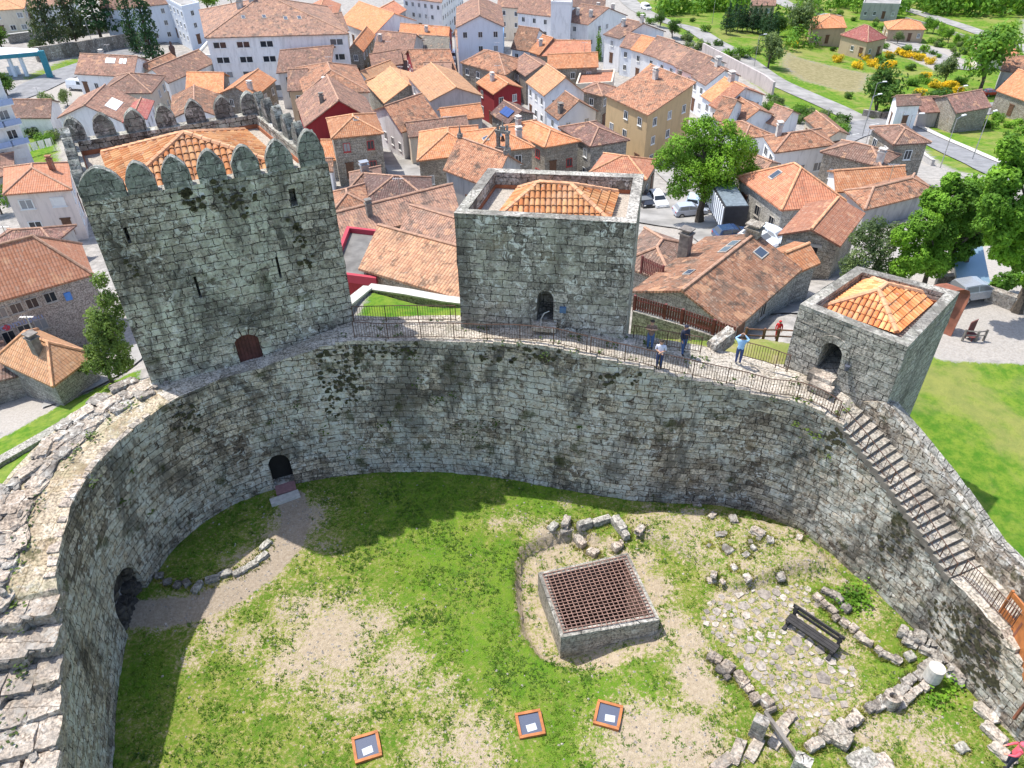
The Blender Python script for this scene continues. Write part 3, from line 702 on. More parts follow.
# middle tower -------------------------------------------------------
QM = quad_at(((454,213),(636,223),(644,174),(488,168)), 15.6)
MTW = thing('castle_tower', 'square blue-grey tower with plain parapet in the middle of the wall', 'tower', (sum(q.x for q in QM)/4, sum(q.y for q in QM)/4, 4))
zfm = 14.75
bodyM = tower_body(MTW, 'wall', QM, 2, zfm, MT['tower_mid'], GRAVEL)
nM = Vector((QM[1].y-QM[0].y, -(QM[1].x-QM[0].x), 0)).normalized(); tM = (QM[1]-QM[0]).normalized()
cM = hit_plane(545, 321, QM[0], nM); boolean_cut(bodyM, [arch_cutter(cM, tM, nM, .82, 1.75, 1.6)])
parapet(MTW, QM, zfm, 15.6, .5, MT['tower_mid'], MT['coping']); flashing(MTW, QM, .5, zfm, .2, rustband)
EM = [at(x,y,zfm+.22) for x,y in ((496,220),(608,221),(617,193),(519,189))]
r0m = at(539,183.5,15.9); r1m = at(570.5,185.5,15.9)
hip_tiles(MTW, EM, r0m, r1m, .26, .44)
mb = MB(); c = hit_plane(563,309,QM[0],nM); mb.box(c+nM*.08, (.32,.14,.3), math.atan2(tM.y,tM.x)); mb.build('wall_lamp', flat('blue_lamp', (.07,.14,.26), .5), MTW)
mb = MB(); c = cM+nM*.35; mb.box(c+Vector((0,0,-.12)), (1.2,.6,.22), math.atan2(tM.y,tM.x)); mb.build('doorstep', MT['walk'], MTW)
mb = MB(); mb.path([c+tM*-.1+nM*.1+Vector((0,0,z))+tM*d for z, d in ((0,-.05),(.4,-.05),(.75,.1),(.9,.35))], .025); mb.build('handrail', flat('pale_steel_tube',(.5,.52,.55),.4,.1,.6), MTW)
# right tower --------------------------------------------------------
QR = quad_at(((800,304),(908,347),(960,292),(857,266)), 11.6)
RTW = thing('castle_tower', 'small square stone tower with arched doorway beside the staircase', 'tower', (sum(q.x for q in QR)/4, sum(q.y for q in QR)/4, 0))
zfr = 10.75
QRb = quad_at(((786,372),(893,411)), 7.9)
bodyR = tower_body(RTW, 'wall', QR, -1.5, zfr, MT['tower_right'], GRAVEL)
nR = Vector((QR[1].y-QR[0].y, -(QR[1].x-QR[0].x), 0)).normalized(); tR = (QR[1]-QR[0]).normalized()
cR = hit_plane(826, 372, QR[0], nR); boolean_cut(bodyR, [arch_cutter(cR, tR, nR, 1.0, 1.75, 2.9)])
parapet(RTW, QR, zfr, 11.6, .5, MT['tower_right'], MT['coping']); flashing(RTW, QR, .5, zfr, .35, rustband)
ER = [at(x,y,zfr+.22) for x,y in ((821,308),(896,333),(937,297),(864,277))]
pk = at(878,291,11.9); r1 = at(886,285,11.9)
hip_tiles(RTW, [ER[1],ER[2],ER[3],ER[0]], pk, r1, .25, .42)
mb = MB()
for k in range(9):
    a = math.pi*(k+.5)/9; c0 = cR+Vector((0,0,1.13)); q = []
    for r_, da in ((.53,-.165),(.88,-.165),(.88,.165),(.53,.165)): q.append(c0+tR*(r_*math.cos(a+da))+Vector((0,0,r_*1.1*math.sin(a+da)))+nR*.07)
    if (q[1]-q[0]).cross(q[2]-q[0]).dot(nR) < 0: q = q[::-1]
    mb.poly(q); 
    for i in range(4): mb.poly([q[i], q[i]-nR*.12, q[(i+1)%4]-nR*.12, q[(i+1)%4]])
mb.build('door_arch', MT['tower_right'], RTW)
mb = MB(); c = cR+nR*.35; a = math.atan2(tR.y,tR.x); mb.rock(c+Vector((0,0,-.2)), (1.25,.6,.5), a, 4, .05, n=4, round_=.1); mb.rock(c+nR*.5+tR*.25+Vector((0,0,-.38)), (1.1,.55,.45), a, 5, .05, n=4, round_=.1); mb.build('doorstep', MT['rock'], RTW)
mb = MB(); c = hit_plane(848,367,QR[0],nR)+nR*.12; mb.tube(c-Vector((0,0,.12)), c+Vector((0,0,.14)), .1, .13, 8); mb.build('wall_lamp', flat('dark_lamp',(.08,.09,.12),.5), RTW)
# ------------------------------------------------------------------ railings
def railing(label, pts, h=1.0, bar=.13, group=None, r=.013, postgap=1.6):
    root = thing('railing', label, 'railing', pts[0], group=group)
    post = MB(); rails = MB(); bars = MB(); acc = 0; last = -9
    for a, b in zip(pts[:-1], pts[1:]):
        a = Vector(a); b = Vector(b); rails.tube(a+Vector((0,0,h)), b+Vector((0,0,h)), .024, n=5); rails.tube(a+Vector((0,0,.1)), b+Vector((0,0,.1)), .018, n=4)
        L = (b-a).length; u = bar-(acc % bar) if acc else 0
        while u < L:
            p = a.lerp(b, u/L)
            if acc+u-last > postgap: post.tube(p-Vector((0,0,.05)), p+Vector((0,0,h+.03)), .026, n=5); last = acc+u
            else: bars.tube(p+Vector((0,0,.1)), p+Vector((0,0,h)), r, n=4, cap=False)
            u += bar
        acc += L
    e = Vector(pts[-1]); post.tube(e-Vector((0,0,.05)), e+Vector((0,0,h+.03)), .026, n=5)
    post.build('posts', MT['iron'], root); rails.build('rails', MT['iron'], root); bars.build('bars', MT['iron'], root)
    return root
def rail_on_wall(s0, s1, off, n, dz=0): return [wall_pt(s, off, z_top(s)+dz) for s in np.linspace(s0, s1, n)]
s_step = s_ray(588,349)[0]
railing('dark iron railing along the walkway edge in front of the blue-grey tower', rail_on_wall(S_LTR+.3, s_step-.1, .18, 24, .04), .95)
railing('dark iron railing along the walkway edge where people stand', rail_on_wall(s_step+.1, S_STAIR0-.1, .18, 26, .04), .95)
railing('sloping iron railing on the courtyard side of the long staircase', rail_on_wall(S_STAIR0, S_STAIR1, .1, 18, -.05), .9, .3)
railing('short rusty railing on the landing below the long staircase', rail_on_wall(S_STAIR1+.1, S_LAND, .5, 8, .0), 1.0)
railing('thin iron railing behind the walkway between the two larger towers', [at(x,y,9.2) for x,y in ((354,322),(400,321),(456,321))], .95)
railing('thin iron railing at the back of the walkway right of the middle tower', [at(x,y,8.9) for x,y in ((633,341),(660,346),(700,353))], .95)
railing('thin iron railing by the lawn patch left of the small tower', [at(x,y,8.2) for x,y in ((742,357),(765,363),(787,371))], .95)
# ================================================================== COURTYARD
CIS = [at(x,y,.9) for x,y in ((538,573),(628,553),(660,620),(561,638))]      # back-left, back-right, front-right, front-left
cis_c = sum(CIS, Vector())/4
def sdist(x, y, P):
    d = 1e9; n = len(P)
    for i in range(n):
        a = P[i]; b = P[(i+1)%n]; ex, ey = b[0]-a[0], b[1]-a[1]; L2 = ex*ex+ey*ey
        t = max(0, min(1, ((x-a[0])*ex+(y-a[1])*ey)/L2)); d = min(d, math.hypot(x-a[0]-t*ex, y-a[1]-t*ey))
    return -d if in_poly(x, y, P) else d
PIT = [at(x,y,0) for x,y in ((521,548),(515,570),(517,600),(522,630),(540,656),(575,668),(620,664),(668,644),(640,560),(610,535),(560,530))]
BANK = [at(x,y,.3) for x,y in ((622,514),(690,505),(800,530),(868,596),(846,588),(822,572),(792,574),(760,586),(730,592),(700,566),(668,548),(640,538))]
def sst(x, a, b):
    t = max(0, min(1, (x-a)/(b-a))); return t*t*(3-2*t)
_mound = [(at(760,545,0), 1.6, .35), (at(800,555,0), 1.2, .25), (at(720,528,0), 1.4, .2), (at(480,520,0), 3, .12), (at(200,560,0), 1.6, .25)]
def hc(x, y):
    h = mnoise.noise(Vector((x*.35, y*.35, 0)))*.10+mnoise.noise(Vector((x*1.3, y*1.3, 4)))*.04
    d = sdist(x, y, PIT)
    h += -(.75 if x < cis_c.x-1.2 else .75-.50*sst(x, cis_c.x-1.2, cis_c.x+1.5))*(1-sst(d, -.22 if x < cis_c.x else -.6, .08))
    d = sdist(x, y, BANK); h += .55*(1-sst(d, -.45, .05))
    for c, r_, a in _mound: h += a*math.exp(-((x-c.x)**2+(y-c.y)**2)/(r_*r_))
    return h
def cg(px, py, dz=0.):
    p = at(px, py, 0)
    for _ in range(3): p = at(px, py, hc(p.x, p.y)+dz)
    return p
WALLPOLY = [(wall_pt(s,.9).x, wall_pt(s,.9).y) for s in np.linspace(0, PS[-1], 120)]
_bare = [  # px, py, radius px, strength : worn earth
 (300,520,26,1),(285,540,24,1),(255,570,26,1),(232,592,22,1),(205,606,22,1),(165,612,18,1),(130,615,14,1),(215,630,16,.8),(190,660,16,.6),(325,545,18,.5),
 (300,610,30,.75),(330,640,45,.9),(380,620,30,.7),(300,660,40,.75),(400,665,35,.8),(250,640,25,.6),(350,690,40,.6),(440,690,30,.6),(470,745,40,.75),(430,750,30,.6),
 (560,545,22,.95),(545,540,20,.9),(520,517,16,.7),(500,522,16,.6),(535,600,16,.85),(545,640,18,.85),(600,658,24,.9),(650,640,18,.9),(655,590,18,.9),(640,560,14,.9),
 (690,640,16,1),(690,670,18,1),(700,690,20,.95),(672,620,14,.95),(640,735,40,1),(690,745,35,.9),(610,755,30,.8),(720,600,14,.8),
 (750,540,36,.75),(700,520,30,.8),(660,515,30,.7),(790,555,26,.75),(820,560,22,.8),(725,565,26,.55),(845,640,26,.6),(800,690,30,.6),(850,690,26,.6),(870,730,30,.7),(910,720,34,.75),(930,740,30,.7),
 (870,610,20,.7),(770,740,20,.5),(565,505,14,.6)]
BARE = [(cg(x,y), r_/19., a) for x,y,r_,a in [(q[0],q[1],q[2]*(.85 if q[3] < .9 else 1),q[3]*(.9 if q[3] < .9 else 1)) for q in _bare]]
_lush = [(520,600,40,1),(505,560,24,1),(530,670,36,.9),(480,640,40,.8),(440,560,50,.8),(400,600,30,.5),(600,690,40,.8),(560,740,40,.7),(640,690,24,.8),(450,640,40,.6),(840,600,22,.9),(905,690,30,.8),(720,560,16,.4),(140,680,20,.8),(430,500,60,.8),(540,500,40,.8)]
LUSH = [(cg(x,y), r_/19., a) for x,y,r_,a in _lush]
def bare_at(x, y):
    v = 0; g = 0
    for c, r_, a in BARE: v = max(v, a*math.exp(-((x-c.x)**2+(y-c.y)**2)/(r_*r_)*.9))
    for c, r_, a in LUSH: g = max(g, a*math.exp(-((x-c.x)**2+(y-c.y)**2)/(r_*r_)*.9))
    if sdist(x, y, PIT) < .05: v = max(v*.8, .60+.4*mnoise.noise(Vector((x*1.4,y*1.4,5)))); g = 0
    if in_poly(x, y, BANK): v = max(v*.8, .45); g *= .5
    if in_poly(x, y, CB): v = max(v*.8, .42); g *= .5
    return v, g
CB = [at(x,y,0) for x,y in ((706,600),(745,590),(800,585),(822,596),(812,620),(835,650),(858,668),(850,700),(832,718),(815,735),(800,735),(775,700),(752,672),(735,655),(700,622))]
PATHS = [([at(x,y,0) for x,y in ((292,500),(296,520),(290,542),(268,568),(232,594),(190,610),(150,613),(112,614))], .85)]
def path_at(x, y):
    best = 0
    for P, w in PATHS:
        for a, b in zip(P[:-1], P[1:]):
            ex, ey = b.x-a.x, b.y-a.y; t = max(0, min(1, ((x-a.x)*ex+(y-a.y)*ey)/(ex*ex+ey*ey))); d = math.hypot(x-a.x-t*ex, y-a.y-t*ey); best = max(best, 1-sst(d, w*.5, w*1.3))
    return best
xs = np.arange(-19.5, 24, .22); ys = np.arange(2.5, 33, .22)
HG = {}; keep = {}
CISIN = inset([(p.x,p.y) for p in (CIS[3],CIS[2],CIS[1],CIS[0])], .12)
for i, x in enumerate(xs):
    for j, y in enumerate(ys):
        if in_poly(x, y, WALLPOLY) : HG[i,j] = hc(x,y)
verts = []; idx = {}; faces = []
for (i,j), z in HG.items(): idx[i,j] = len(verts); verts.append((xs[i], ys[j], z))
for (i,j) in HG:
    q = [(i,j),(i+1,j),(i+1,j+1),(i,j+1)]
    if all(k in idx for k in q):
        if all(in_poly(xs[a], ys[b], [tuple(p) for p in CISIN]) for a,b in q): continue
        faces.append([idx[k] for k in q])
me = bpy.data.meshes.new('courtyard_ground'); me.from_pydata(verts, [], faces)
at_ = me.color_attributes.new('cover', 'FLOAT_COLOR', 'POINT')
cv = []
for v in verts:
    b_, g_ = bare_at(v[0], v[1]); cv += [b_, g_, path_at(v[0], v[1]), 1]
at_.data.foreach_set('color', cv)
me.polygons.foreach_set('use_smooth', [True]*len(faces))
def ground_mat():
    m, nt, b = newmat('trodden_grass'); p = pos(nt)
    a = nt.nodes.new('ShaderNodeVertexColor'); a.layer_name = 'cover'
    sep = nt.nodes.new('ShaderNodeSeparateColor'); lk(nt, a.outputs[0], sep.inputs[0])
    n1 = noise(nt, p, .9, 6, .65, .5); n2 = noise(nt, p, 4.5, 6, .7); n3 = noise(nt, p, 14, 4, .7)
    # grass
    gr = mixc(nt, ramp(nt, n1, .35, .65), (.09,.185,.016), (.19,.25,.034))
    n4 = noise(nt, vadd(nt, p, (3,8,1)), 7.5, 5, .72); gr = mixc(nt, mth(nt,'MULTIPLY', ramp(nt, n2, .44, .64), .6), gr, (.28,.25,.075))
    gr = mixc(nt, mth(nt,'MULTIPLY', ramp(nt, n4, .55, .66), .6), gr, (.35,.29,.15))
    gr = mixc(nt, mth(nt,'MULTIPLY', ramp(nt, n3, .5, .72), .55), gr, (.035,.085,.012))
    gr = mixc(nt, mth(nt,'MULTIPLY', sep.outputs[1], .32), gr, mixc(nt, ramp(nt, n4, .4, .62), (.13,.28,.015), (.06,.18,.01)))
    sand = mixc(nt, ramp(nt, n2, .3, .7), (.37,.295,.205), (.505,.42,.305))
    gr = mixc(nt, mth(nt,'MULTIPLY', sep.outputs[1], .32), gr, mixc(nt, ramp(nt, n4, .4, .62), (.13,.28,.015), (.06,.18,.01)))
    sand = mixc(nt, mth(nt,'MULTIPLY', ramp(nt, n3, .55, .7), .5), sand, (.30,.23,.15))
    straw = (.40,.34,.15)
    f = mth(nt,'ADD', mth(nt,'MULTIPLY', sep.outputs[0], .78), mth(nt,'MULTIPLY', mth(nt,'SUBTRACT', n2, .5), 1.1))
    f = mth(nt,'ADD', f, mth(nt,'MULTIPLY', mth(nt,'SUBTRACT', n1, .5), .9))
    f = mth(nt,'ADD', f, mth(nt,'MULTIPLY', sep.outputs[1], -.30))
    f = mth(nt,'ADD', f, mth(nt,'MULTIPLY', mth(nt,'SUBTRACT', n3, .5), 1.3)); f = mth(nt,'ADD', f, mth(nt,'MULTIPLY', mth(nt,'SUBTRACT', n4, .5), 1.4))
    col = mixc(nt, ramp(nt, f, .05, .25), gr, mixc(nt, .55, gr, straw))
    col = mixc(nt, ramp(nt, f, .30, .42), col, sand)
    pf = mth(nt,'ADD', sep.outputs[2], mth(nt,'MULTIPLY', mth(nt,'ADD', mth(nt,'SUBTRACT', n2, .5), mth(nt,'SUBTRACT', n3, .5)), .9))
    col = mixc(nt, ramp(nt, pf, .42, .58), col, mixc(nt, ramp(nt, n4, .3, .7), (.31,.25,.185), (.44,.365,.285)))
    lk(nt, col, b.inputs['Base Color']); b.inputs['Roughness'].default_value = 1.; b.inputs['Specular IOR Level'].default_value = .1
    bump(nt, b, mth(nt,'ADD', n2, n3), .9, .08)
    return m
MT['court'] = ground_mat(); me.materials.append(MT['court'])
court = bpy.data.objects.new('courtyard_ground', me); COL.objects.link(court); kind(court, 'structure')
# tufts of grass, too many to count
mb = MB(); mdk = 0; rs = random.Random(21); CUTP = [tuple(p) for p in inset([(p.x,p.y) for p in (CIS[3],CIS[2],CIS[1],CIS[0])], -.1)]
cnt = 0
for _ in range(52000):
    x = rs.uniform(-18.5, 21.5); y = rs.uniform(12.5, 32)
    if not in_poly(x, y, WALLPOLY) or in_poly(x, y, CUTP): continue
    b_, g_ = bare_at(x, y); nn = mnoise.noise(Vector((x*.8, y*.8, 2)))+.6*mnoise.noise(Vector((x*2.5, y*2.5, 7)))
    d = .36+nn*.95-b_*.50+g_*.2
    if rs.random() > d: continue
    if path_at(x, y) > rs.uniform(.2,.7): continue
    if in_poly(x, y, CB) and rs.random() < .55: continue
    z = hc(x, y)-.02; n = 6; R0 = rs.uniform(.05,.11); hh = rs.uniform(.04,.09)
    for k in range(n):
        a = rs.uniform(0, 6.28); w = rs.uniform(.014,.03); dx, dy = math.cos(a), math.sin(a); ox = x+rs.uniform(-1,1)*R0*.5; oy = y+rs.uniform(-1,1)*R0*.5
        mb.poly([(ox-dy*w, oy+dx*w, z), (ox+dy*w, oy-dx*w, z), (ox+dx*R0+dy*w*.4, oy+dy*R0-dx*w*.4, z+hh), (ox+dx*R0-dy*w*.4, oy+dy*R0+dx*w*.4, z+hh)])
    cnt += 1
MT['blade'] = leaf('grass_blades', (.06,.15,.014), (.13,.22,.03), .3)
kind(mb.build('grass_tufts', MT['blade']), 'stuff'); print('tufts', cnt)
# ------------------------------------------------------------------ cistern with iron grate
cis = thing('cistern', 'square stone cistern covered by a rusty iron grate in the courtyard', 'cistern', (cis_c.x, cis_c.y, -.4))
ring = [(CIS[3].x,CIS[3].y),(CIS[2].x,CIS[2].y),(CIS[1].x,CIS[1].y),(CIS[0].x,CIS[0].y)]
inn = [tuple(p) for p in inset(ring, .33)]
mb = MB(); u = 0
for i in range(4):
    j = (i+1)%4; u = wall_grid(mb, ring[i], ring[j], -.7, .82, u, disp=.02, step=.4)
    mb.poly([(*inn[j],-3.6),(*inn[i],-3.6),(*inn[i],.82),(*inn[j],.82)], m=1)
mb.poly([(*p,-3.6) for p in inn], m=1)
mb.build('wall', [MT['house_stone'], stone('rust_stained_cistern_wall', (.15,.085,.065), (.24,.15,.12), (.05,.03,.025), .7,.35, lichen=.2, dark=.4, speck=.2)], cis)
mb = MB(); rs = random.Random(2)
for i in range(4):
    j = (i+1)%4; n = 5; A, B = Vector(ring[i]), Vector(ring[j]); a, b = Vector(inn[i]), Vector(inn[j])
    for k in range(n):
        f0, f1 = k/n+.004, (k+1)/n-.004
        o0, o1 = A.lerp(B,f0), A.lerp(B,f1); i0, i1 = a.lerp(b,f0), a.lerp(b,f1)
        mb.prism([tuple(o0),tuple(o1),tuple(i1),tuple(i0)], .80, .92+rs.uniform(-.015,.015))
mb.build('coping', MT['coping'], cis)
mb = MB(); NB = 19; zg = .955
gi = [Vector((*p,zg)) for p in inset(ring, .19)]
for k in range(NB+1):
    f = k/NB
    mb.tube(gi[0].lerp(gi[1],f), gi[3].lerp(gi[2],f), .026, n=4, sm=False); mb.tube(gi[0].lerp(gi[3],f)+Vector((0,0,.03)), gi[1].lerp(gi[2],f)+Vector((0,0,.03)), .026, n=4, sm=False)
mb.build('grate', MT['iron_pale'], cis)
# ------------------------------------------------------------------ small basin ruin behind the cistern
bas = thing('ruined_basin', 'low rectangular stone basin ruin just behind the cistern', 'ruin', cg(598,540))
STONEPOS = []
def wall_bits(mb, pix, w, h, seed, jit=.08, gap=.0, n=5, rough=.11, L0=.28, L1=.62):
    rs = random.Random(seed); k = seed*50
    pts = [cg(x,y) for x,y in pix]
    for a, b in zip(pts[:-1], pts[1:]):
        L = (b-a).length; u = 0
        while u < L-.1:
            l = min(rs.uniform(L0,L1), L-u); p = a.lerp(b,(u+l/2)/L); an = math.atan2(b.y-a.y, b.x-a.x)
            hh = h*rs.uniform(.8,1.2); p = p+Vector((rs.uniform(-jit,jit), rs.uniform(-jit,jit), 0)); p.z = hc(p.x,p.y)+hh*.28
            STONEPOS.append((p.x, p.y, max(l, w)*.5))
            mb.rock(p, (l*1.0, w*rs.uniform(.8,1.15), hh), an+rs.uniform(-.15,.15), k, rough, n=n, round_=.28, tilt=rs.uniform(-.05,.05)); k += 1; u += l+gap
mb = MB(); wall_bits(mb, [(577,530),(612,520)], .38, .6, 1, .0, rough=.04, L0=.8, L1=1.2); wall_bits(mb, [(614,521),(627,541)], .42, .55, 2, .0, rough=.04, L0=.7, L1=1.1); mb.build('stones', MT['coping'], bas)
mb = MB(); wall_bits(mb, [(576,531),(584,548)], .42, .55, 3, .0, rough=.04, L0=.7, L1=1.); wall_bits(mb, [(588,551),(598,556)], .5, .4, 4, .05, rough=.07); wall_bits(mb, [(612,552),(622,546)], .4, .4, 5, .05, rough=.07); mb.build('pale_stones', MT['rock'], bas)
# ------------------------------------------------------------------ loose stones and low ruins
def stone_thing(label, px, py, size, rz, seed, mat='rock', rough=.12, n=6, round_=.25, cat='stone', name='loose_stone', group=None, lift=.3):
    p = cg(px,py); STONEPOS.append((p.x,p.y,max(size[:2])*.5)); mb = MB(); mb.rock((p.x,p.y,p.z+size[2]*lift), size, rz, seed, rough, n=n, round_=round_)
    return tag(mb.build(name, MT[mat], None, loc=p), label, cat, group)
stone_thing('tilted grey block left of the ruined basin', 566,524, (.7,.4,.45), 1.2, 31); stone_thing('pale block beside the tilted grey block behind the cistern', 553,528, (.6,.4,.3), .8, 32, 'coping')
stone_thing('flat grey slab leaning at the corner of the ruined basin', 567,531, (.8,.45,.3), .3, 33, 'rockdark')
for i, (x,y,s_,lab) in enumerate(((697,507,.4,'small stone near the wall foot behind the slope'),(712,516,.4,'lone stone on the bare slope below the wall'),(733,520,.5,'mossy block half buried at the wall foot'),(757,533,.6,'biggest block on the bare slope right of the cistern'),(720,535,.4,'pale stone on the slope nearest the basin ruin'),(640,530,.5,'pale flat stone between basin and slope'))):
    stone_thing(lab, x,y, (s_*1.2,s_*.8,s_*.7), i*.8, 40+i, 'rock' if i%2 else 'rockdark', lift=.0)
_grp = 'small stones scattered on the bare slope'
rs = random.Random(8)
for k in range(16):
    x = rs.uniform(700,800); y = 540+rs.uniform(-8,42)+abs(x-750)*.05; s_ = rs.uniform(.25,.5)
    stone_thing('small rough stone among others scattered on the bare slope', x,y, (s_,s_*.8,s_*.6), rs.uniform(0,3), 60+k, rs.choice(('rock','rockdark')), n=5, round_=.4, group=_grp, name='scattered_stone', lift=-.02)
def ruin(label, runs, matn='rock', name='ruined_wall'):
    root = thing(name, label, 'ruin', cg(*runs[0][0][0]))
    for i, (pix, w, h, seed) in enumerate(runs):
        mb = MB(); wall_bits(mb, pix, w, h, seed); mb.build('stones', MT[matn if i%2 == 0 else 'rockdark'], root)
    return root
ruin('low line of mossy stones running behind the wooden bench', [([(812,596),(826,608),(840,622),(862,640),(882,655),(904,666)], .36,.34, 11), ([(820,590),(838,600),(850,612)], .35,.35, 12)])
ruin('stone footing crossing the lawn from the column stub towards the bottom edge', [([(806,752),(822,742),(838,730),(860,716)], .5,.4, 13), ([(866,713),(884,702),(900,690),(922,674),(940,660)], .45,.36, 14), ([(892,708),(912,694),(932,682)], .38,.32, 15)])
ruin('dark stepped ruin built against the foot of the right wall', [([(897,633),(912,640),(928,648),(945,650)], .55,.6, 16), ([(900,640),(920,650),(938,662)], .45,.35, 17), ([(930,655),(950,664),(958,672)], .55,.4, 18)], 'rockdark')
ruin('curved line of pale stones left of the cobbled floor', [([(708,655),(722,664),(734,674),(746,688),(757,704)], .45,.42, 18), ([(716,668),(730,680)], .35,.3, 19), ([(760,700),(772,714)], .5,.45, 20)], 'rock_pale')
stone_thing('long dark slab lying against the right wall foot', 962,668, (1.9,.8,.6), .75, 71, 'rockdark', name='fallen_slab')
stone_thing('orange-tinted block set in the stone footing', 836,738, (1.1,.8,.55), -.7, 72, 'house_stone', rough=.06, round_=.12, name='squared_block')
stone_thing('flat pale slab at the bottom edge under the stone footing', 862,762, (1.1,.8,.3), .4, 73, 'coping', name='fallen_slab')
stone_thing('second flat slab at the bottom edge, right of the pale one', 878,766, (1.1,.8,.3), .2, 74, 'rock', name='fallen_slab')
stone_thing('lone small cube of stone on the grass above the column stub', 909,658, (.42,.42,.35), .3, 75, 'coping', rough=.05, name='stone_cube')
stone_thing('pale lone stone on the grass near the bottom right', 961,749, (.5,.4,.25), .3, 76, 'coping')
for i, (x,y) in enumerate(((985,715),(993,735),(1002,755))): stone_thing(('upper','middle','lowest')[i]+' stone lying along the foot of the right wall', x,y, (1.,.5,.35), -1.1, 77+i, 'rock', name='fallen_slab')
# column stub, hollowed stone
p = cg(929,682); mb = MB(); p.z += .35
mb.tube(p, p+Vector((.02,.02,.75)), .37, .35, 20); tag(mb.build('column_stub', MT['slab'], None, loc=p), 'short white column drum standing on the stone footing', 'column')
p = cg(889,704); mb = MB(); c = Vector((p.x,p.y,p.z+.35)); pr = [(math.cos(k*math.pi/5+.3)*.42, math.sin(k*math.pi/5+.3)*.38) for k in range(10)]
o_ = [Vector((c.x+x,c.y+y,c.z-.5)) for x,y in pr]; t_ = [Vector((c.x+x*.92,c.y+y*.92,c.z+.35)) for x,y in pr]; h0 = [Vector((c.x+x*.42,c.y+y*.42,c.z+.33)) for x,y in pr]; h1 = [Vector((c.x+x*.34,c.y+y*.34,c.z)) for x,y in pr]
for A, B in ((o_,t_),(t_,h0),(h0,h1)):
    for k in range(10): mb.poly([A[k],A[(k+1)%10],B[(k+1)%10],B[k]])
mb.poly(h1); tag(mb.build('hollowed_stone', MT['rock'], None, loc=p), 'rounded stone with a round hole in its top, in the footing', 'stone')
# gate posts with a beam at the bottom edge
def post(label, px, py, size, rz, seed, mat):
    p = cg(px,py); mb = MB(); mb.rock((p.x,p.y,p.z+size[2]*.45), size, rz, seed, .05, n=5, round_=.1)
    return tag(mb.build('stone_post', MT[mat], None, loc=p), label, 'post')
pa = post('upright grey stone post at the left end of the dark beam', 756,736, (.6,.45,1.4), -.6, 81, 'rockdark'); post('upright squared stone post at the bottom edge, right end of the dark beam', 797,775, (.65,.5,1.4), -.6, 82, 'tower_right')
a_, b_ = cg(762,722), cg(793,766); mb = MB(); d_ = (b_-a_); mb.box((a_+b_)/2+Vector((0,0,.75)), (d_.length,.16,.2), math.atan2(d_.y,d_.x))
tag(mb.build('wooden_beam', MT['chim_dark'], None, loc=a_), 'grey wooden beam spanning between two stone posts', 'beam')
for i, (x,y) in enumerate(((737,752),(754,750),(778,738),(785,722),(722,764))): stone_thing(('leftmost sunken step slab below the stone posts','second sunken step slab below the stone posts','pale slab lying under the wooden beam','pale slab on the cobbled floor side of the wooden beam','slab at the bottom edge left of the stone posts')[i], x,y, (1.1,.45,.2), 1.0-i*.1, 90+i, 'rock_pale', rough=.08, round_=.12, name='step_slab')
for i,(x,y) in enumerate(((213,580),(225,575),(240,573),(252,566),(262,558),(266,546),(198,588))): stone_thing('pale edging stone beside the worn path left of the doorway', x,y, (.7,.35,.25), .3+i*.15, 110+i, 'coping', n=4, name='edging_stone', group='edging stones along the worn path')
for i,(x,y) in enumerate(((168,583),(178,586),(187,584),(160,577))): stone_thing('rounded dull stone in the shaded corner by the left wall', x,y, (.4,.35,.25), .3+i, 120+i, 'rockdark', n=4, name='edging_stone', group='dull stones by the left wall')
# door slabs
mb = MB(); c = cD+nD*.45; a = math.atan2(tD.y,tD.x); mb.box((c.x,c.y,.12), (1.1,.7,.22), a); tag(mb.build('threshold_slab', MT['pinkslab'], None, loc=c), 'reddish slab on the sill of the dark doorway', 'slab')
c = cD+nD*1.15+tD*(.15 if tD.x < 0 else -.15); mb = MB(); mb.box((c.x,c.y,.06), (1.6,.5,.24), a+.1); tag(mb.build('doorstep_slab', MT['slab'], None, loc=c), 'pale stone slab on the ground before the dark doorway', 'slab')
# cobbled floor
mb = MB(); rs = random.Random(17); CB = [at(x,y,0) for x,y in ((712,598),(745,590),(800,585),(822,596),(812,620),(835,650),(858,668),(850,700),(832,718),(815,735),(800,735),(775,700),(752,672),(735,655),(700,622))]
CBX = CB; seeds = []
for _ in range(9000):
    X, Y = rs.uniform(8,18), rs.uniform(14.5,25)
    if not in_poly(X, Y, CB): continue
    rr_ = rs.choice((.12,.16,.2,.24,.28,.34))
    if rs.random() > .9+.8*mnoise.noise(Vector((X*.5,Y*.5,3))): continue
    if all((X-q[0])**2+(Y-q[1])**2 > ((rr_+q[2])*.93)**2 for q in seeds): seeds.append((X,Y,rr_))
for X, Y, rr_ in seeds:
    m = rs.randint(4,6); r0 = rr_; e = rs.uniform(.85,1.2); a0 = rs.uniform(0,6); pts = []
    for k in range(m):
        t = 6.283*k/m; rr = r0*rs.uniform(.72,1.12); pts.append((X+rr*math.cos(t)*e*math.cos(a0)-rr*math.sin(t)*math.sin(a0), Y+rr*math.cos(t)*e*math.sin(a0)+rr*math.sin(t)*math.cos(a0)))
    z = hc(X,Y); mb.prism(pts, z-.08, z+rs.uniform(.015,.05), m=0)
kind(mb.build('cobbled_floor', MT['cobble']), 'structure')
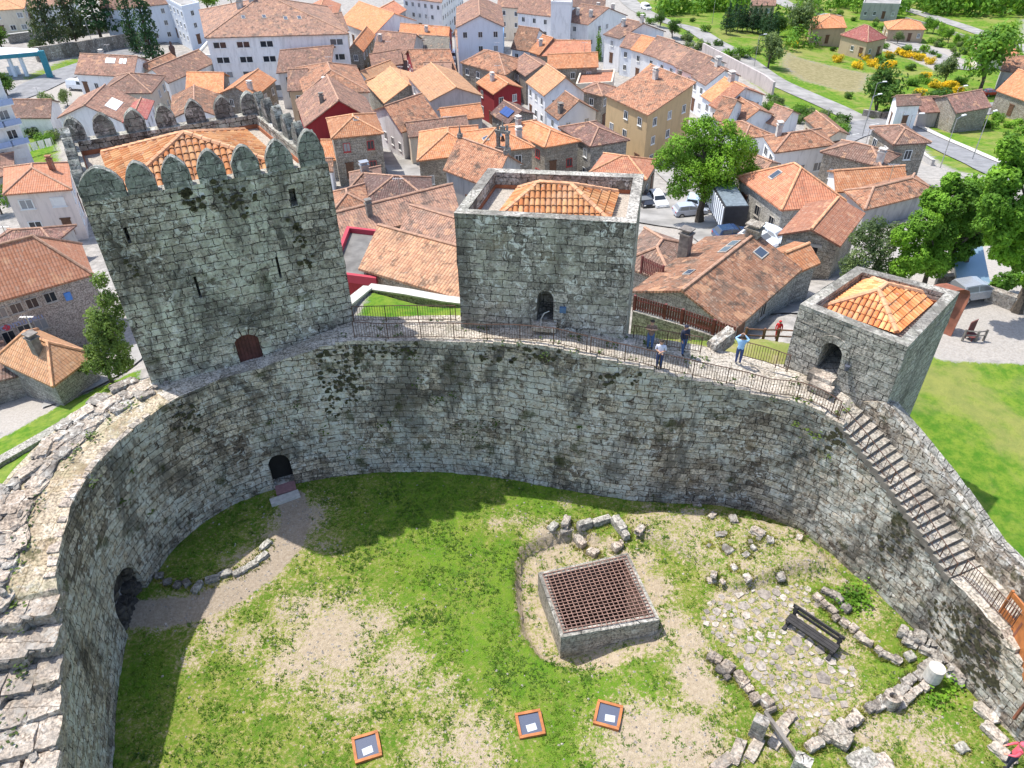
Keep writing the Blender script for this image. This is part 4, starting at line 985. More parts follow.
# ------------------------------------------------------------------ skylights in the grass
for px,py,rz,lab in ((530,725,.18,'rust-framed glazed ground hatch, middle one of three in the grass'),(608,716,-.3,'rust-framed glazed ground hatch nearest the cistern'),(367,748,.3,'rust-framed glazed ground hatch at the bottom left of the lawn')):
    p = cg(px,py); root = thing('ground_skylight', lab, 'skylight', p)
    mb = MB(); cs, sn = math.cos(rz), math.sin(rz)
    for dx,dy,w,d in ((0,.5,1.1,.12),(0,-.5,1.1,.12),(.5,0,.12,.9),(-.5,0,.12,.9)): mb.box((p.x+dx*cs-dy*sn, p.y+dx*sn+dy*cs, p.z+.06), (w,d,.2), rz)
    mb.build('frame', MT['corten'], root); mb = MB(); mb.box((p.x,p.y,p.z+.085), (.9,.9,.02), rz); g = mb.build('pane', glossy('blue_grey_glass',(.10,.115,.16),.1,.3), root)
    mb = MB(); mb.box((p.x+.06,p.y-.16,p.z+.105), (.42,.3,.01), rz+.1); mb.build('painted_reflection', flat('pale_blue_reflection', (.50,.54,.60), .5), g)  # pale slip laid on the pane, a reflection put in as colour
# ------------------------------------------------------------------ bench
a_, b_ = cg(787,621), cg(835,655); d_ = b_-a_; L = d_.length; rz = math.atan2(d_.y,d_.x); c = (a_+b_)/2
bench = thing('park_bench', 'dark wooden bench standing on the cobbled floor', 'bench', c)
u_ = Vector((math.cos(rz),math.sin(rz),0)); w_ = Vector((u_.y,-u_.x,0))   # w_ points away behind the backrest? (towards the right of u)
w_ = -w_ if w_.y > 0 else w_
mb = MB()
for k in range(3): mb.box(c+w_*(-.1+.17*k)+Vector((0,0,.46)), (L,.15,.06), rz)
mb.build('seat', MT['black'], bench)
mb = MB(); mb.box(c-w_*.30+Vector((0,0,.66)), (L,.06,.16), rz); mb.box(c-w_*.34+Vector((0,0,.9)), (L+.1,.07,.2), rz); mb.build('backrest', MT['black'], bench)
for e in (-1,1):
    mb = MB(); q = c+u_*(e*(L/2-.12))
    mb.box(q+w_*.02+Vector((0,0,.06)), (.16,1.1,.14), rz); mb.box(q+w_*.2+Vector((0,0,.27)), (.14,.16,.34), rz); mb.box(q-w_*.3+Vector((0,0,.5)), (.14,.14,.95), rz); mb.box(q+Vector((0,0,.40)), (.14,.75,.08), rz)
    mb.build('leg', MT['black'], bench)
# ------------------------------------------------------------------ rust panels by the lower steps
pan = thing('corten_screen', 'tall rust-brown steel screen beside the steps at the right edge', 'screen', wall_pt(S_LAND,1.6,4))
def sheet(mb, a, b, z0, z1, th=.08, m=0):
    d = Vector((b.x-a.x,b.y-a.y,0)); mb.box(((a.x+b.x)/2,(a.y+b.y)/2,(z0+z1)/2), (d.length,th,z1-z0), math.atan2(d.y,d.x), m=m)
base0 = at(1000,612,4.08); base1 = at(1013,628,4.08); base2 = at(1027,712,2.2)
mb = MB(); d_ = base2-base1; n_ = Vector((-d_.y,d_.x,0)).normalized()*.04; q_ = [(base1,4.1),(base2,2.6),(base2,5.0),(base1,5.45)]
mb.prism([(v.x,v.y) for v in (base1-n_,base2-n_,base2+n_,base1+n_)], [4.1,2.5,2.5,4.1], [5.45,4.9,4.9,5.45]); mb.build('long_panel', MT['corten'], pan)
mb = MB()
for f in (.1,.9): q = base1.lerp(base2,f); mb.box((q.x,q.y,3.),(.1,.1,3.6))
mb.build('panel_post', MT['corten_dark'], pan)
mb = MB()
for q in (base0, base1): mb.box((q.x,q.y,4.75),(.1,.1,1.5))
sheet(mb, base0, base1, 4.1, 4.45); sheet(mb, base0, base1, 5.2, 5.45); mb.build('end_frame', MT['corten'], pan)
d_ = (base1-base0); mb = MB()
for k in range(1,6): q = base0+d_*(k/6); mb.box((q.x,q.y,4.82),(.03,.03,.8))
mb.build('end_bars', MT['corten_dark'], pan)
# ------------------------------------------------------------------ weeds on the masonry
WEED = leaf('wall_weed_leaves', (.03,.06,.012), (.075,.12,.025), .2)
mb = MB(); rs = random.Random(33)
def weed(mb, p, r_, n=26):
    for k in range(n):
        q = p+Vector((rs.gauss(0,r_), rs.gauss(0,r_), rs.gauss(0,r_*.8))); a = rs.uniform(0,6.28); t = rs.uniform(-.6,1.2); l = rs.uniform(.05,.11)
        u1 = Vector((math.cos(a),math.sin(a),t*.4)).normalized()*l; u2 = Vector((-math.sin(a),math.cos(a),rs.uniform(-.4,.4))).normalized()*l
        mb.poly([q-u1,q-u2*.6,q+u1,q+u2*.6])
spots = [(412,356),(405,350),(470,410),(474,432),(480,422),(460,424),(390,420),(380,424),(440,397),(452,392),(435,396),(546,352),(290,428),(296,402),(322,430),(348,455),(455,470),(580,425),(805,425),(797,423),(820,435),(812,432),(830,455),(526,425),(270,420),(360,445),(420,380),(497,420),(90,480),(120,500),(150,510),(130,470)]
for x,y in spots:
    t = s_ray(x,y)
    if t and t[1] > .3: weed(mb, wall_pt(t[0],-.06,t[1]), rs.uniform(.1,.22), 20)
for k in range(60):
    s = rs.uniform(S_LTR-1, S_STAIR0); weed(mb, wall_pt(s, rs.choice((.02,.5,1.2,1.9))+rs.uniform(-.1,.1), z_top(s)+.05), .1, 8)
for k in range(60):
    s = rs.uniform(S_STEP-5, S_LT); weed(mb, wall_pt(s, rs.uniform(.35,.5)*thick(s), z_top(s)+.03), .14, 7)
kind(mb.build('wall_weeds', WEED), 'stuff')
mb = MB(); MOSS = flat('dry_moss', (.05,.046,.022), 1., .5, scale=9)
def mossq(p, t, n, r_):
    k = rs.randint(5,7); a0 = rs.uniform(0,6); u_ = Vector((0,0,1)); pts = [p+n*.05]
    mb.poly([p+n*.03+t*(r_*rs.uniform(.5,1.)*math.cos(a0+6.283*i/k))+u_*(r_*rs.uniform(.5,1.)*math.sin(a0+6.283*i/k)) for i in range(k)])
for x0,x1,y0,y1,n in ((318,362,345,400,90),(316,350,400,468,60),(356,420,342,356,40),(480,560,347,362,40),(600,640,372,384,20),(826,850,428,452,24),(880,912,520,560,30),(170,200,402,430,26),(955,1000,606,690,170),(930,960,600,650,50)):
    for k in range(n):
        t_ = s_ray(rs.uniform(x0,x1), rs.uniform(y0,y1))
        if t_ and .2 < t_[1] < z_top(t_[0])-.1:
            p = wall_pt(t_[0],-.05,t_[1]); q = wall_pt(t_[0]+.2,-.05,t_[1]); mossq(p, (q-p).normalized(), (wall_pt(t_[0],-1,t_[1])-p).normalized(), rs.uniform(.06,.2))
for x,y,n,sp_ in ((186,192,14,5),(192,203,12,5),(222,190,10,6),(236,196,12,7),(240,206,8,5),(205,207,6,5),(128,262,4,3),(137,271,5,3),(300,240,10,4),(305,262,8,4),(298,225,6,4)):
    for k in range(n): mossq(hit_plane(x+rs.gauss(0,sp_), y+rs.gauss(0,sp_*.7), QL[0], nL)+nL*.04, tL, nL, rs.uniform(.08,.2))
kind(mb.build('wall_moss', MOSS), 'stuff')
mb = MB()
for k in range(40): p = cg(rs.uniform(838,868), rs.uniform(588,610)); weed(mb, p+Vector((0,0,.1)), .22, 14)
for k in range(30): p = cg(rs.uniform(925,965), rs.uniform(676,705)); weed(mb, p+Vector((0,0,.08)), .2, 10)
kind(mb.build('ground_weeds', MT['leaf_bright']), 'stuff')
# grass gathered round the bedded stones, and pebbles on the worn earth
mb = MB(); rs = random.Random(55)
for x0,y0,r0 in STONEPOS:
    for k in range(26):
        a = rs.uniform(0,6.28); d = r0*rs.uniform(.75,1.35)+rs.uniform(0,.1); x = x0+math.cos(a)*d; y = y0+math.sin(a)*d; z = hc(x,y)-.02; R0 = rs.uniform(.04,.1); hh = rs.uniform(.06,.16)
        for q in range(5):
            a = rs.uniform(0,6.28); w = rs.uniform(.014,.03); dx, dy = math.cos(a), math.sin(a); ox = x+rs.uniform(-1,1)*.06; oy = y+rs.uniform(-1,1)*.06
            mb.poly([(ox-dy*w, oy+dx*w, z), (ox+dy*w, oy-dx*w, z), (ox+dx*R0+dy*w*.4, oy+dy*R0-dx*w*.4, z+hh), (ox+dx*R0-dy*w*.4, oy+dy*R0+dx*w*.4, z+hh)])
kind(mb.build('grass_tufts', leaf('mixed_dry_grass', (.08,.15,.02), (.24,.24,.07), .3)), 'stuff')
mb = MB(); n = 0
while n < 2600:
    x = rs.uniform(-18, 21); y = rs.uniform(13, 31)
    if not in_poly(x, y, WALLPOLY) or in_poly(x, y, CUTP): continue
    b_, g_ = bare_at(x, y)
    if rs.random() > b_*.9+.04: continue
    r0 = rs.choice((.025,.03,.04,.05,.07)); z = hc(x,y); m = 5; a0 = rs.uniform(0,6); ring = [(x+r0*rs.uniform(.7,1.2)*math.cos(a0+6.283*i/m), y+r0*rs.uniform(.7,1.2)*math.sin(a0+6.283*i/m), z) for i in range(m)]; t = (x+rs.uniform(-.3,.3)*r0, y+rs.uniform(-.3,.3)*r0, z+r0*.8)
    for i in range(m): mb.poly([ring[i], ring[(i+1)%m], t])
    n += 1
kind(mb.build('pebbles', MT['cobble']), 'stuff')
# ================================================================== TERRAIN
def G(P, h=0.): return [ground(x,y,h) for x,y in P]
ZONES = []   # (polygon world xy, colour index r,g,b) : r grass, g scrub/dry, b pale gravel
def zone(px, col, ext=None):
    P = [tuple(p[:2]) for p in G(px)]
    ZONES.append((P + (ext or []), col))
zone([(625,0),(1024,0),(1024,100),(1024,190),(985,175),(960,172),(925,150),(900,134),(850,128),(800,110),(765,92),(735,70),(700,45),(660,25)], (1,.38,0))
zone([(785,50),(800,58),(840,68),(872,74),(862,92),(845,92),(800,80),(780,65)], (.25,1,0))
zone([(785,95),(815,103),(850,118),(848,130),(825,125),(790,108)], (1,0,0))
zone([(925,128),(960,120),(1000,115),(1024,112),(1024,150),(985,150),(950,140)], (1,.4,0))
zone([(885,35),(950,50),(965,62),(940,72),(905,56),(880,50)], (0,0,1))
zone([(8,33),(40,24),(45,36),(15,40)], (1,0,0)); zone([(24,78),(60,62),(88,56),(85,62),(50,75),(32,82)], (1,.1,0))
zone([(640,198),(690,205),(740,205),(760,240),(700,238),(642,232)], (0,0,1))
zone([(40,82),(82,76),(130,80),(100,100),(60,100),(15,108),(12,96)], (0,0,1))
ZONES.append(([(18,24),(90,0),(90,20),(60,36),(45,42),(36,41),(29,41.5),(24,44),(20,40),(17,34)], (1,.36,0)))
zone([(-10,138),(30,128),(56,130),(58,168),(20,178),(-10,182)], (1,.2,0))
ZONES.append(([(-160,-80),(-36,-80),(-36,20),(-48,44),(-60,66),(-85,80),(-110,60),(-160,40)], (1,.4,0))); ZONES.append(([(20,-80),(160,-80),(160,60),(100,90),(75,80),(92,45),(70,28),(24,-2)], (1,.35,0))); ZONES.append(([(-36,-80),(20,-80),(22,-2),(-14,-2),(-30,2)], (1,.25,0)))
zone([(930,228),(1024,205),(1060,300),(1024,302),(990,286),(955,276)], (1,.1,0))
ZONES.append(([(29,41.5),(36,41),(45,40),(70,30),(90,45),(60,64),(40,62),(31,56),(27,48)], (0,0,1)))
ZONES.append(([(-9.5,33),(-2,33),(-1,42.5),(-9,44.5)], (1,.4,0))); ZONES.append(([(6,32),(15,29),(18,36),(14,41),(6,42)], (1,.62,0)))
ZONES.append(([(-45,-5),(-15,-5),(-19,22),(-26,26),(-33,22)], (1,.05,0)))
zone([(0,395),(60,395),(75,405),(0,445)], (0,0,1)); zone([(100,350),(145,340),(140,372),(95,385),(60,402),(50,400)], (.2,.1,.8))
zone([(-20,452),(0,439),(63,403),(110,383),(140,370),(140,388),(100,402),(60,445),(0,505),(-20,520)], (1,.05,0))
NR, NA = 250, 620
rr = [0.]; st_ = .8
while len(rr) < NR: rr.append(rr[-1]+max(.75, rr[-1]*.0155)); 
rr = np.array(rr); rr[-14:] = rr[-15]*np.power(1.22, np.arange(1,15))
aa = np.linspace(0, 2*math.pi, NA, endpoint=False)
X = (rr[:,None]*np.cos(aa)[None,:]); Y = 24+rr[:,None]*np.sin(aa)[None,:]
Z = terr_np(X, Y)
inside = in_poly_np(X, Y, WALLPOLY)
hills = np.clip((np.hypot(X, Y)-700)/2500, 0, 1); Z = Z+hills**1.5*120*(1+.4*np.sin(X*.004)+.3*np.cos(Y*.005))
rng = np.random.RandomState(1); Z = Z+np.where(np.hypot(X,Y) > 34, rng.normal(0,.02,Z.shape), 0)
Z = np.where(inside, -1.6, Z)
colr = np.zeros((NR, NA, 4)); colr[...,3] = 1
Rr = np.hypot(X, Y); out_ = (Rr > 345); colr[out_,0] = 1; colr[out_,1] = .4
def sd_np(P):
    d = np.full(X.shape, 1e9); n = len(P)
    for i in range(n):
        a, b = P[i], P[(i+1)%n]; ex, ey = b[0]-a[0], b[1]-a[1]; L2 = ex*ex+ey*ey+1e-9
        t = np.clip(((X-a[0])*ex+(Y-a[1])*ey)/L2, 0, 1); d = np.minimum(d, np.hypot(X-a[0]-t*ex, Y-a[1]-t*ey))
    return np.where(in_poly_np(X, Y, P), d, -d)
softw = np.maximum(.9, np.hypot(X, Y-24)*.02)
for P, c in ZONES:
    k = np.clip(.5+sd_np(P)/softw*.5, 0, 1)[...,None]; colr[...,:3] = colr[...,:3]*(1-k)+np.array(c)*k
inn_ = in_poly_np(X, Y, [(wall_pt(s,.1).x, wall_pt(s,.1).y) for s in np.linspace(0, PS[-1], 120)])
verts = np.stack([X,Y,Z],-1).reshape(-1,3)
faces = []
for i in range(NR-1):
    for j in range(NA):
        k = (j+1)%NA
        if inn_[i,j] and inn_[i+1,j] and inn_[i,k] and inn_[i+1,k]: continue
        faces.append((i*NA+j, (i+1)*NA+j, (i+1)*NA+k, i*NA+k))
me = bpy.data.meshes.new('terrain'); me.from_pydata(verts.tolist(), [], faces)
at_ = me.color_attributes.new('cover', 'FLOAT_COLOR', 'POINT'); at_.data.foreach_set('color', colr.reshape(-1))
me.polygons.foreach_set('use_smooth', [True]*len(faces))
def terrain_mat():
    m, nt, b = newmat('hillside_ground'); p = pos(nt)
    a = nt.nodes.new('ShaderNodeVertexColor'); a.layer_name = 'cover'
    sep = nt.nodes.new('ShaderNodeSeparateColor'); lk(nt, a.outputs[0], sep.inputs[0])
    n1 = noise(nt, p, .12, 6, .65, .5); n2 = noise(nt, p, 1.1, 7, .68); n3 = noise(nt, p, 6, 5, .7)
    town = mixc(nt, ramp(nt, n2, .35, .65), (.26,.245,.225), (.40,.375,.345))
    gr = mixc(nt, ramp(nt, n2, .35, .65), (.065,.17,.014), (.17,.25,.03))
    gr = mixc(nt, mth(nt,'MULTIPLY', ramp(nt, n3, .5, .7), .5), gr, (.045,.10,.015))
    gr = mixc(nt, mth(nt,'MULTIPLY', ramp(nt, n1, .45, .62), mth(nt,'ADD', .18, sep.outputs[1])), gr, (.30,.26,.10))
    dry = mixc(nt, ramp(nt, n2, .3, .7), (.19,.17,.08), (.31,.27,.15))
    grav = mixc(nt, ramp(nt, n3, .3, .7), (.31,.285,.255), (.42,.39,.355)); grav = mixc(nt, mth(nt,'MULTIPLY',ramp(nt, n2, .55,.7), .4), grav, (.34,.31,.26))
    wob = mth(nt,'ADD', mth(nt,'MULTIPLY', mth(nt,'SUBTRACT', n2, .5), 1.0), mth(nt,'MULTIPLY', mth(nt,'SUBTRACT', n3, .5), .6))
    col = mixc(nt, ramp(nt, mth(nt,'ADD', sep.outputs[0], wob), .4, .6), town, gr)
    col = mixc(nt, ramp(nt, mth(nt,'ADD', sep.outputs[1], wob), .6, .8), col, dry)
    col = mixc(nt, ramp(nt, mth(nt,'ADD', sep.outputs[2], wob), .4, .55), col, grav)
    lk(nt, col, b.inputs['Base Color']); b.inputs['Roughness'].default_value = 1.; b.inputs['Specular IOR Level'].default_value = .1
    bump(nt, b, mth(nt,'ADD', n2, n3), .5, .12); return m
MT['terrain'] = terrain_mat(); me.materials.append(MT['terrain'])
kind(tag_o := bpy.data.objects.new('hillside', me), 'structure'); COL.objects.link(tag_o)
# ------------------------------------------------------------------ roads
def strip(name, px, width, mat, dz=.14, world=False, lines=None, structure=True):
    P = [Vector(p) for p in px] if world else [Vector((p.x,p.y,0)) for p in G(px)]
    C_ = catmull([(p.x,p.y,0) for p in P], 1.5); rows = []; n = 5; s = 0
    for i, p in enumerate(C_):
        a = C_[max(i-1,0)]; b = C_[min(i+1,len(C_)-1)]; t = (b-a).normalized(); nn = Vector((-t.y,t.x,0))
        wv = width if not callable(width) else width(i/len(C_))
        rows.append([Vector((q.x,q.y,0)) for q in (p+nn*(wv*(k/(n-1)-.5)) for k in range(n))])
    fl = [q for r_ in rows for q in r_]; zz = terr_np(np.array([q.x for q in fl]), np.array([q.y for q in fl]))
    for q, z in zip(fl, zz): q.z = z+dz
    mb = MB(); grid(mb, [r_[::-1] for r_ in rows]); o = mb.build(name, mat); kind(o, 'structure'); return rows
strip('road', [(622,-6),(640,10),(664,21),(692,29),(712,41),(730,51),(748,63),(772,80),(800,93),(832,107),(862,121),(880,125)], 6.5, MT['pale_paving'])
strip('road', [(826,142),(845,133),(880,125),(925,120),(965,112),(1000,108),(1040,104)], 8, MT['asphalt'], .17)
strip('road', [(905,124),(930,138),(960,153),(985,164),(1010,176),(1040,186)], 6.5, MT['asphalt'], .15)
strip('road', [(770,-4),(790,6),(812,13),(840,17)], 7, MT['pale_paving']); strip('road', [(885,4),(915,12),(945,21),(975,31),(1005,42),(1035,52)], 6, MT['pale_paving'])
strip('road', [(880,38),(900,42),(925,52),(950,66),(962,66)], 9, MT['pale_paving'], .16)
strip('road', [(-10,104),(25,92),(60,76),(100,62),(125,50),(150,42),(185,34),(215,20),(245,8),(262,-4)], 8, MT['asphalt'])
strip('pavement', [(2,42),(30,40),(62,37),(85,33)], 5, MT['pale_paving'], .13)
strip('street', [(352,60),(364,85),(372,100),(383,128),(393,150),(404,172),(414,190)], lambda f: 3.4+1.6*f, MT['pale_paving'])
strip('road', [(386,28),(392,18),(398,8),(402,-6)], 7, MT['pale_paving'])
strip('street', [(452,48),(454,66),(458,84),(470,96),(486,108)], 3.5, MT['pale_paving'])
strip('street', [(600,112),(628,118),(645,142),(660,160),(690,186),(730,206),(760,232)], 5, MT['pale_paving'])
strip('car_park', [(632,222),(660,214),(700,214),(740,222),(772,238)], 15, MT['pale_paving'], .16)
strip('path', [(45,402),(75,392),(108,376),(128,362),(140,345)], 2.6, MT['pale_paving'], .16)
strip('street', [(742,262),(768,292),(784,314)], 4, MT['asphalt'], .12)
strip('pavement', [(914,124),(940,137),(970,150),(1000,163),(1040,177)], 1.4, MT['slab'], .26)
# main road centre line dashes
for k in range(9):
    a = (828+k*22, 140-k*3.9) if k < 2 else (870+(k-2)*20, 126-(k-2)*2.6)
    strip('road_marking', [a, (a[0]+9, a[1]-1.4)], .18, MT['line'], .21)
# ------------------------------------------------------------------ walls round the castle ground
def block_wall(label, pts, th, hh, mat, top=None, name='garden_wall', world=False, below=1.2):
    P = [Vector(p) for p in pts] if world else G(pts)
    root = thing(name, label, 'wall', P[0]); mb = MB(); mt = MB(); u = 0
    for a, b in zip(P[:-1], P[1:]):
        d = Vector((b.x-a.x,b.y-a.y,0)); L = d.length; d /= L; n = Vector((-d.y,d.x,0)); ns = max(1,int(L/2.5))
        for k in range(ns):
            p = a+d*(L*k/ns); q = a+d*(L*(k+1)/ns); zp = terr(p.x,p.y); zq = terr(q.x,q.y)
            r_ = [p-n*th/2, q-n*th/2, q+n*th/2, p+n*th/2]
            mb.prism([(v.x,v.y) for v in r_], [zp-below,zq-below,zq-below,zp-below], [zp+hh,zq+hh,zq+hh,zp+hh])
            r_ = [p-n*(th/2+.06), q-n*(th/2+.06), q+n*(th/2+.06), p+n*(th/2+.06)]
            if top: mt.prism([(v.x,v.y) for v in r_], [zp+hh+.003,zq+hh+.003,zq+hh+.003,zp+hh+.003], [zp+hh+.12,zq+hh+.12,zq+hh+.12,zp+hh+.12])
    mb.build('wall', mat, root)
    if top: mt.build('coping', top, root)
    return root
block_wall('low pale-topped wall enclosing the grass terrace behind the walkway', [(-10.2,39,0),(-9.3,43.6,0),(-1.6,40.2,0),(-1.0,36.5,0)], .6, .7, MT['house_stone_grey'], MT['slab'], world=True)
block_wall('low pale stone wall between the two grass strips outside the left wall', [(-30,486),(0,466),(35,446),(76,422),(110,398)], .7, .4, MT['coping'], MT['coping'])
block_wall('dark stone wall beside the parked silver car under the trees', [(934,287),(962,287),(985,300),(1012,309),(1040,318)], .6, 1.1, MT['rockdark'])
block_wall('dark retaining wall below the conifers at the top left', [(38,62),(80,56),(125,48),(142,46)], .8, 3.2, MT['rockdark'])
block_wall('upper stone wall along the green lawn at the top left', [(10,44),(50,39),(95,34),(132,30)], .6, 2.2, MT['house_stone_grey'], MT['slab'])
block_wall('long pale retaining wall behind the row of hillside houses', [(702,55),(722,66),(742,77),(762,88),(772,96)], .5, 3.0, MT['mauve'])
block_wall('rubble retaining wall on the far side of the main road', [(862,116),(880,119),(898,118)], .6, 1.4, MT['rockdark'])
block_wall('roadside wall with white parapet by the square stone house', [(895,141),(915,150),(932,166)], .4, .9, MT['grey'], MT['slab'])
block_wall('field wall below the far road at the top right', [(905,20),(940,30),(975,42),(1000,52)], .5, 1.0, MT['house_stone_grey'])
# broken stone block on the walkway beside the man in light blue
p = at(719,350,8.6); mb = MB(); mb.rock((p.x+.3,p.y+.9,p.z-.2), (1.35,.6,.9), .55, 300, .08, n=6, round_=.12, tilt=.35); tag(mb.build('wall_stub', MT['rockdark'], None, loc=p), 'sloping broken wall stub beside the man in light blue', 'ruin')
# red-brown picket fence behind the people
def fence(label, P, hh, mat, base_h=0., base_mat=None, name='fence'):
    root = thing(name, label, 'fence', P[0]); mb = MB(); mp = MB(); mr = MB(); bb = MB()
    for a, b in zip(P[:-1], P[1:]):
        d = b-a; L = d.length; n = int(L/.16); rz = math.atan2(d.y,d.x)
        for k in range(n):
            p = a.lerp(b,(k+.5)/n); mb.box(p+Vector((0,0,base_h+hh/2+.05)), (.12,.025,hh), rz)
        for k in range(int(L/2)+1): p = a.lerp(b,k*2/L); mp.box(p+Vector((0,0,base_h+hh/2)), (.14,.14,hh+.2), rz)
        for z in (.25,hh-.2):
            r_ = [a+Vector((0,0,base_h+z)), b+Vector((0,0,base_h+z))]; mr.tube(r_[0], r_[1], .04, n=4)
        if base_mat:
            nn = Vector((-d.y,d.x,0)).normalized()*.18
            bb.prism([(v.x,v.y) for v in (a-nn,b-nn,b+nn,a+nn)], [a.z-2.5,b.z-2.5,b.z-2.5,a.z-2.5], [a.z+base_h,b.z+base_h,b.z+base_h,a.z+base_h])
    mb.build('pickets', mat, root); mp.build('posts', mat, root); mr.build('rails', mat, root)
    if base_mat: bb.build('base_wall', base_mat, root)
redwood = flat('red_brown_fence_paint', (.16,.045,.04), .7, .25)
za = 5.0
fence('red-brown picket fence on a low wall behind the standing people', [at(633,318,za), at(680,332,za), at(732,350,za)], .95, redwood, .6, MT['house_stone_grey'])
fence('short red-brown picket fence behind the right corner of the middle tower', [at(641,272,1.5), at(662,282,1.5)], 1.3, redwood)
# post and rail fence by the red figure
def postrail(label, P, hh, mat):
    root = thing('post_and_rail_fence', label, 'fence', P[0]); mp = MB(); mr = MB()
    for k, p in enumerate(P): mp.box(p+Vector((0,0,hh/2)), (.12,.12,hh+.1), .4)
    for a, b in zip(P[:-1],P[1:]):
        for z in (.5,hh-.05): mr.tube(a+Vector((0,0,z)), b+Vector((0,0,z)), .05, n=5)
    mp.build('posts', mat, root); mr.build('rails', mat, root)
postrail('low dark post-and-rail fence in front of the figure in red', [at(x,y,4.6) for x,y in ((744,342),(762,343),(776,343),(792,344))], 1.0, MT['wood'])
postrail('low grey wooden rail fence around the dark red chair on the lawn edge', [ground(x,y) for x,y in ((962,341),(975,342),(983,341))], .9, MT['chim_dark'])
# ================================================================== TOWN
def unit_window(fm, nm):
    mb = MB()
    for c, d in (((0,.035,.04),(1.,.07,.08)),((0,.035,.97),(1.,.07,.06)),((-.46,.035,.5),(.08,.07,.86)),((.46,.035,.5),(.08,.07,.86)),((0,.03,.5),(.05,.05,.86))): mb.box(c, d)
    mb.box((0,.06,-.03),(1.15,.12,.06)); return mb.build('window', fm)
def unit_pane():
    mb = MB(); mb.poly([(-.42,.012,.08),(.42,.012,.08),(.42,.012,.94),(-.42,.012,.94)][::-1]); return mb.build('pane', MT['glass'])
WFR = {k: unit_window(MT[m], k) for k, m in (('white','frame'),('red','frame_red'),('stone','frame_stone'))}
PANE = unit_pane()
_md = MB(); _md.box((0,.03,.5),(1.,.06,1.)); _md.box((0,.05,1.03),(1.2,.1,.08)); DOOR = _md.build('door', MT['wood'])
_shut = MB()
for k in (-1,1): _shut.box((k*.24,.02,.5),(.44,.03,.84))
SHUT = _shut.build('shutter', MT['frame'])
PROTOS = list(WFR.values())+[PANE, DOOR, SHUT]; WM = {k: o.data for k, o in WFR.items()}; PM = PANE.data; DM = DOOR.data; SM = SHUT.data
for o in PROTOS: bpy.data.objects.remove(o)
def put(name, me, parent, loc, rz, sc):
    o = bpy.data.objects.new(name, me); COL.objects.link(o); o.parent = parent
    o.location = Vector(loc)-parent_loc(parent); o.rotation_euler = (0,0,rz); o.scale = sc; return o
def window(parent, loc, n, w, h, frame='white', closed=False):
    rz = math.atan2(-n.x, n.y)
    o = bpy.data.objects.new('window', WM[frame]); COL.objects.link(o); o.parent = parent
    o.location = Vector(loc)-parent_loc(parent); o.rotation_euler = (0,0,rz); o.scale = (w,1,h)
    p = bpy.data.objects.new('shutter' if closed else 'pane', SM if closed else PM); COL.objects.link(p); p.parent = o
    return o
hr = random.Random(44); HOUSES = {}
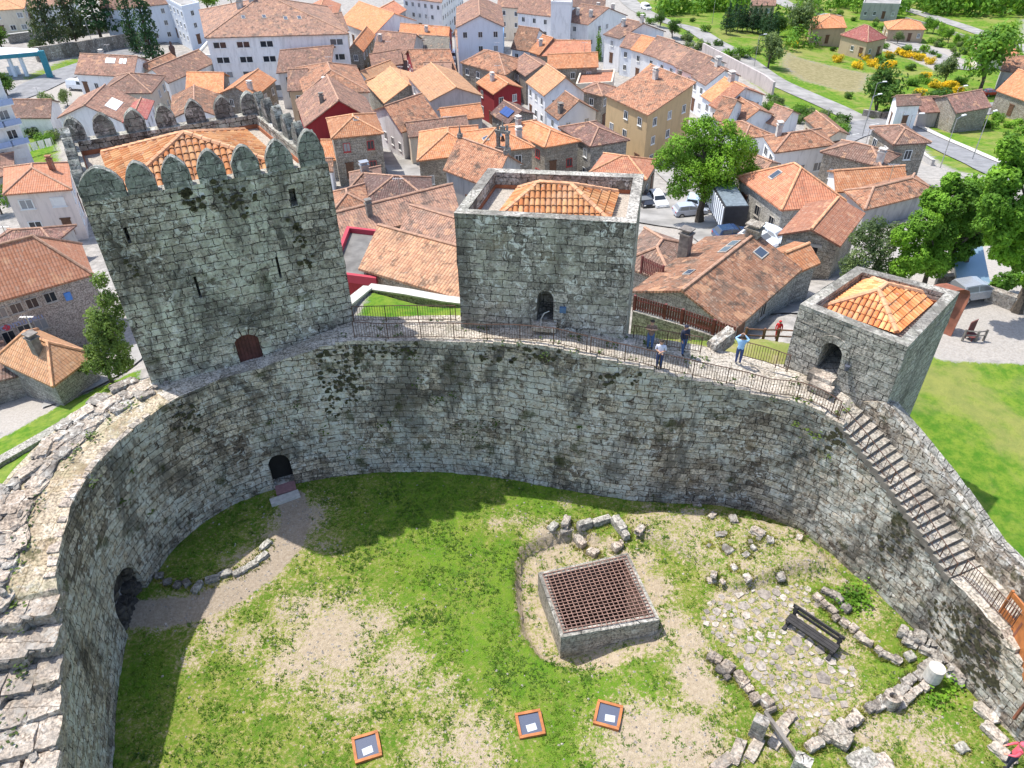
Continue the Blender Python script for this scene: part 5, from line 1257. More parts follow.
def house(label, rm, wm, A, B, C, h=6., kind_='x', rise=None, win=1, chim=(), sky=(), frame='white', over=.32, name='town_house', cat='house', z0=None, ww=.95, wh=1.25, closed=.0, group=None, door=True, ridge=None, fl=2.85, wmat2=None, dmin=4.):
    a = ground(A[0],A[1],h) if z0 is None else at(A[0],A[1],z0); ze = a.z
    b = at(B[0],B[1],ze); c = at(C[0],C[1],ze)
    u = Vector((b.x-a.x,b.y-a.y)); w = u.length; u /= w; v = Vector((c.x-b.x,c.y-b.y)); d = max(v.length, dmin); v = v.normalized()
    n0 = Vector((-u.y,u.x)); ang = math.atan2(v.dot(u), v.dot(n0)); ang = max(-.30, min(.30, ang)); v = n0*math.cos(ang)+u*math.sin(ang)
    def W(U, V, z): return Vector((a.x+u.x*U+v.x*V, a.y+u.y*U+v.y*V, z))
    zb = min(terr(*W(U,V,0)[:2]) for U in (0,w) for V in (0,d))-.4
    span = d if kind_ in 'xs' else (w if kind_ == 'y' else min(w,d))
    if rise is None: rise = (.36 if kind_ == 's' else .2)*span
    def rz_(U, V):
        if kind_ == 'x': return ze+rise*(1-abs(2*V/d-1))
        if kind_ == 'y': return ze+rise*(1-abs(2*U/w-1))
        if kind_ == 's': return ze+rise*V/d
        if kind_ == 'h': return ze+rise*min(U,w-U,V,d-V)/(min(w,d)/2)
        return ze
    root = thing(name, label, cat, W(w/2,d/2,zb), 0, group)
    # walls
    cor = [(0,0),(w,0),(w,d),(0,d)]
    mb = MB()
    for i in range(4):
        (U0,V0),(U1,V1) = cor[i], cor[(i+1)%4]; mid = ((U0+U1)/2,(V0+V1)/2)
        pts = [W(U0,V0,zb), W(U1,V1,zb), W(U1,V1,rz_(U1,V1)-.02)]
        if kind_ in 'xy' and rz_(*mid) > ze+.05: pts.append(W(*mid, rz_(*mid)-.02))
        pts.append(W(U0,V0,rz_(U0,V0)-.02)); mb.poly(pts)
    mb.build('wall', MT[wm], root)
    # roof slab
    o = over; planes = []; caps = []
    if kind_ == 'x':
        s_ = rise/(d/2)
        for sgn in (0,1):
            V0, V1 = (-o, d/2) if sgn == 0 else (d+o, d/2)
            q = [W(-o,V0,ze-o*s_), W(w+o,V0,ze-o*s_), W(w+o,V1,ze+rise), W(-o,V1,ze+rise)]; planes.append(q if sgn == 0 else [q[1],q[0],q[3],q[2]])
        caps = [(W(-o,d/2,ze+rise), W(w+o,d/2,ze+rise))]
    elif kind_ == 'y':
        s_ = rise/(w/2)
        for sgn in (0,1):
            U0, U1 = (-o, w/2) if sgn == 0 else (w+o, w/2)
            q = [W(U0,d+o,ze-o*s_), W(U0,-o,ze-o*s_), W(U1,-o,ze+rise), W(U1,d+o,ze+rise)]; planes.append(q if sgn == 0 else [q[1],q[0],q[3],q[2]])
        caps = [(W(w/2,-o,ze+rise), W(w/2,d+o,ze+rise))]
    elif kind_ == 's':
        s_ = rise/d; planes = [[W(-o,-o,ze-o*s_), W(w+o,-o,ze-o*s_), W(w+o,d+o,ze+rise+o*s_), W(-o,d+o,ze+rise+o*s_)]]; caps = [(planes[0][3], planes[0][2])]
    elif kind_ == 'h':
        m = min(w,d)/2; s_ = rise/m; e = ze-o*s_; c4 = [W(-o,-o,e), W(w+o,-o,e), W(w+o,d+o,e), W(-o,d+o,e)]
        if w >= d: r0, r1 = W(m,d/2,ze+rise), W(w-m,d/2,ze+rise)
        else: r0, r1 = W(w/2,m,ze+rise), W(w/2,d-m,ze+rise)
        if w >= d: planes = [[c4[0],c4[1],r1,r0],[c4[1],c4[2],r1],[c4[2],c4[3],r0,r1],[c4[3],c4[0],r0]]; caps = [(c4[0],r0),(c4[3],r0),(c4[1],r1),(c4[2],r1),(r0,r1)]
        else: planes = [[c4[0],c4[1],r0],[c4[1],c4[2],r1,r0],[c4[2],c4[3],r1],[c4[3],c4[0],r0,r1]]; caps = [(c4[0],r0),(c4[1],r0),(c4[2],r1),(c4[3],r1),(r0,r1)]
    mb = MB()
    if kind_ == 'f':
        mb.prism([tuple(W(U,V,0)[:2]) for U,V in cor], ze-.05, ze, m=0); rf = mb.build('roof', MT[rm], root)
        mb = MB(); Q = [tuple(W(U,V,0)[:2]) for U,V in ((-.05,-.05),(w+.05,-.05),(w+.05,d+.05),(-.05,d+.05))]; I = inset(Q,.3)
        for i in range(4):
            j = (i+1)%4; mb.prism([Q[i],Q[j],tuple(I[j]),tuple(I[i])], ze-.25, ze+.45)
        mb.build('parapet', MT[wmat2 or wm], root)
    else:
        th = Vector((0,0,.17)); cnt = {}
        for P in planes:
            if len(P) == 4 and (P[2]-P[3]).length < .02: P = P[:3]
            mb.poly([p+Vector((0,0,.05)) for p in P]); mb.poly([p+Vector((0,0,.05))-th for p in P[::-1]])
            for i in range(len(P)):
                k = tuple(sorted((tuple(round(x,2) for x in P[i]), tuple(round(x,2) for x in P[(i+1)%len(P)])))); cnt.setdefault(k, []).append((P[i],P[(i+1)%len(P)]))
        for k, e in cnt.items():
            if len(e) == 1: p, q = e[0]; up = Vector((0,0,.05)); mb.poly([p+up-th, q+up-th, q+up, p+up])
        rf = mb.build('roof', MT[rm], root)
        mb = MB(); up = Vector((0,0,.08))
        for p, q in caps:
            if (p-q).length > .3: mb.tube(p+up, q+up, .13, n=6)
        if mb.f: mb.build('ridge_tiles', MT[ridge] if ridge else (MT['ridge'] if rm in ('roof_orange','roof_apricot','roof_red') else MT['ridge_dull']), rf)
    if kind_ in 'xyh' and hr.random() < .45 and w > 5:
        fu, fv = (.25+.5*hr.random(), .5) if kind_ == 'x' else (.5, .3+.4*hr.random()); p = W(fu*w, fv*d, 0); p.z = rz_(fu*w, fv*d); mb = MB(); mb.tube(p-Vector((0,0,.2)), p+Vector((0,0,2.1)), .035, n=4)
        for k in range(5): q = p+Vector((-.5+.25*k,0,2.0)); mb.tube(q-Vector((0,.35-.04*k,0)), q+Vector((0,.35-.04*k,0)), .022, n=3)
        mb.tube(p+Vector((-.55,0,2.0)), p+Vector((.55,0,2.0)), .025, n=3); mb.build('aerial', MT['rim'], rf)
    uv3 = Vector((u.x,u.y,0)); rzu = math.atan2(u.y,u.x)
    for ch in chim:
        fu, fv, ht = ch[:3]; p = W(fu*w, fv*d, 0); p.z = rz_(fu*w, fv*d); mb = MB(); sz = ch[3] if len(ch) > 3 else .75
        mb.box(p+Vector((0,0,ht/2-.4)), (sz,sz*.8,ht+.8), rzu); mb.box(p+Vector((0,0,ht+.08)), (sz*1.25,sz*1.05,.12), rzu); mb.box(p+Vector((0,0,ht+.27)), (sz*.7,sz*.6,.26), rzu); mb.box(p+Vector((0,0,ht+.45)), (sz*1.2,sz*1.0,.1), rzu)
        mb.build('chimney', MT[ch[4] if len(ch) > 4 else 'chim'], rf)
    for sk in sky:
        fu, fv = sk[:2]; sw, sl = (sk[2], sk[3]) if len(sk) > 2 else (.8,1.1); mb = MB(); mg = MB(); U, V = fu*w, fv*d; q = []
        for du, dv in ((-1,-1),(1,-1),(1,1),(-1,1)): q.append(W(U+du*sw/2, V+dv*sl/2, rz_(U+du*sw/2, V+dv*sl/2)+.14))
        dn = Vector((0,0,.12))
        for i in range(4): mb.poly([q[i]-dn,q[(i+1)%4]-dn,q[(i+1)%4],q[i]])
        mb.poly(q); cen = sum(q, Vector())/4; f = mb.build('skylight', MT['frame_stone'] if not (len(sk) > 4) else MT['frame'], rf)
        mg.poly([cen+(p-cen)*.82+Vector((0,0,.012)) for p in q]); mg.build('pane', MT['frame'] if len(sk) > 4 else SKYG, f)
    # openings on the sides that face the castle
    if win:
        for i in range(4):
            (U0,V0),(U1,V1) = cor[i], cor[(i+1)%4]; p = W(U0,V0,0); q = W(U1,V1,0); t = (q-p).normalized(); n = Vector((t.y,-t.x,0)); mid = (p+q)/2
            if n.dot(Vector((CAM[0]-mid.x, CAM[1]-mid.y, 0)).normalized()) < .08: continue
            L = (q-p).length; zg = max(terr(p.x,p.y), terr(q.x,q.y))*.5+min(terr(p.x,p.y), terr(q.x,q.y))*.5
            zt = ze-.35; rows = max(1, int((zt-zg+.3)/fl)); cols = max(1, int(L/(2.5 if win == 1 else win)))
            if L < 2.2: continue
            dcol = hr.randrange(cols)
            for r_ in range(rows):
                for c_ in range(cols):
                    f = (c_+.5)/cols; x = p.lerp(q, f); zz = zt-(rows-r_)*fl+.95 if rows > 1 else zg+max(.9,(zt-zg)*.35)
                    if zz+wh > zt+.1: zz = zt-wh
                    if r_ == 0 and c_ == dcol and door:
                        put('door', DM, root, (x.x,x.y,max(zz-1.0, zg-.3))+0*n if False else Vector((x.x,x.y,zz-.95)), math.atan2(-n.x,n.y), (1.05,1,2.2)); continue
                    if hr.random() < .1: continue
                    window(root, (x.x+n.x*.005,x.y+n.y*.005,zz), n, ww, wh, frame, hr.random() < closed)
    HOUSES[label] = (root, W, w, d, ze, zb)
    return root
SKYG = glossy('roof_window_glass', (.055,.075,.11), .2, .1)
h_ = house
O,AP,RD,RU,BR,PK,DK,MA = 'roof_orange','roof_apricot','roof_red','roof_rust','roof_brown','roof_pink','roof_dark','roof_maroon'
S,SG = 'house_stone','house_stone_grey'
# ---- left of the big tower
h_('long low workshop with brown roof and white skylights beside the paved yard', BR,'white',(76,73),(132,76),(147,60),4.2,'x',chim=((.35,.55,.6),),sky=((.5,.35,.7,1.4,1),(.56,.35,.7,1.4,1),(.62,.35,.7,1.4,1),(.75,.35,.7,1.4,1),(.82,.35,.7,1.4,1)))
h_('stone house with brown hipped roof behind the white-gabled house', BR,'cream',(101,92),(150,92),(163,76),7,'h')
h_('narrow house with stepped brown roofs by the tall cypresses', BR,'white',(143,74),(168,82),(177,62),5,'y')
h_('lower brown-roofed annex beside the narrow stepped house', RU,'cream',(137,68),(152,72),(160,60),4,'y')
h_('white house with brown ribbed roof and one long white skylight', BR,'white',(59,117),(122,121),(134,101),6,'y',sky=((.78,.45,1.8,4.0,1),),win=4)
h_('small white house with dull red roof right of the long white skylight', 'roof_maroon','white',(124,121),(145,118),(152,101),6,'y')
h_('stone gabled house with bright orange roof behind the tower merlons', O,S,(222,92),(253,97),(256,80),6,'y',chim=((.8,.2,1.),))
h_('long bright orange roof joined to the stone gable behind the merlons', O,S,(187,91),(222,92),(226,76),5.5,'x')
h_('low house with faded rust roof in front of the bright orange one', RU,'white',(172,118),(222,117),(218,95),5,'y',win=3)
h_('large white apartment block with long grey-brown hipped roof and window bands', PK,'white',(206,37),(347,33),(315,8),11.5,'h',win=4.2,ww=2.9,wh=1.25,sky=((.3,.25),(.45,.25),(.6,.22),(.7,.22)),chim=((.4,.5,1.2,1.2),(.3,.45,1.2,1.2),(.6,.6,1.)),name='apartment_block',cat='apartments',rise=4.2)
h_('terraced lower wing of the large white apartment block', 'pale_paving','white',(196,56),(230,58),(232,44),6,'f',ww=2.2,wh=1.3,name='apartment_block',cat='apartments')
h_('small house with raspberry red roof left of the large apartment block', MA,'white',(194,29),(216,28),(218,19),4.5,'y')
h_('pale blue-white block with dark shopfront at the top edge', 'pale_paving','bluewhite',(182,8),(199,4),(197,-8),10,'f',name='apartment_block',cat='apartments')
h_('long pale blue building behind the tall conifers', BR,'bluewhite',(102,10),(180,2),(178,-12),8,'x',name='apartment_block',cat='apartments',win=3)
h_('villa with apricot roof and balconies at the top left corner', AP,'cream',(-22,11),(23,8),(26,-4),6.5,'h',name='villa',ww=1.4)
h_('long house with faded pink roof behind the two brownish conifers', PK,'white',(30,8),(76,2),(74,-10),6,'x')
h_('white apartment building with blue balconies at the left edge', 'pale_paving','white',(-40,90),(1,82),(-6,68),14,'f',name='apartment_building',cat='apartments',closed=.3,ww=1.4,wh=1.4)
h_('long low white shed with brown roof below the paved yard', BR,'white',(12,117),(49,117),(47,103),3.5,'x',name='shed',cat='shed',win=0)
h_('pale pink house with salmon hipped roof and tall orange chimney', 'roof_salmon','pinkwall',(5,193),(69,188),(66,163),7,'h',chim=((.8,.55,1.4,.6,'roof_red'),),closed=.6,ww=1.6)
h_('small house with brown roof at the left edge above the salmon roof', BR,'grey',(-10,178),(12,172),(11,153),4,'h')
h_('house with dark brown hipped roof below the pale pink house', DK,'grey',(-14,246),(52,242),(68,229),4,'h')
mus = h_('long ashlar stone building with salmon roof and two rows of dark windows', 'roof_salmon','ashlar',(-40,310),(91,273),(80,244),7.5,'h',over=.15,name='stone_building',cat='building',win=0,rise=3.2)
h_('low stone building with orange hipped roof and square chimney', AP,SG,(-2,356),(52,381),(88,354),4,'h',chim=((.62,.32,1.3,.8,'chim_dark'),),win=0,rise=1.7)
h_('edge of a small brown lean-to roof at the left edge below the stone building', BR,SG,(-26,384),(17,374),(12,365),2.6,'s',win=0,name='lean_to',cat='shed',rise=.8)
# windows of the long stone building placed as seen, with the lettering between the rows
root, Wf, w_, d_, ze_, zb_ = HOUSES['long ashlar stone building with salmon roof and two rows of dark windows']
p0, p1 = Wf(0,0,0), Wf(w_,0,0); t_ = (p1-p0).normalized(); n_ = Vector((t_.y,-t_.x,0))
for px,py,ww_,hh_ in ((3,318,1.0,1.0),(19,313,1.0,1.0),(34.5,308,1.0,1.0),(52.5,302,1.0,1.0),(-2,352,1.05,1.45),(13.5,344.5,1.05,1.45),(29,338,1.05,1.45),(43.5,329,1.05,1.1)):
    p = hit_plane(px,py,p0,n_); window(root, p+n_*.005, n_, ww_, hh_, 'stone')
def text(s, size, mat, parent, loc, t, n, name='lettering', ext=.02):
    cu = bpy.data.curves.new(name, 'FONT'); cu.body = s; cu.size = size; cu.extrude = ext; cu.align_x = 'CENTER'
    o = bpy.data.objects.new(name, cu); COL.objects.link(o); bpy.context.view_layer.update()
    me = bpy.data.meshes.new_from_object(o.evaluated_get(bpy.context.evaluated_depsgraph_get())); bpy.data.objects.remove(o)
    o = bpy.data.objects.new(name, me); COL.objects.link(o); me.materials.append(mat); o.parent = parent
    M = Matrix((Vector((t.x,t.y,0)), Vector((0,0,1)), n)).transposed().to_4x4(); M.translation = Vector(loc)-parent_loc(parent); o.matrix_local = M; return o
p = hit_plane(20,325.5,p0,n_)
text('Ecomuseu', .95, flat('pale_blue_letters', (.30,.36,.55), .6), root, p+n_*.04, t_, n_)
mb = MB(); q = hit_plane(6.5,327.5,p0,n_); mb.tube(q+n_*.01, q+n_*.06, .28, n=10); mb.build('red_emblem', flat('red_emblem_paint', (.55,.06,.10), .6), root)
mb = MB(); q = hit_plane(68,296,p0,n_); mb.box(q+n_*.08, (.55,.14,.75), math.atan2(t_.y,t_.x)); mb.build('blue_sign', flat('blue_sign_paint', (.08,.25,.65), .5), root)
# ---- between the towers, near
h_('roof of the long house with two windows, rust hipped, behind the left tower', RU,'cream',(332,213),(367,204),(372,184),4.5,'h',win=5)
h_('rust hipped roof with a silver vent below the stone-paved lane', BR,'cream',(352,186),(380,180),(384,173),4.5,'h',chim=((.5,.5,.7,.9,'rim'),),win=0)
h_('broad brown roof between the silver vent and the orange lane corner house', DK,SG,(366,199),(432,203),(424,178),4.5,'h',win=0)
h_('long low rust roof with a dark chimney in front of the hipped roofs', PK,SG,(334,240),(456,208),(446,184),4.5,'x',chim=((.3,.28,1.3,.55,'chim_dark'),),ridge='ridge_dull')
h_('brown gabled roof tucked against the left side of the middle tower', PK,SG,(399,238),(462,258),(468,220),4,'x',win=0)
h_('flat grey felt-roofed block edged with a crimson parapet', 'flatfelt','redwall',(330,277),(376,283),(390,236),4.5,'f',z0=1.2,wmat2='crimson',win=0,name='flat_roofed_block',cat='building') if 'flatfelt' in MT else None
h_('stone house with a single tan-orange roof plane beside the grass terrace', 'roof_tan',S,(363,267),(464,297),(476,268),4,'s',z0=2.,rise=1.1,win=0,ridge='ridge_dull')
h_('big near house with broad weathered roof, two chimneys and roof windows', RU,SG,(636,290),(731,327),(797,268),5.6,'y',z0=2.2,chim=((.02,.62,1.9,.8,'chim_dark'),(.49,1.0,.5,1.0,'house_stone')),sky=((.33,.28,.6,.9),(.4,.7,.7,1.1),(.4,.82,.7,1.1),(.68,.86,.8,1.2)),win=3,frame='stone',ridge='ridge_dull')
h_('orange end roof joined behind the big weathered near house', O,SG,(797,269),(816,261),(806,252),5.2,'x',z0=2.,dmin=3,win=0)
h_('house with pinkish hipped roof right behind the middle tower', PK,SG,(622,262),(672,281),(694,246),4,'h',win=0)
h_('stone barn with red-orange roof and a wide dark doorway', RD,S,(783,233),(838,243),(861,213),4.5,'y',win=0)
# ---- left of the lane
h_('brown-roofed house between the apartment block and the dark red gable', BR,'white',(278,72),(330,67),(338,50),7,'x')
h_('house with small salmon roof above the apricot hipped house', PK,'cream',(292,78),(322,73),(330,59),6,'x')
h_('pale house with rusty orange hipped roof behind the dark red gable', RU,'cream',(305,93),(368,91),(355,66),7.5,'h',chim=((.35,.1,1.),),win=4)
h_('narrow pink-edged roof beside the rusty hipped house', BR,'tan',(289,90),(306,89),(310,72),7,'x')
h_('house with dark red gable wall under a brown roof', BR,'redwall',(306,125),(378,122),(364,97),7,'y',chim=((.3,.3,.9,.6,'chim_dark'),),win=0,rise=3.4)
h_('stone corner house with bright orange pyramid roof on the lane', O,S,(333,137),(381,132),(374,114),7,'h',sky=((.55,.4),),frame='red')
h_('low orange lean-to left of the stone corner house', O,SG,(323,159),(352,159),(352,148),3.2,'s',win=0,name='lean_to',cat='house',rise=1.)
h_('white strip house with faded roof below the orange lean-to', RU,'white',(316,170),(331,170),(332,160),3.5,'x',win=0)
h_('stone house with deep-eaved orange roof at the top of the lane', O,S,(348,50),(362,50),(374,34),7,'y',rise=1.6)
h_('first long orange roof up the lane, beyond the deep-eaved house', O,'white',(340,21),(374,34),(387,18),6,'x')
h_('upper red-orange roof at the head of the lane', RD,'grey',(364,16),(387,20),(394,9),6,'y')
h_('salmon roof left of the long orange roofs up the lane', RD,'cream',(305,16),(336,15),(340,4),6,'y')
h_('pale rust roof between the salmon roof and the deep-eaved house', PK,'cream',(318,36),(348,30),(350,17),6,'x')
# ---- right of the lane
h_('dark brown roof with white gable at the top of the middle block', BR,'grey',(373,56),(410,60),(413,40),5.5,'x',chim=((.1,.3,1.),))
h_('long orange roof over a red wall near the blue building', O,'redwall',(399,39),(447,43),(449,31),5,'x',chim=((.55,.3,.9),))
h_('small blue house with slate grey roof in front of the white van', 'slate','bluewall',(419,49),(448,51),(450,40),5,'x') if 'slate' in MT else None
h_('white-gabled cottage with brown roof at the lane bend', BR,'mauve',(373,68),(402,63),(404,52),4.5,'x')
h_('upper of three narrow apricot roofs along the lane', AP,'white',(370,81),(398,70),(392,62),4,'x')
h_('middle of three narrow apricot roofs along the lane', AP,'grey',(375,90),(404,78),(400,70),4,'x')
h_('lowest of three narrow apricot roofs, with a dark stone gable', AP,SG,(385,102),(433,90),(414,73),4.2,'y',win=0)
h_('house with rust roof over a dark red wall in the middle block', RU,'redwall',(415,70),(455,70),(444,54),5.5,'x')
h_('little brown roof behind the big apricot gable', PK,'grey',(424,78),(450,78),(452,65),5,'x')
h_('house with pale apricot roof and large mauve-grey gable', AP,'mauve',(431,100),(481,95),(455,71),6.5,'y',win=6)
h_('house half rust and half brown roofed, facing the lane with white wall', RU,'white',(402,131),(437,118),(416,97),4.6,'x')
h_('long brown roof behind the broad orange corner house', BR,'cream',(410,136),(468,129),(462,117),4.5,'x',win=0)
h_('stone corner house with broad orange hipped roof facing the lane foot', O,S,(419,159),(478,152),(476,126),5,'h',frame='white',sky=((.7,.3),(.85,.3)))
h_('small orange roof deep among the houses right of the mauve gable', O,'grey',(444,121),(482,116),(476,105),5.5,'x',win=0)
h_('stone house with orange roof and one white window beside the belfry', O,S,(476,152),(532,146),(516,127),6,'h',sky=((.25,.3),(.5,.35)),chim=((.85,.3,1.),))
h_('stone chapel with rust gabled roof left of the middle tower', RU,'grey',(446,168),(492,186),(517,162),6,'x',win=5,name='chapel',cat='chapel',rise=2.4)
h_('rough stone house with rust hipped roof below the blue building', RU,S,(462,62),(505,74),(507,60),7,'h')
h_('house with pinkish brown roof between the van and the stone house', PK,'mauve',(459,51),(495,50),(488,34),6,'x')
h_('dark red house with bright orange roof left of the white gables', O,'redwall',(478,82),(494,93),(521,87),6.5,'x',chim=((.4,.3,1.),))
h_('house with solar panels on its grey-brown roof', DK,SG,(492,113),(508,123),(532,113),5.5,'x')
h_('tall pale blue and white building with a blue base', BR,'bluewhite',(457,27),(503,26),(500,6),12,'y',name='apartment_block',cat='apartments',rise=2.2)
h_('low blue-painted extension in front of the pale blue building', 'pale_paving','bluewall',(486,38),(503,38),(504,28),4,'f')
h_('long white institution with rows of small windows at the top edge', PK,'white',(403,-3),(441,2),(450,-14),10,'x',name='institution',cat='building',win=2.)
h_('white building with brown roof and balconies at the top, left of the stair tower', BR,'white',(518,12),(551,16),(556,4),9,'x',name='apartment_block',cat='apartments')
h_('slim white stair tower rising above the white buildings', 'pale_paving','white',(551,3),(571,4),(573,-5),13,'f',name='stair_tower',cat='tower',win=0)
h_('cream building with brown awning at the top centre edge', BR,'cream',(498,6),(522,8),(524,-4),9,'x',name='apartment_block',cat='apartments')
h_('white house with brown roof and many chimneys right of the stair tower', BR,'white',(562,20),(588,24),(626,15),8.5,'x',chim=((.3,.2,1.1),(.8,.2,1.1),(.9,.7,1.1),(.2,.8,1.1)))
h_('white house with plain white gable and brown roof at the bend', BR,'white',(605,34),(620,38),(664,31),8,'x',chim=((.3,.3,1.2),(.9,.5,1.3)))
h_('pale apartment wing with brown roof behind the stair tower', BR,'bluewhite',(572,6),(604,8),(606,-4),8,'x',name='apartment_block',cat='apartments')
# ---- terrace of row houses climbing on the right
_row = [((621,46),(642,51),(656,41),BR,'first and farthest row house, brown roofed, at the top of the terrace'),((632,49),(646,53),(665,43),O,'orange-roofed row house second from the top of the terrace'),((644,53),(660,58),(685,46),BR,'brown-roofed row house just below the orange one in the terrace'),
 ((658,58),(677,65),(697,53),PK,'pinkish roofed row house in the middle of the terrace'),((676,66),(695,74),(717,61),BR,'wide brown-roofed row house with pale blue wall in the terrace'),((693,76),(706,84),(731,73),BR,'brown-roofed row house with large rooftop chimney in the terrace'),
 ((703,95),(714,102),(741,87),O,'bright orange row house low in the terrace'),((711,104),(720,109),(751,91),RD,'narrow red-roofed row house under the bright orange one'),((714,118),(725,121),(742,103),RU,'rust-roofed row house at the low end of the terrace')]
for i,(A,B,C,r_,lab) in enumerate(_row): h_(lab, r_,'white' if i%3 else 'bluewhite',A,B,C,6.5,'x',group='row houses climbing the slope',chim=((.5,.5,1.2,1.0),) if i in (5,6) else ())
h_('long low pale-walled house in front of the terrace with orange strip roof', O,'mauve',(642,72),(686,96),(692,88),4.5,'x',chim=((.65,.5,1.2,.7,'chim_dark'),))
h_('strip of low grey-roofed porches along the foot of the terrace', PK,'white',(619,56),(668,76),(674,71),3.5,'x')
h_('house with broad rust hipped roof and blue glazed bay at the terrace foot', RU,'white',(720,124),(745,137),(769,134),6.5,'h',ww=1.5)
h_('house with pale orange roof below the red-roofed row house', RU,'white',(724,110),(742,122),(768,112),6,'x')
h_('three-storey ochre building with single orange-brown roof plane', RU,'ochre',(607,95),(648,114),(692,95),9.5,'s',chim=((.35,.75,1.3),),rise=1.8,name='ochre_building',cat='building',win=2.9)
h_('low building with flat salmon roof behind the ochre building', RD,'cream',(576,86),(612,84),(632,73),4,'f')
h_('small stone house with brown hipped roof left of the ochre building', BR,S,(582,90),(602,95),(614,87),6,'h')
h_('tall white house with large white gable and apricot-brown roof', AP,'white',(528,81),(545,94),(584,92),8,'x',rise=2.6)
h_('smaller white-gabled house below the tall white house', RU,'bluewhite',(547,109),(559,118),(596,110),6,'x',rise=2.2,chim=((.8,.1,1.1,.8,'chim_dark'),))
h_('stone house with purple-brown hipped roof and white windows', DK,SG,(561,127),(591,145),(627,139),6.5,'h')
h_('stone house with long orange roof and red-framed windows', O,S,(504,126),(545,146),(578,140),6.5,'h',frame='red',chim=((.2,.2,1.),))
h_('low rust roof between the purple-brown house and the big tree', RD,S,(592,171),(645,178),(656,160),4,'h')
h_('old house with mottled red roof left of the ruined roof', RU,'white',(512,48),(531,51),(541,34),6,'x')
h_('little orange roof next to the mottled red one', O,'grey',(530,51),(539,54),(551,41),6,'x')
h_('long house with a partly ruined dark and red roof', RD,S,(538,55),(590,56),(588,44),5.5,'x',chim=((.05,.3,1.),))
h_('stone house with long orange roof in front of the ruined roof', O,S,(549,68),(597,66),(595,55),6,'x')
h_('house with half brown roof and dark grey gable left of the tall white house', BR,'chim_dark',(510,64),(526,75),(556,69),6.5,'x')
# ---- right side, mid distance
h_('white house with big pale orange hipped roof and bluish corner', RU,'white',(766,136),(776,151),(828,141),6.5,'h',chim=((.3,.15,1.4),),ww=1.6)
h_('faded rust roof behind the pale orange hipped house', PK,'white',(764,120),(780,126),(792,112),5,'x')
h_('stone-fronted long house with huge salmon-orange hipped roof', RD,'pale_stone',(741,176),(783,207),(847,202),5.6,'h',frame='stone',fl=2.6,sky=((.4,.25,.8,1.1),),rise=2.6)
h_('pinkish roof tucked between the big tree and the salmon-orange roof', PK,'cream',(738,172),(757,180),(775,162),5.5,'x',win=0)
h_('orange roof right of the salmon-orange hipped roof', O,'white',(838,190),(905,185),(895,166),3,'x',win=0)
h_('faded pink roof above the willow at the town edge', RU,'grey',(866,207),(934,190),(916,175),2.6,'h',win=0)
h_('long stone house with brown hipped roof and white yard', BR,S,(824,151),(880,165),(898,154),5.5,'h',chim=((.95,.1,1.2),))
h_('rust roof left of the square stone house', RU,'cream',(806,118),(828,137),(846,133),5,'x')
h_('square two-storey stone house with brown pyramid roof by the road fork', BR,S,(873,127),(895,143),(928,141),7.5,'h')
h_('small white cottage with dark windows beside the main road', BR,'white',(898,105),(920,104),(918,96),5,'x',frame='stone')
h_('low brown shed joined to the small white cottage', DK,'mauve',(920,112),(939,111),(932,98),3,'x',name='shed',cat='shed',win=0)
h_('long barn with purple-brown roof beside the road under broom bushes', DK,S,(957,112),(990,106),(982,92),4,'x',name='barn',cat='barn',win=0)
h_('stone house with vivid orange roof at the right edge', O,S,(998,90),(1034,103),(1040,84),5,'x',win=6)
h_('house with brown roof half out of frame at the right edge', RU,'grey',(1002,70),(1034,74),(1036,62),5,'x')
h_('bungalow with bright orange hipped roof near the right edge', O,'cream',(981,53),(1018,53),(1012,45),4,'h')
h_('bungalow with bright orange hipped roof beside the fenced pool yard', O,'tan',(889,29),(925,29),(920,22),3.5,'h')
h_('villa with maroon roof and tall beige gables', MA,'tan',(842,34),(868,41),(886,37),5,'h',rise=2.6,name='villa')
h_('villa with twin orange roofs left of the maroon villa', O,'tan',(813,28),(846,27),(845,17),4.5,'h',name='villa')
h_('flat grey building at the top edge above the villas', 'pale_paving','grey',(863,4),(900,5),(902,-3),5,'f',name='flat_roofed_block',cat='building')
h_('beige house cut by the top edge left of the villas', BR,'tan',(752,5),(775,5),(774,-6),6,'x')
h_('low shed with shiny blue metal roof beyond the parked silver car', 'bluemetal','cream',(962,285),(986,284),(1001,270),2.0,'s',z0=.9,name='shed',cat='shed',win=0,rise=.9) if 'bluemetal' in MT else None
# belfry and finials on the chapel
p = at(503,150,HOUSES['stone chapel with rust gabled roof left of the middle tower'][4]+1.6); t = Vector((.9,-.45,0)).normalized()
root = HOUSES['stone chapel with rust gabled roof left of the middle tower'][0]; mb = MB(); rz = math.atan2(t.y,t.x)
for s_ in (-1,1): mb.box(p+t*(.6*s_)+Vector((0,0,.9)), (.35,.4,2.6), rz); mb.box(p+t*(.6*s_)+Vector((0,0,2.6)), (.2,.2,.8), rz)
mb.box(p+Vector((0,0,2.2)), (1.8,.5,.3), rz); mb.box(p+Vector((0,0,-.1)), (1.8,.6,.9), rz); mb.box(p+Vector((0,0,2.6)), (.5,.4,.5), rz); mb.tube(p+Vector((0,0,2.8)), p+Vector((0,0,3.7)), .14, .03, 5)
bf = mb.build('belfry', MT['house_stone_grey'], root); mb = MB(); mb.tube(p+Vector((0,0,1.1)), p+Vector((0,0,1.7)), .28, .12, 8); mb.build('bell', MT['iron'], bf)
_,Wf,w_,d_,ze_,_ = HOUSES['stone chapel with rust gabled roof left of the middle tower']
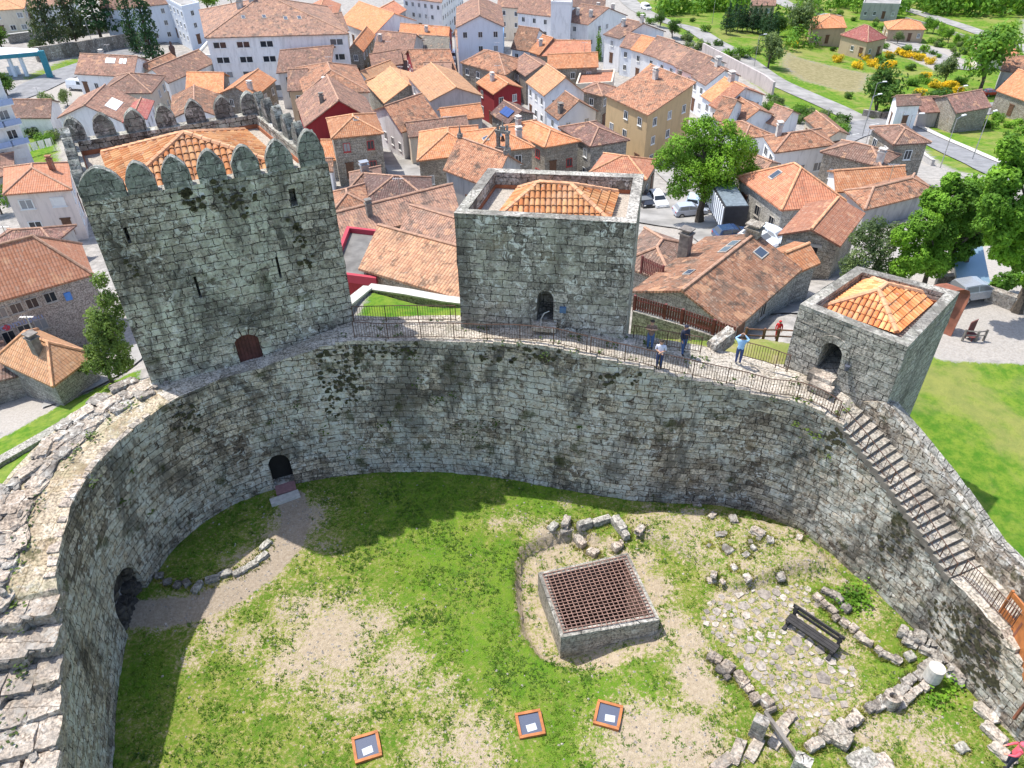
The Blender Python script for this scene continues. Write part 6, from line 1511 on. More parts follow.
for U in (0,w_):
    q = Wf(U,d_/2,ze_+2.4); mb = MB(); mb.box(q+Vector((0,0,.25)), (.5,.5,.5), rz); mb.tube(q+Vector((0,0,.5)), q+Vector((0,0,1.5)), .2, .03, 6); mb.build('finial', MT['house_stone_grey'], root)
# solar panels
root,Wf,w_,d_,ze_,_ = HOUSES['house with solar panels on its grey-brown roof']
for k in range(3):
    U = w_*(.3+.18*k); V0, V1 = d_*.1, d_*.36; z0_, z1_ = ze_+.2*d_*(.2), ze_+.2*d_*.72
    mb = MB(); mb.poly([Wf(U,V0,z0_+.22),Wf(U+.95,V0,z0_+.22),Wf(U+.95,V1,z1_+.22),Wf(U,V1,z1_+.22)]); mb.build('solar_panel', glossy('solar_cells',(.02,.06,.22),.1,.5), root)
# barn doorway: flat panel painted black for the shade inside
root,Wf,w_,d_,ze_,zb_ = HOUSES['stone barn with red-orange roof and a wide dark doorway']
a_, b_ = Wf(0,0,0), Wf(w_,0,0); t = (b_-a_).normalized(); n = Vector((t.y,-t.x,0)); c = a_.lerp(b_,.42)+Vector((0,0,ze_-3.3)); mb = MB(); mb.box(c+n*.02+Vector((0,0,1.3)), (2.3,.06,2.6), math.atan2(t.y,t.x)); dk = mb.build('doorway', flat('doorway_shade_black',(.012,.012,.014),.9), root); mb = MB(); mb.box(c+n*.05+Vector((0,0,2.7)), (2.9,.12,.25), math.atan2(t.y,t.x)); mb.build('lintel', MT['frame_stone'], dk)
# balconies on the left apartment building
root,Wf,w_,d_,ze_,zb_ = HOUSES['white apartment building with blue balconies at the left edge']
BALU = plaster('pale_blue_balustrade', (.36,.45,.66), .2)
for z in (ze_-2.9, ze_-5.75, ze_-8.6):
    for f in (.45,.85):
        c = Wf(w_*f,-.45,z-.1); u_ = (Wf(1,0,0)-Wf(0,0,0)); rz = math.atan2(u_.y,u_.x); mb = MB(); mb.box(c, (2.4,.9,.12), rz); bal = mb.build('balcony', MT['frame'], root)
        mb = MB(); v_ = Vector((u_.y,-u_.x,0)); mb.box(c+v_*.42+Vector((0,0,.5)), (2.4,.06,.75), rz); mb.build('balustrade', BALU, bal)
    for f in ():
        c = Wf(w_+.5,d_*f,z-.1); mb = MB(); mb.box(c, (1.1,3.0,.15), rz); bal = mb.build('balcony', MT['frame'], root); mb = MB(); mb.box(c+u_.normalized()*.5+Vector((0,0,.55)), (.06,3.0,.95), rz); mb.build('balustrade', MT['bluewall'], bal)
# ================================================================== TREES AND SHRUBS
def crown_mb(blobs, n, size, seed, up=.35, mb=None, inner=.5):
    mb = mb or MB(); rs = random.Random(seed); wts = [b[1][0]*b[1][1]*b[1][2] if isinstance(b[1], tuple) else b[1]**3 for b in blobs]
    wts = [w**.72 for w in wts]
    for _ in range(n):
        c, r_ = rs.choices(blobs, wts)[0]; r3 = r_ if isinstance(r_, tuple) else (r_,)*3
        d = Vector((rs.gauss(0,1), rs.gauss(0,1), rs.gauss(0,1))).normalized(); k = inner+(1-inner)*rs.random()**.6
        k *= 1+.28*mnoise.noise(Vector((d.x*2.2+c[0], d.y*2.2+c[1], d.z*2.2+seed)))
        p = Vector((c[0]+d.x*r3[0]*k, c[1]+d.y*r3[1]*k, c[2]+d.z*r3[2]*k))
        if mnoise.noise(p*(1.1/max(.4, size*2.2))+Vector((seed,0,0))) < -.28: continue
        nn = (d*.8+Vector((rs.gauss(0,.5), rs.gauss(0,.5), rs.gauss(0,.5)+up))).normalized(); t = nn.orthogonal().normalized(); b = nn.cross(t); a = rs.uniform(0,6.28)
        t, b = t*math.cos(a)+b*math.sin(a), b*math.cos(a)-t*math.sin(a); l = size*rs.uniform(.6,1.25); w = l*rs.uniform(.45,.7)
        mb.poly([p-t*l*.5, p-b*w*.5-nn*l*.06, p+t*l*.5, p+b*w*.5-nn*l*.06])
    return mb
def trunk_mb(p, h, r, blobs, seed, bend=.06):
    mb = MB(); rs = random.Random(seed); pts = [Vector(p)]; n = 5
    for k in range(1, n+1): pts.append(Vector((p[0]+rs.uniform(-1,1)*bend*h*k/n, p[1]+rs.uniform(-1,1)*bend*h*k/n, p[2]+h*k/n)))
    for k in range(n): mb.tube(pts[k], pts[k+1], r*(1-.55*k/n)*(1.35 if k == 0 else 1), r*(1-.55*(k+1)/n), 7, cap=False)
    for c, r_ in blobs:
        s = pts[rs.randint(2,n)]; m = s.lerp(Vector(c), .5)+Vector((rs.uniform(-.2,.2), rs.uniform(-.2,.2), .1)); mb.tube(s, m, r*.38, r*.25, 5, cap=False); mb.tube(m, Vector(c), r*.25, r*.08, 5, cap=False)
    return mb
def big_tree(label, base, blobs_px, mat, n, size, seed, tr=.35, name='broadleaf_tree', th=None, inner=.45):
    """blobs_px: (px, py, depth offset, radius px) turned into real clumps around the trunk"""
    b = base; root = thing(name, label, 'tree', b); dep = (Vector(b)-Vector(CAM)).dot(Vector(FW_)); bl = []
    for px, py, dy, rp in blobs_px:
        d = Vector(ray(px,py)); t = (b.y+dy)/d.y; p = Vector(CAM)+d*t; k = (p-Vector(CAM)).dot(Vector(FW_)); bl.append((tuple(p), rp*k/F))
    zs = [c[2] for c, r_ in bl]; hh = th or max(1.5, (sum(zs)/len(zs)-b.z))
    trunk_mb(b, hh, tr, bl, seed).build('trunk', MT['bark'], root); crown_mb(bl, n, size, seed, inner=inner).build('crown', MT[mat], root); return root
big_tree('big bright green plane tree shading the car park', ground(699,223), [(680,150,0,17),(705,135,.5,18),(732,145,0,18),(720,165,-1,20),(690,172,-1,18),(664,160,.3,12),(742,168,.5,15),(700,155,2,20),(725,190,-1.5,14),(678,187,-1,12),(708,188,-1,14),(705,122,.5,8),(745,150,1,14),(752,172,0,9),(690,126,0,9),(728,127,0,9)], 'leaf_bright', 34000, .29, 1, .45)
big_tree('bright green round tree behind the small stone tower', ground(921,292), [(905,235,0,13),(925,225,0,16),(940,240,.5,14),(915,258,-.6,16),(935,262,-.5,15),(902,268,-.4,12),(948,225,.5,9)], 'leaf_bright', 20000, .23, 2, .22)
big_tree('pale feathery willow beside the stone barn', ground(872,290), [(868,232,0,12),(882,245,-.3,15),(862,255,-.5,13),(852,272,-.5,12),(885,268,-.8,13),(870,278,-1,14),(895,230,.5,9),(848,262,0,8),(858,238,.3,9),(878,225,.3,9)], 'leaf_grey', 11000, .2, 3, .2, 'willow')
big_tree('dark-trunked tree with dense deep green crown behind the silver car', ground(955,284), [(950,205,0,16),(968,195,.5,15),(945,230,-.5,13),(968,222,0,14),(935,200,.8,14),(985,205,1,12),(952,182,.5,10),(930,250,-.3,12),(962,250,-.4,11),(975,238,.2,10),(945,262,-.5,10)], 'leaf', 25000, .26, 4, .42)
big_tree('large leafy tree with tall bare trunk at the right edge', ground(1017,311), [(1005,180,0,18),(1030,165,.5,20),(995,205,-.5,16),(1018,215,-.8,18),(1040,205,0,18),(1000,235,-1,14),(1025,240,-1,14),(1010,148,.5,13),(982,222,0,8),(1045,240,0,14),(1022,262,-.5,10),(1035,262,-.5,12),(990,222,-.8,12),(1010,255,-1,11),(998,252,-.8,9),(1030,282,-.3,8)], 'leaf_bright', 38000, .27, 5, .4)
big_tree('dark green bush under the tree at the right edge', ground(1003,296), [(1003,282,0,10),(1015,278,.5,9),(994,288,-.3,6)], 'leaf', 2200, .26, 6, .1, 'bush', .5)
big_tree('tall loose yellow-green tree squeezed between the left tower and the stone buildings', ground(112,382), [(100,280,0,9),(108,300,-.3,12),(98,318,-.4,13),(112,325,-.4,14),(102,340,-.6,15),(118,348,-.6,13),(97,362,-.8,13),(112,366,-.8,13),(124,362,-.8,10),(92,330,.2,8),(90,352,0,8),(118,310,0,9),(84,368,-.5,7)], 'leaf_olive', 12000, .24, 7, .13, inner=.25)
ft0 = None
# grown by kind: one mesh per form, one object per tree
def form(seed, n, size, kind_):
    rs = random.Random(seed); bl = []
    if kind_ == 'round':
        for k in range(9): a = rs.uniform(0,6.28); q = rs.uniform(0,.55); bl.append(((math.cos(a)*q, math.sin(a)*q, rs.uniform(.75,1.55)), rs.uniform(.32,.55)))
    elif kind_ == 'bush':
        for k in range(7): a = rs.uniform(0,6.28); q = rs.uniform(.1,.6); bl.append(((math.cos(a)*q, math.sin(a)*q, rs.uniform(.25,.6)), rs.uniform(.3,.48)))
    elif kind_ == 'column':
        for k in range(9): bl.append(((rs.uniform(-.12,.12), rs.uniform(-.12,.12), .35+k*.42), (.55-.03*k-(.2 if k > 6 else 0),.55-.03*k-(.2 if k > 6 else 0),.5)))
    else:
        for k in range(30):
            f = k/30; a = k*2.4; q = (1-f)*.62; bl.append(((math.cos(a)*q, math.sin(a)*q, .55+f*3.1), ((.5*(1-f)+.12),(.5*(1-f)+.12),.2)))
        bl.append(((0,0,3.7),(.1,.1,.35)))
    cm = crown_mb(bl, n, size, seed, inner=.35); tm = trunk_mb((0,0,-.3), .9 if kind_ in ('round','bush') else 3.2, .07, bl[:5] if kind_ in ('round','bush') else [], seed, .02)
    return cm, tm
FORMS = {}
def far_tree(label, px, py, rad, kind_='round', mat='leaf', group=None, zs=1., name=None, cat='tree'):
    key = (kind_, mat, hash((px*7+py*3)) % 2)
    if key not in FORMS:
        cm, tm = form(len(FORMS)+3, {'round':2000,'bush':900,'column':2200,'cone':2600}[kind_], {'round':.14,'bush':.18,'column':.14,'cone':.16}[kind_], kind_)
        FORMS[key] = [m.build(nm, mt) for m, nm, mt in ((cm,'crown',MT[mat]),(tm,'trunk',MT['bark']))]
        me_ = [o.data for o in FORMS[key]]; [bpy.data.objects.remove(o) for o in FORMS[key]]; FORMS[key] = me_
    root = thing(name or {'round':'broadleaf_tree','bush':'bush','column':'cypress_tree','cone':'conifer_tree'}[kind_], label, cat, ground(px,py), (px*13 % 63)/10., group)
    for me_, nm in zip(FORMS[key], ('crown','trunk')):
        o = bpy.data.objects.new(nm, me_); COL.objects.link(o); o.parent = root
    root.scale = (rad, rad, rad*zs); return root
ft = far_tree
ft('leftmost brownish conifer behind the petrol station canopy', 56,54,4.3,'cone','conifer_brown',zs=1.25); ft('second brownish conifer, between the other conifers at the top left', 79,49,3.9,'cone','conifer_brown',zs=1.3)
ft('dense dark green conifer at the top left', 103,44,6.4,'cone','conifer',zs=.95); ft('left one of two tall dark cypresses', 138,52,3.9,'column','conifer',zs=1.3); ft('right and nearer one of two tall dark cypresses', 154,61,5.2,'column','conifer',zs=1.08)
ft('clipped dark round bush on the lawn wall at the top left', 36,49,2.6,'bush','leaf_dark'); ft('dark tree at the left edge beside the petrol station', 3,50,3.5,'round','leaf_dark'); ft('olive tree at the left edge below the canopy', 8,96,2.8,'round','leaf_dark')
ft('olive bush in front of the white-gabled house on the left', 50,116,2.4,'round','leaf_grey'); ft('small olive bush by the white skylight house', 68,106,1.8,'round','leaf_grey'); ft('thin grey shrub left of the low white shed', 36,136,2.0,'bush','leaf_grey'); ft('bright green shrubs in the garden at the left edge', 8,152,2.6,'bush','leaf_bright'); ft('green shrub beside the hanging laundry', 47,143,2.0,'bush','leaf'); ft('green tree at the left edge by the pale pink house', 2,214,2.6,'round','leaf')
ft('light green round tree at the top edge left of the apartment block', 209,14,4.2,'round','leaf_bright'); ft('dark green tree at the top edge above the apartment block', 232,6,3.8,'round','leaf'); ft('blue-green tree behind the right cypress', 168,22,3.6,'cone','conifer'); ft('bright bush below the dense dark conifer', 125,28,2.4,'bush','leaf_bright')
ft('slim green tree beside the white houses at the terrace top', 598,61,1.9,'column','leaf',zs=1.05)
ft('rounded dark green tree in the meadow right of the road', 875,114,5.6,'round','leaf_dark',zs=1.05); ft('largest rounded green tree above the orange-roofed houses on the right', 979,93,8.6,'round','leaf',zs=.95); ft('dark round bush beside the yellow broom by the main road', 940,103,4.2,'bush','leaf_dark'); ft('greyish tree behind the yellow broom', 944,84,3.6,'round','leaf_grey'); ft('bright low bush in front of the barn', 957,112,2.6,'bush','leaf_bright')
ft('big olive green tree left of the twin orange villa', 797,42,6.2,'round','leaf_grey'); ft('dark tree behind the big olive tree', 778,36,3.4,'round','leaf_dark'); ft('olive shrub right below the maroon villa', 862,57,2.6,'bush','leaf_grey'); ft('round bush beside the villa pool yard', 923,52,2.2,'bush','leaf_bright'); ft('young tree in front of the bungalow with the pool', 897,44,2.0,'round','leaf_grey')
ft('small tree in the yard of the long stone house', 848,164,1.7,'round','leaf_bright'); ft('yellowish bush left of the large tree at the right edge', 973,200,3.0,'bush','leaf_bright'); ft('dark shrub beside the main road bend', 887,116,2.2,'bush','leaf_dark'); ft('dark bush behind the white cottage', 892,108,1.8,'round','leaf_dark')
ft('dark conifer standing alone in the top meadow', 726,34,2.4,'cone','conifer'); ft('grey-green bush below the long pale retaining wall', 702,50,2.8,'bush','leaf_grey'); ft('dark green bush beside the upper road', 672,38,2.8,'round','leaf_dark'); ft('small dark tree above the row houses', 660,27,2.4,'round','leaf_dark'); ft('bluish green bush right of the upper road', 687,41,2.6,'bush','leaf_grey'); ft('bright bush at the top of the retaining wall', 727,60,3.0,'bush','leaf'); ft('large olive bush where the upper road bends', 742,58,3.2,'bush','leaf')
ft('large feathery light green tree between the retaining wall and the brown field', 768,68,4.6,'round','leaf_grey')
for i_,(x,y,r_,m_,l_) in enumerate(((22,150,2.2,'leaf_bright','bright shrub in the left garden just above the washing line'),(34,137,2.0,'leaf_grey','grey leafless-looking shrub in the left garden below the shed'),(12,140,1.8,'leaf','dark shrub in the left garden nearest the blue balconies'),(55,140,1.8,'leaf_grey','pale shrub in the left garden nearest the big tower'))): ft(l_,x,y,r_,'bush',m_)
g_ = 'dark small conifers in a row at the top'
for k,(x,y) in enumerate(((737,32),(742,31),(747,31),(752,33),(757,33),(762,35),(767,37),(772,39),(733,30))): ft('small dark conifer in a dense row above the upper road', x,y,2.2,'cone','conifer',group=g_)
g_ = 'yellow broom bushes on the slope'
for x,y in ((794,47),(831,43),(853,56),(872,66),(889,58),(876,55),(904,57),(918,60),(930,64),(889,67),(923,79),(936,88),(952,99),(838,62),(858,68),(898,55),(912,58),(953,88),(918,96),(848,52),(880,70),(865,60),(945,88),(958,93)): ft('yellow flowering broom bush on the green slope', x,y,2.1,'bush','yellow',group=g_,name='broom_bush',cat='bush')
g_ = 'green scrub bushes on the slope'
rs = random.Random(5)
for k in range(90):
    x, y = rs.choice(((rs.uniform(832,960), rs.uniform(46,100)), (rs.uniform(800,900), rs.uniform(12,40)), (rs.uniform(930,1024), rs.uniform(40,62))))
    if 780 < x < 872 and 55 < y < 92: continue
    ft('plain green scrub bush among the yellow broom slope', x,y,rs.uniform(1.3,2.2),'bush',rs.choice(('leaf','leaf_dark','leaf_grey')),group=g_)
g_ = 'shrubs along the lane below the row houses'
for k in range(30):
    f = rs.random(); ft('green shrub on the bank beside the narrow lane below the meadow', 768+f*78+rs.uniform(-6,6), 98+f*26+rs.uniform(0,14),rs.uniform(1.3,2.2),'bush',rs.choice(('leaf','leaf_dark','leaf_grey')),group=g_)
g_ = 'small trees lining the upper right road'
for k in range(16): ft('small green tree in the line along the far upper road', 925+k*6.2+rs.uniform(-2,2), 34+k*2.2+rs.uniform(-3,2),rs.uniform(1.8,2.6),'round',rs.choice(('leaf','leaf_bright')),group=g_)
g_ = 'bushes on the verge of the upper road'
for x,y in ((640,18),(650,24),(692,22),(705,32),(718,46),(735,62),(752,76),(765,84),(757,54),(770,62),(700,60),(688,48),(678,24)): ft('small green bush on the verge of the upper road', x,y,rs.uniform(1.4,2.2),'bush',rs.choice(('leaf','leaf_dark','leaf_grey')),group=g_)
g_ = 'low shrubs by the lower road'
for x,y in ((1000,122),(1010,128),(1018,125),(990,128),(1022,135),(995,120),(1008,140)): ft('green shrub in the corner between the two roads at the right', x,y,rs.uniform(1.4,2.2),'bush',rs.choice(('leaf','leaf_bright')),group=g_)
# far woods, one mass
mb = MB(); rs = random.Random(77)
def wood(pts, n, r):
    for k in range(n):
        x, y = pts[0]+rs.random()*(pts[2]-pts[0]), pts[1]+rs.random()*(pts[3]-pts[1]); p = ground(x,y); q = r*rs.uniform(.6,1.3)
        crown_mb([((p.x,p.y,p.z+q*.9), (q,q,q*1.1))], 130, q*.42, k, mb=mb)
wood((662,-8,748,17), 44, 4.5); wood((925,-10,1030,16), 46, 5); wood((800,0,925,14), 26, 3.6); wood((775,20,815,52), 14, 3.2)
kind(mb.build('distant_wood', MT['leaf']), 'stuff')
# ================================================================== PEOPLE
SKIN = flat('skin', (.50,.29,.20), .6, .06); HAIRD = flat('dark_hair', (.03,.02,.015), .7, .2); HAIRG = flat('grey_hair', (.30,.28,.26), .8, .2)
def person(label, feet, face, top, legs, hair, pose, h=1.7, sleeve=True, shoes=None, cap=None, extra=None):
    s = h/1.72; cs, sn = math.cos(face), math.sin(face)
    root = thing('person', label, 'person', feet)
    J = {}; E = []
    def j(n, x, y, z, r): J[n] = (Vector((x*s, y*s, z*s)), r*s)
    # +y is forward, +x is the left hand... mirrored on both sides
    j('pel',0,0,.93,.135); j('wai',0,0,1.08,.125); j('che',0,.0,1.29,.15); j('neck',0,0,1.47,.058); j('chin',0,.015,1.55,.075); j('head',0,.02,1.62,.1); j('crown',0,.01,1.70,.07)
    E += [('pel','wai','t'),('wai','che','t'),('che','neck','t'),('neck','chin','s'),('chin','head','s'),('head','crown','s')]
    for k, sg in (('L',-1),('R',1)):
        st = pose.get('stride',0)*sg
        j('hip'+k,.095*sg,0,.88,.1); j('kne'+k,.10*sg,.02+st*.5,.49,.068); j('ank'+k,.10*sg,st-.01,.09,.045); j('toe'+k,.115*sg,.15+st,.045,.038)
        E += [('pel','hip'+k,'l'),('hip'+k,'kne'+k,'l'),('kne'+k,'ank'+k,'l'),('ank'+k,'toe'+k,'f')]
        el, wr = pose[k]; j('sho'+k,.19*sg,0,1.40,.062); j('elb'+k,el[0]*sg,el[1],el[2],.045); j('wri'+k,wr[0]*sg,wr[1],wr[2],.032)
        d = Vector((wr[0]*sg-el[0]*sg, wr[1]-el[1], wr[2]-el[2])).normalized(); w = Vector((wr[0]*sg,wr[1],wr[2])); pm = w+d*.075
        j('pal'+k,*pm,.036); E += [('che','sho'+k,'t'),('sho'+k,'elb'+k,'t'),('elb'+k,'wri'+k,'t' if sleeve else 's'),('wri'+k,'pal'+k,'s')]
        sd = d.cross(Vector((0,1,.3))).normalized()
        for q in range(4): j(f'fin{q}{k}', *(pm+d*(.085-.012*abs(q-1.3))+sd*((q-1.5)*.024)+Vector((0,.02,-.012))), .009); E.append(('pal'+k,f'fin{q}{k}','s'))
        j('thu'+k, *(w+d*.05+sd*.055), .011); E.append(('pal'+k,'thu'+k,'s'))
    names = list(J); me = bpy.data.meshes.new('body'); me.from_pydata([J[n][0] for n in names], [(names.index(a),names.index(b)) for a,b,_ in E], [])
    o = bpy.data.objects.new('body', me); COL.objects.link(o); o.modifiers.new('skin','SKIN'); o.modifiers.new('sub','SUBSURF').levels = 1
    for i, n in enumerate(names): v = me.skin_vertices[0].data[i]; v.radius = (J[n][1]*1.15, J[n][1]*1.15); v.use_root = (n == 'pel')
    bpy.context.view_layer.update(); m2 = bpy.data.meshes.new_from_object(o.evaluated_get(bpy.context.evaluated_depsgraph_get())); bpy.data.objects.remove(o)
    m2.name = 'body'; mats = {'t':0,'l':1,'s':2,'f':3}
    for mm in (top, legs, SKIN, shoes or MT['tyre']): m2.materials.append(mm)
    for p in m2.polygons:
        c = p.center; best = (9,0)
        for a, b, kd in E:
            A, B = J[a][0], J[b][0]; t = max(0, min(1, (c-A).dot(B-A)/max((B-A).length_squared,1e-6))); d = (c-A.lerp(B,t)).length-(J[a][1]*(1-t)+J[b][1]*t)
            if d < best[0]: best = (d, mats[kd])
        p.material_index = best[1]; p.use_smooth = True
        if best[1] == 0 and c.z < .98*s and abs(c.x) < .2*s and abs(c.y) < .2*s: p.material_index = 1 if not pose.get('long') else 0
    b = bpy.data.objects.new('body', m2); COL.objects.link(b); b.parent = root; b.rotation_euler = (0,0,face)
    def loc(x,y,z): return Vector(feet)+Vector((x*s*cs-y*s*sn, x*s*sn+y*s*cs, z*s))
    mb = MB(); R_ = .118*s
    for i in range(10):
        for k in range(5):
            def P(a, e): return loc(0,.005,1.635)+Vector((math.cos(a)*math.cos(e)*R_, math.sin(a)*math.cos(e)*R_, math.sin(e)*R_))
            a0, a1 = i*.6283, (i+1)*.6283; back = math.cos((a0+a1)/2-(face+math.pi/2)) < .2; e0, e1 = [(-.55 if back else .25)+f*(1.57-(-.55 if back else .25)) for f in (k/5,(k+1)/5)]
            mb.poly([P(a0,e0),P(a1,e0),P(a1,e1),P(a0,e1)], sm=True)
    mb.build('cap' if cap else 'hair', cap or hair, root)
    mb = MB()   # nose, eyes and mouth
    c = loc(0,.135,1.60); mb.box(c, (.022*s,.03*s,.045*s), face); mb.build('nose', SKIN, root)
    for sg in (-1,1): mb = MB(); mb.box(loc(.035*sg,.118,1.635), (.022*s,.012*s,.012*s), face); mb.build('eye', MT['tyre'], root)
    mb = MB(); mb.box(loc(0,.112,1.555), (.045*s,.01*s,.012*s), face); mb.build('mouth', flat('lips',(.35,.12,.10),.6), root)
    for sg in (-1,1): mb = MB(); mb.box(loc(.112*sg,.01,1.615), (.02*s,.04*s,.06*s), face); mb.build('ear', SKIN, root)
    if extra: extra(root, loc, s)
    return root
def walk_pt(px, py):
    p = at(px,py,8.6)
    for _ in range(4): p = at(px, py, z_top(s_of(p.x,p.y))+.03)
    return p
def facing(p, target): return math.atan2(target[1]-p[1], target[0]-p[0])-math.pi/2
jeans = flat('blue_jeans', (.05,.11,.27), .85, .2); navy = flat('navy_cloth', (.025,.03,.06), .85, .2); brownshirt = flat('brown_striped_shirt', (.19,.12,.09), .85, .35, scale=14); lav = flat('pale_lilac_shirt', (.62,.62,.75), .85, .08); sky_s = flat('light_blue_shirt', (.33,.55,.80), .85, .08); navyt = flat('navy_trousers', (.03,.06,.18), .85, .15)
redc = flat('red_cloth', (.62,.02,.03), .8, .1); pinkc = flat('coral_pink_jacket', (.80,.12,.17), .75, .08)
def camera_item(root, loc, s): mb = MB(); c = loc(0,.30,1.52); mb.box(c, (.15,.03,.09), root.children[0].rotation_euler.z); mb.build('phone', MT['tyre'], root)
f1 = walk_pt(649.5,348.5); person('person in brown striped shirt and jeans holding both hands up at the chest', f1, facing(f1,(0,0)), brownshirt, jeans, HAIRD, {'L':((.27,.06,1.22),(.10,.24,1.32)),'R':((.27,.06,1.22),(.10,.24,1.32)),'long':1}, 1.68, sleeve=False)
f2 = walk_pt(658.5,368); person('person in pale lilac top leaning at the front railing with folded arms', f2, facing(f2,(-1,0)), lav, navyt, HAIRD, {'L':((.25,.05,1.16),(.04,.22,1.12)),'R':((.25,.05,1.16),(-.02,.20,1.08))}, 1.66, sleeve=False)
f3 = walk_pt(682.5,353.5); person('person in dark vest and blue jeans wearing a cap, walking along the walkway', f3, facing(f3,(12,20)), navy, jeans, HAIRG, {'L':((.25,-.08,1.17),(.24,.06,.96)),'R':((.25,.04,1.16),(.22,.14,.95)),'stride':.16}, 1.7, cap=navy)
f4 = walk_pt(737.5,363.5); person('person in light blue shirt and navy trousers seen from behind raising a camera', f4, facing(f4,(25,70)), sky_s, navyt, HAIRD, {'L':((.33,.16,1.40),(.10,.24,1.58)),'R':((.33,.16,1.40),(.10,.24,1.58))}, 1.72, extra=camera_item)
f5 = at(776.5,338.5,4.4); person('figure in bright red clothes standing behind the post-and-rail fence', f5, facing(f5,(0,0)), redc, redc, HAIRD, {'L':((.24,.0,1.15),(.25,.08,.92)),'R':((.24,.0,1.15),(.25,.08,.92)),'long':1}, 1.3, cap=redc)
hp = at(1014,744,2.6); person('person in coral pink hooded jacket cut off by the bottom right corner', Vector((hp.x+.32,hp.y-.05,.95)), 1.2, pinkc, navy, HAIRD, {'L':((.27,.12,1.18),(.2,.3,1.05)),'R':((.27,.12,1.18),(.2,.3,1.05)),'long':1}, 1.75, cap=pinkc)
# ================================================================== VEHICLES
def car_parts(kind_='hatch'):
    """side profile of a small car along +x, built once per kind"""
    if kind_ == 'hatch': prof = [(-2.0,.35),(-2.0,.85),(-1.85,1.0),(1.0,.95),(1.9,.78),(2.05,.55),(2.0,.35)]; cab = [(-1.85,.98),(-1.5,1.46),(-.2,1.5),(.35,1.4),(1.05,.95)]; w = .86
    else: prof = [(-2.4,.35),(-2.45,1.1),(-2.4,1.15),(1.3,1.1),(2.1,.95),(2.3,.6),(2.25,.35)]; cab = [(-2.4,1.13),(-2.3,1.95),(-.2,2.0),(.8,1.9),(1.45,1.1)]; w = .95
    body = MB(); glass = MB()
    def loft(mb, pr, w0, w1fun):
        L = [Vector((x,-w1fun(z),z)) for x,z in pr]; R_ = [Vector((x,w1fun(z),z)) for x,z in pr]
        for i in range(len(pr)-1): mb.poly([L[i],R_[i],R_[i+1],L[i+1]], sm=False)
        mb.poly(L); mb.poly(R_[::-1]); mb.poly([L[0],L[-1],R_[-1],R_[0]])
    loft(body, prof, w, lambda z: w-.05*(abs(z-.7)**1.5)); top = max(z for x,z in cab); b0 = cab[0][1]
    loft(body, cab, w, lambda z: w-.04-.2*(z-b0)/(top-b0))
    def side(x0,z0,x1,z1,x2,z2,x3,z3):
        for sg in (-1,1):
            q = [Vector((x,sg*(w-.04-.2*(z-b0)/(top-b0)+.012),z)) for x,z in ((x0,z0),(x1,z1),(x2,z2),(x3,z3))]; glass.poly(q if sg < 0 else q[::-1])
    d = top-b0
    if kind_ == 'hatch': side(-1.55,b0+.06,-.45,b0+.06,-.45,top-.1,-1.35,top-.1); side(-.35,b0+.06,.8,b0+.06,.3,top-.16,-.35,top-.1)
    else: side(.1,b0+.1,1.25,b0+.06,.75,top-.2,.1,top-.15)
    for (xa,za),(xb,zb) in ((cab[-1],cab[-2]),(cab[0],cab[1])):
        fa, fb = .12, .86; pa = (xa+(xb-xa)*fa, za+(zb-za)*fa); pb = (xa+(xb-xa)*fb, za+(zb-za)*fb); ex = .015*(1 if xa > 0 else -1)
        wa, wb = [w-.1-.2*(z-b0)/(top-b0) for z in (pa[1],pb[1])]; q = [Vector((pa[0]+ex,-wa,pa[1]+.012)),Vector((pa[0]+ex,wa,pa[1]+.012)),Vector((pb[0]+ex,wb,pb[1]+.012)),Vector((pb[0]+ex,-wb,pb[1]+.012))]
        glass.poly(q if xa > 0 else q[::-1])
    return body, glass, w, (1.25 if kind_ == 'hatch' else 1.45), (-1.25 if kind_ == 'hatch' else -1.55), prof
CARS = {}
def mesh_of(mb, name, mats):
    o = mb.build(name, mats); me = o.data; bpy.data.objects.remove(o); return me
for kd in ('hatch','van'):
    body, glass, w, xf, xr, prof = car_parts(kd); ty = MB(); ty.tube((0,-.1,0),(0,.1,0),.32,n=14); rm = MB(); rm.tube((0,-.105,0),(0,.105,0),.2,n=10)
    hl = MB(); hl.box((0,0,0),(.12,.3,.14)); ar = MB(); ar.tube((0,-.085,0),(0,.085,0),.38,n=14)
    CARS[kd] = (body, mesh_of(glass,'windows',MT['glass']), mesh_of(ty,'tyre',MT['tyre']), mesh_of(rm,'rim',MT['rim']), mesh_of(hl,'headlight',MT['frame']), mesh_of(hl,'tail_light',MT['frame_red']), w, xf, xr, prof)
def car(label, px, py, head, col, kd='hatch', group=None, z=None, name=None, cat=None, dx=0):
    p = ground(px,py) if z is None else at(px,py,z); p.z += .16
    body, gl, ty, rm, hl, tl, w, xf, xr, prof = CARS[kd]
    root = thing(name or ('parked_car' if kd == 'hatch' else 'parked_van'), label, cat or ('car' if kd == 'hatch' else 'van'), p, R(head), group)
    mt = glossy('car_paint', col, .25, .8); me = mesh_of(body,'body',mt)
    def add(n, m, par, l): o = bpy.data.objects.new(n, m); COL.objects.link(o); o.parent = par; o.location = l; return o
    add('body', me, root, (0,0,0)); add('windows', gl, root, (0,0,0))
    for x in (xf,xr):
        for sg in (-1,1): t = add('wheel', ty, root, (x, sg*(w-.06), .32)); add('rim', rm, t, (0,sg*.006,0))
    xe = max(x for x,z_ in prof)-.03; xb = min(x for x,z_ in prof)+.02; zl = .66 if kd == 'hatch' else .85
    for sg in (-1,1): add('headlight', hl, root, (xe-.08,sg*.6,zl)); add('tail_light', tl, root, (xb,sg*.62,zl+.12))
    return root
car('silver estate car parked under the trees behind the small stone tower', 971,299,12,(.30,.32,.35))
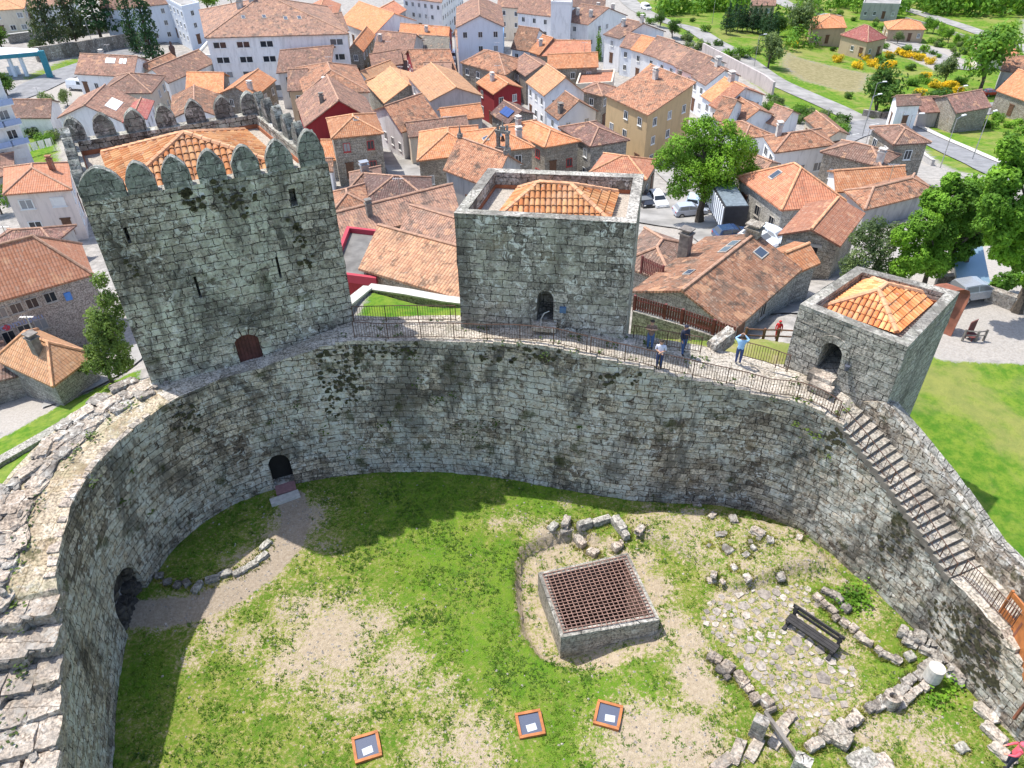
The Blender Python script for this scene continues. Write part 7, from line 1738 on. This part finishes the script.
car('white car at the left end of the car park', 657,205,-80,(.75,.76,.78)); car('black car beside the white one at the left end of the car park', 644,205,-80,(.02,.02,.025)); car('silver-blue car in the shade of the big tree', 689,216,8,(.42,.46,.56)); car('pale blue car behind the big tree trunk', 693,206,70,(.45,.58,.70)); car('grey car left of the container under the tree', 704,210,80,(.35,.40,.48)); car('dark blue car behind the two-chimney house', 731,240,10,(.03,.06,.14)); car('white-blue car beside the stone-fronted long house', 772,243,-50,(.68,.74,.82)); car('white car half hidden by the chimney of the near house', 757,246,-50,(.78,.78,.78))
car('white van parked in the paved yard on the left', 81,90,-12,(.80,.82,.85),'van'); car('white van in front of the little blue house', 455,60,-100,(.80,.80,.82),'van'); car('blue car beside the pale blue building', 502,64,-70,(.05,.18,.5)); car('white car in the alley by the stepped-roof house', 182,84,80,(.8,.8,.82)); car('grey car behind the white one in the alley', 178,92,75,(.6,.6,.62)); car('white camper van on the upper road', 646,10,-70,(.82,.82,.82),'van',name='camper_van'); car('dark car by the plaza above the apartment wing', 190,40,20,(.03,.03,.035)); car('white car at the top edge by the apartment block', 244,7,25,(.78,.78,.8)); car('red car at the right edge near the orange house', 990,96,10,(.45,.03,.03)); car('white car on the road at the top left', 168,40,15,(.78,.78,.8)); car('silver car parked by the orange house at the right edge', 1008,96,5,(.55,.56,.58))
# container in the car park
a_, b_, c_ = ground(721,233,.3), ground(741,231,.3), ground(704,221,.3)
cont = thing('shipping_container', 'dark container with striped white side under the big tree', 'container', a_); u_ = (c_-a_); u_.z = 0; L = 8.0; u_.normalize(); v_ = Vector((u_.y,-u_.x,0)); 
if v_.dot(b_-a_) < 0: v_ = -v_
def cq(l,w_,z): return a_+u_*l+v_*w_+Vector((0,0,z+.2))
mb = MB(); hh = 2.9; ww_ = 2.6
for q in ([(0,0,0),(0,ww_,0),(0,ww_,hh),(0,0,hh)],[(0,ww_,0),(L,ww_,0),(L,ww_,hh),(0,ww_,hh)],[(L,ww_,0),(L,0,0),(L,0,hh),(L,ww_,hh)],[(0,0,hh),(0,ww_,hh),(L,ww_,hh),(L,0,hh)],[(L,0,0),(0,0,0),(0,0,hh),(L,0,hh)]): mb.poly([cq(*p) for p in q])
mb.build('body', flat('dark_container_paint',(.03,.032,.038),.5,.2), cont)
for k in range(11):
    mb = MB(); l0 = .3+k*.7; c = (cq(l0,-.03,.25)+cq(l0+.42,-.03,hh-.25))/2; d = cq(l0+.42,0,0)-cq(l0,0,0); mb.box(c, (.42,.06,hh-.5), math.atan2(d.y,d.x)); mb.build('side_rib', MT['bluewhite'], cont)
mb = MB(); c = (cq(.1,.1,hh)+cq(L-.1,ww_-.1,hh))/2; mb.box(c+Vector((0,0,.03)), (L-.2,ww_-.2,.06), math.atan2(u_.y,u_.x)); mb.build('roof', flat('grey_container_roof',(.16,.20,.23),.6,.25), cont)
# ================================================================== STREET FURNITURE
def lamp(label, px, py, h=8., ang=0., group=None):
    p = ground(px,py); root = thing('street_lamp', label, 'street lamp', p); mb = MB(); mb.tube(p-Vector((0,0,.3)), p+Vector((0,0,h)), .09, .05, 6); mb.build('post', MT['rim'], root)
    e = p+Vector((math.cos(ang)*1.4, math.sin(ang)*1.4, h+.25)); mb = MB(); mb.tube(p+Vector((0,0,h-.05)), e, .04, n=5); mb.build('arm', MT['rim'], root); mb = MB(); mb.box(e, (.8,.3,.14), ang); mb.build('lamp_head', MT['frame'], root)
for lab,x,y,a in (('tall street lamp between the brown square house and the meadow tree',867,121,0),('street lamp at the main road bend, left one',862,137,.3),('street lamp beside the white cottage, in front of the shed',946,126,.2),('street lamp on the lower road below the square stone house',940,168,.5),('pale lamp post in front of the dense dark conifer',95,51,1.),('lamp post on the plaza beside the dark statue',172,34,2.),('wooden utility pole beside the upper meadow',754,67,0),('thin lamp post at the top of the meadow',712,24,0),('lamp post by the stone yard wall',898,162,0),('lamp post on the edge of the lower road, farthest right',972,160,.5)): lamp(lab,x,y,7.5,a)
# petrol station
p0 = ground(2,74); g0 = p0.z
st = thing('petrol_station', 'white and teal petrol station canopy at the left edge', 'petrol station', p0); teal = flat('teal_paint',(.02,.20,.26),.5,.15)
Q = [at(x,y,g0+5) for x,y in ((-30,58),(39,52),(30,47),(-30,50))]; Q = [Q[0],Q[1],at(38,49,g0+5),at(-30,47,g0+5)]
mb = MB(); mb.prism([(q.x,q.y) for q in Q], g0+5, g0+5.08); mb.build('canopy_top', MT['bluewhite'], st); mb = MB(); mb.prism([(q.x,q.y) for q in Q], g0+4.2, g0+4.99); mb.build('canopy_fascia', teal, st)
for f in (.45,.62): mb = MB(); c = Q[0].lerp(Q[1],f); mb.box((c.x,c.y+2,g0+2.1), (.6,.6,4.6)); mb.build('column', MT['bluewhite'], st)
c = Q[1]; mb = MB(); mb.box((c.x+1,c.y-1,g0+2.6), (1.2,.6,5.8),.2); mb.build('price_totem', teal, st)
for f in (.5,.6): mb = MB(); c = Q[0].lerp(Q[1],f); mb.box((c.x-2,c.y+3,g0+.9), (.9,.5,1.7)); mb.build('fuel_pump', MT['bluewhite'], st)
# statue on the plaza
p = ground(176,64); stt = thing('statue', 'dark red-brown robed statue on the plaza behind the left tower', 'statue', p); mb = MB(); mb.box(p+Vector((0,0,.5)), (1.6,1.6,1.4)); mb.build('plinth', MT['house_stone_grey'], stt)
mb = MB(); pr = [(1.1,.62),(2.0,.55),(2.8,.6),(3.5,.75),(4.0,.62),(4.25,.25),(4.4,.22),(4.6,.3),(4.9,.28),(5.1,.08)]; a = [Vector((p.x+rr_*math.cos(k*.628),p.y+rr_*.7*math.sin(k*.628),p.z+z)) for z,rr_ in pr for k in range(10)]
grid(mb, [a[i*10:i*10+10]+[a[i*10]] for i in range(len(pr))], None, 0, True); mb.build('figure', flat('dark_bronze',(.09,.045,.035),.6,.2), stt)
# leaning rust sculpture behind the small tower and the dark red chair
p = at(950,338,0); sc_ = thing('leaning_sculpture', 'leaning rust-brown curved steel sculpture behind the small stone tower', 'sculpture', p); up = [(0,0,-.2),(.2,.2,.9),(.42,.42,1.8),(.62,.6,2.6),(.7,.75,3.0),(.6,.85,3.3),(.3,.9,3.4),(-.2,.9,3.35),(-.7,.9,3.2)]
mb = MB(); wd = Vector((-.9,.9,0)); A = [p+Vector(q) for q in up]; B = [q+wd for q in A]; th = Vector((.1,.1,-.06))
grid(mb, [A,B]); grid(mb, [[q+th for q in B],[q+th for q in A]]); grid(mb, [[q+th for q in A],A]); grid(mb, [B,[q+th for q in B]]); mb.build('curved_sheet', MT['corten_dark'], sc_)
p = ground(968,337); chd = thing('garden_chair', 'dark red slatted chair facing the lawn by the rust sculpture', 'chair', p); rz = .5; cs, sn = math.cos(rz), math.sin(rz)
for k in range(5): mb = MB(); mb.box(p+Vector(((k-2)*.2*cs,(k-2)*.2*sn,1.0)), (.17,.06,1.5), rz, tilt=.1); mb.build('back_slat', redwood, chd)
mb = MB(); mb.box(p+Vector((.25*sn,-.35*cs,.4)), (1.0,.75,.08), rz); mb.build('seat', redwood, chd)
for dx in (-.42,.42):
    for dy in (0,-.6): mb = MB(); q = p+Vector((dx*cs-dy*sn, dx*sn+dy*cs, .2)); mb.box(q, (.08,.08,.42), rz); mb.build('leg', redwood, chd)
chd.scale = (.78,.78,.78)
# laundry at the left
p = ground(18,160); q = ground(56,150); ld = thing('washing_line', 'white sheets drying on a line above the salmon roof', 'washing line', p); mb = MB()
for s_ in (p,q): mb.tube(s_, s_+Vector((0,0,2.2)), .05, n=5)
mb.tube(p+Vector((0,0,2.1)), q+Vector((0,0,2.1)), .015, n=4); mb.build('posts_and_line', MT['rim'], ld)
for k in range(5):
    a = p.lerp(q,.05+k*.19)+Vector((0,0,2.1)); b = p.lerp(q,.21+k*.19)+Vector((0,0,2.1)); mb = MB(); n = 8; rows = []
    for j in range(4): rows.append([a.lerp(b,i/n)+Vector((0,.12*math.sin(i*1.7+k)*j/3,-1.3*j/3)) for i in range(n+1)])
    grid(mb, rows, None, 0, True); mb.build('sheet', MT['frame'], ld)
# ================================================================== LIGHT AND CAMERA
w = bpy.data.worlds.new('World'); SC.world = w; w.use_nodes = True; nt = w.node_tree
SUNV = Vector((-.425, .23, 1.0)).normalized()
sky = nt.nodes.new('ShaderNodeTexSky'); sky.sky_type = 'NISHITA'; sky.sun_disc = False
sky.sun_elevation = math.asin(SUNV.z); sky.sun_rotation = math.atan2(SUNV.x, SUNV.y); sky.altitude = 950; sky.air_density = 1.0; sky.dust_density = 3.0; sky.ozone_density = .6
bg = nt.nodes['Background']; nt.links.new(sky.outputs[0], bg.inputs[0]); bg.inputs[1].default_value = .15
l = bpy.data.lights.new('sun', 'SUN'); l.energy = 3.0; l.angle = R(.55); l.color = (1, .955, .88)
lo = bpy.data.objects.new('sun', l); COL.objects.link(lo); lo.rotation_euler = SUNV.to_track_quat('Z', 'Y').to_euler(); lo.location = (0,0,80)
cam = bpy.data.cameras.new('camera'); co = bpy.data.objects.new('camera', cam); COL.objects.link(co); SC.camera = co
cam.sensor_fit = 'HORIZONTAL'; cam.sensor_width = 36; cam.lens = F/1024*36; cam.clip_start = .5; cam.clip_end = 6000
M = Matrix((Vector(RT_), Vector(UP_), -Vector(FW_))).transposed().to_4x4(); M.translation = Vector(CAM); co.matrix_world = M
vs = SC.view_settings; vs.view_transform = 'Standard'; vs.look = 'None'; vs.exposure = .95; vs.gamma = 1; vs.use_curve_mapping = False
SC.cycles.max_bounces = 6; SC.cycles.diffuse_bounces = 3; SC.cycles.transparent_max_bounces = 4
print('objects', len(SC.objects))
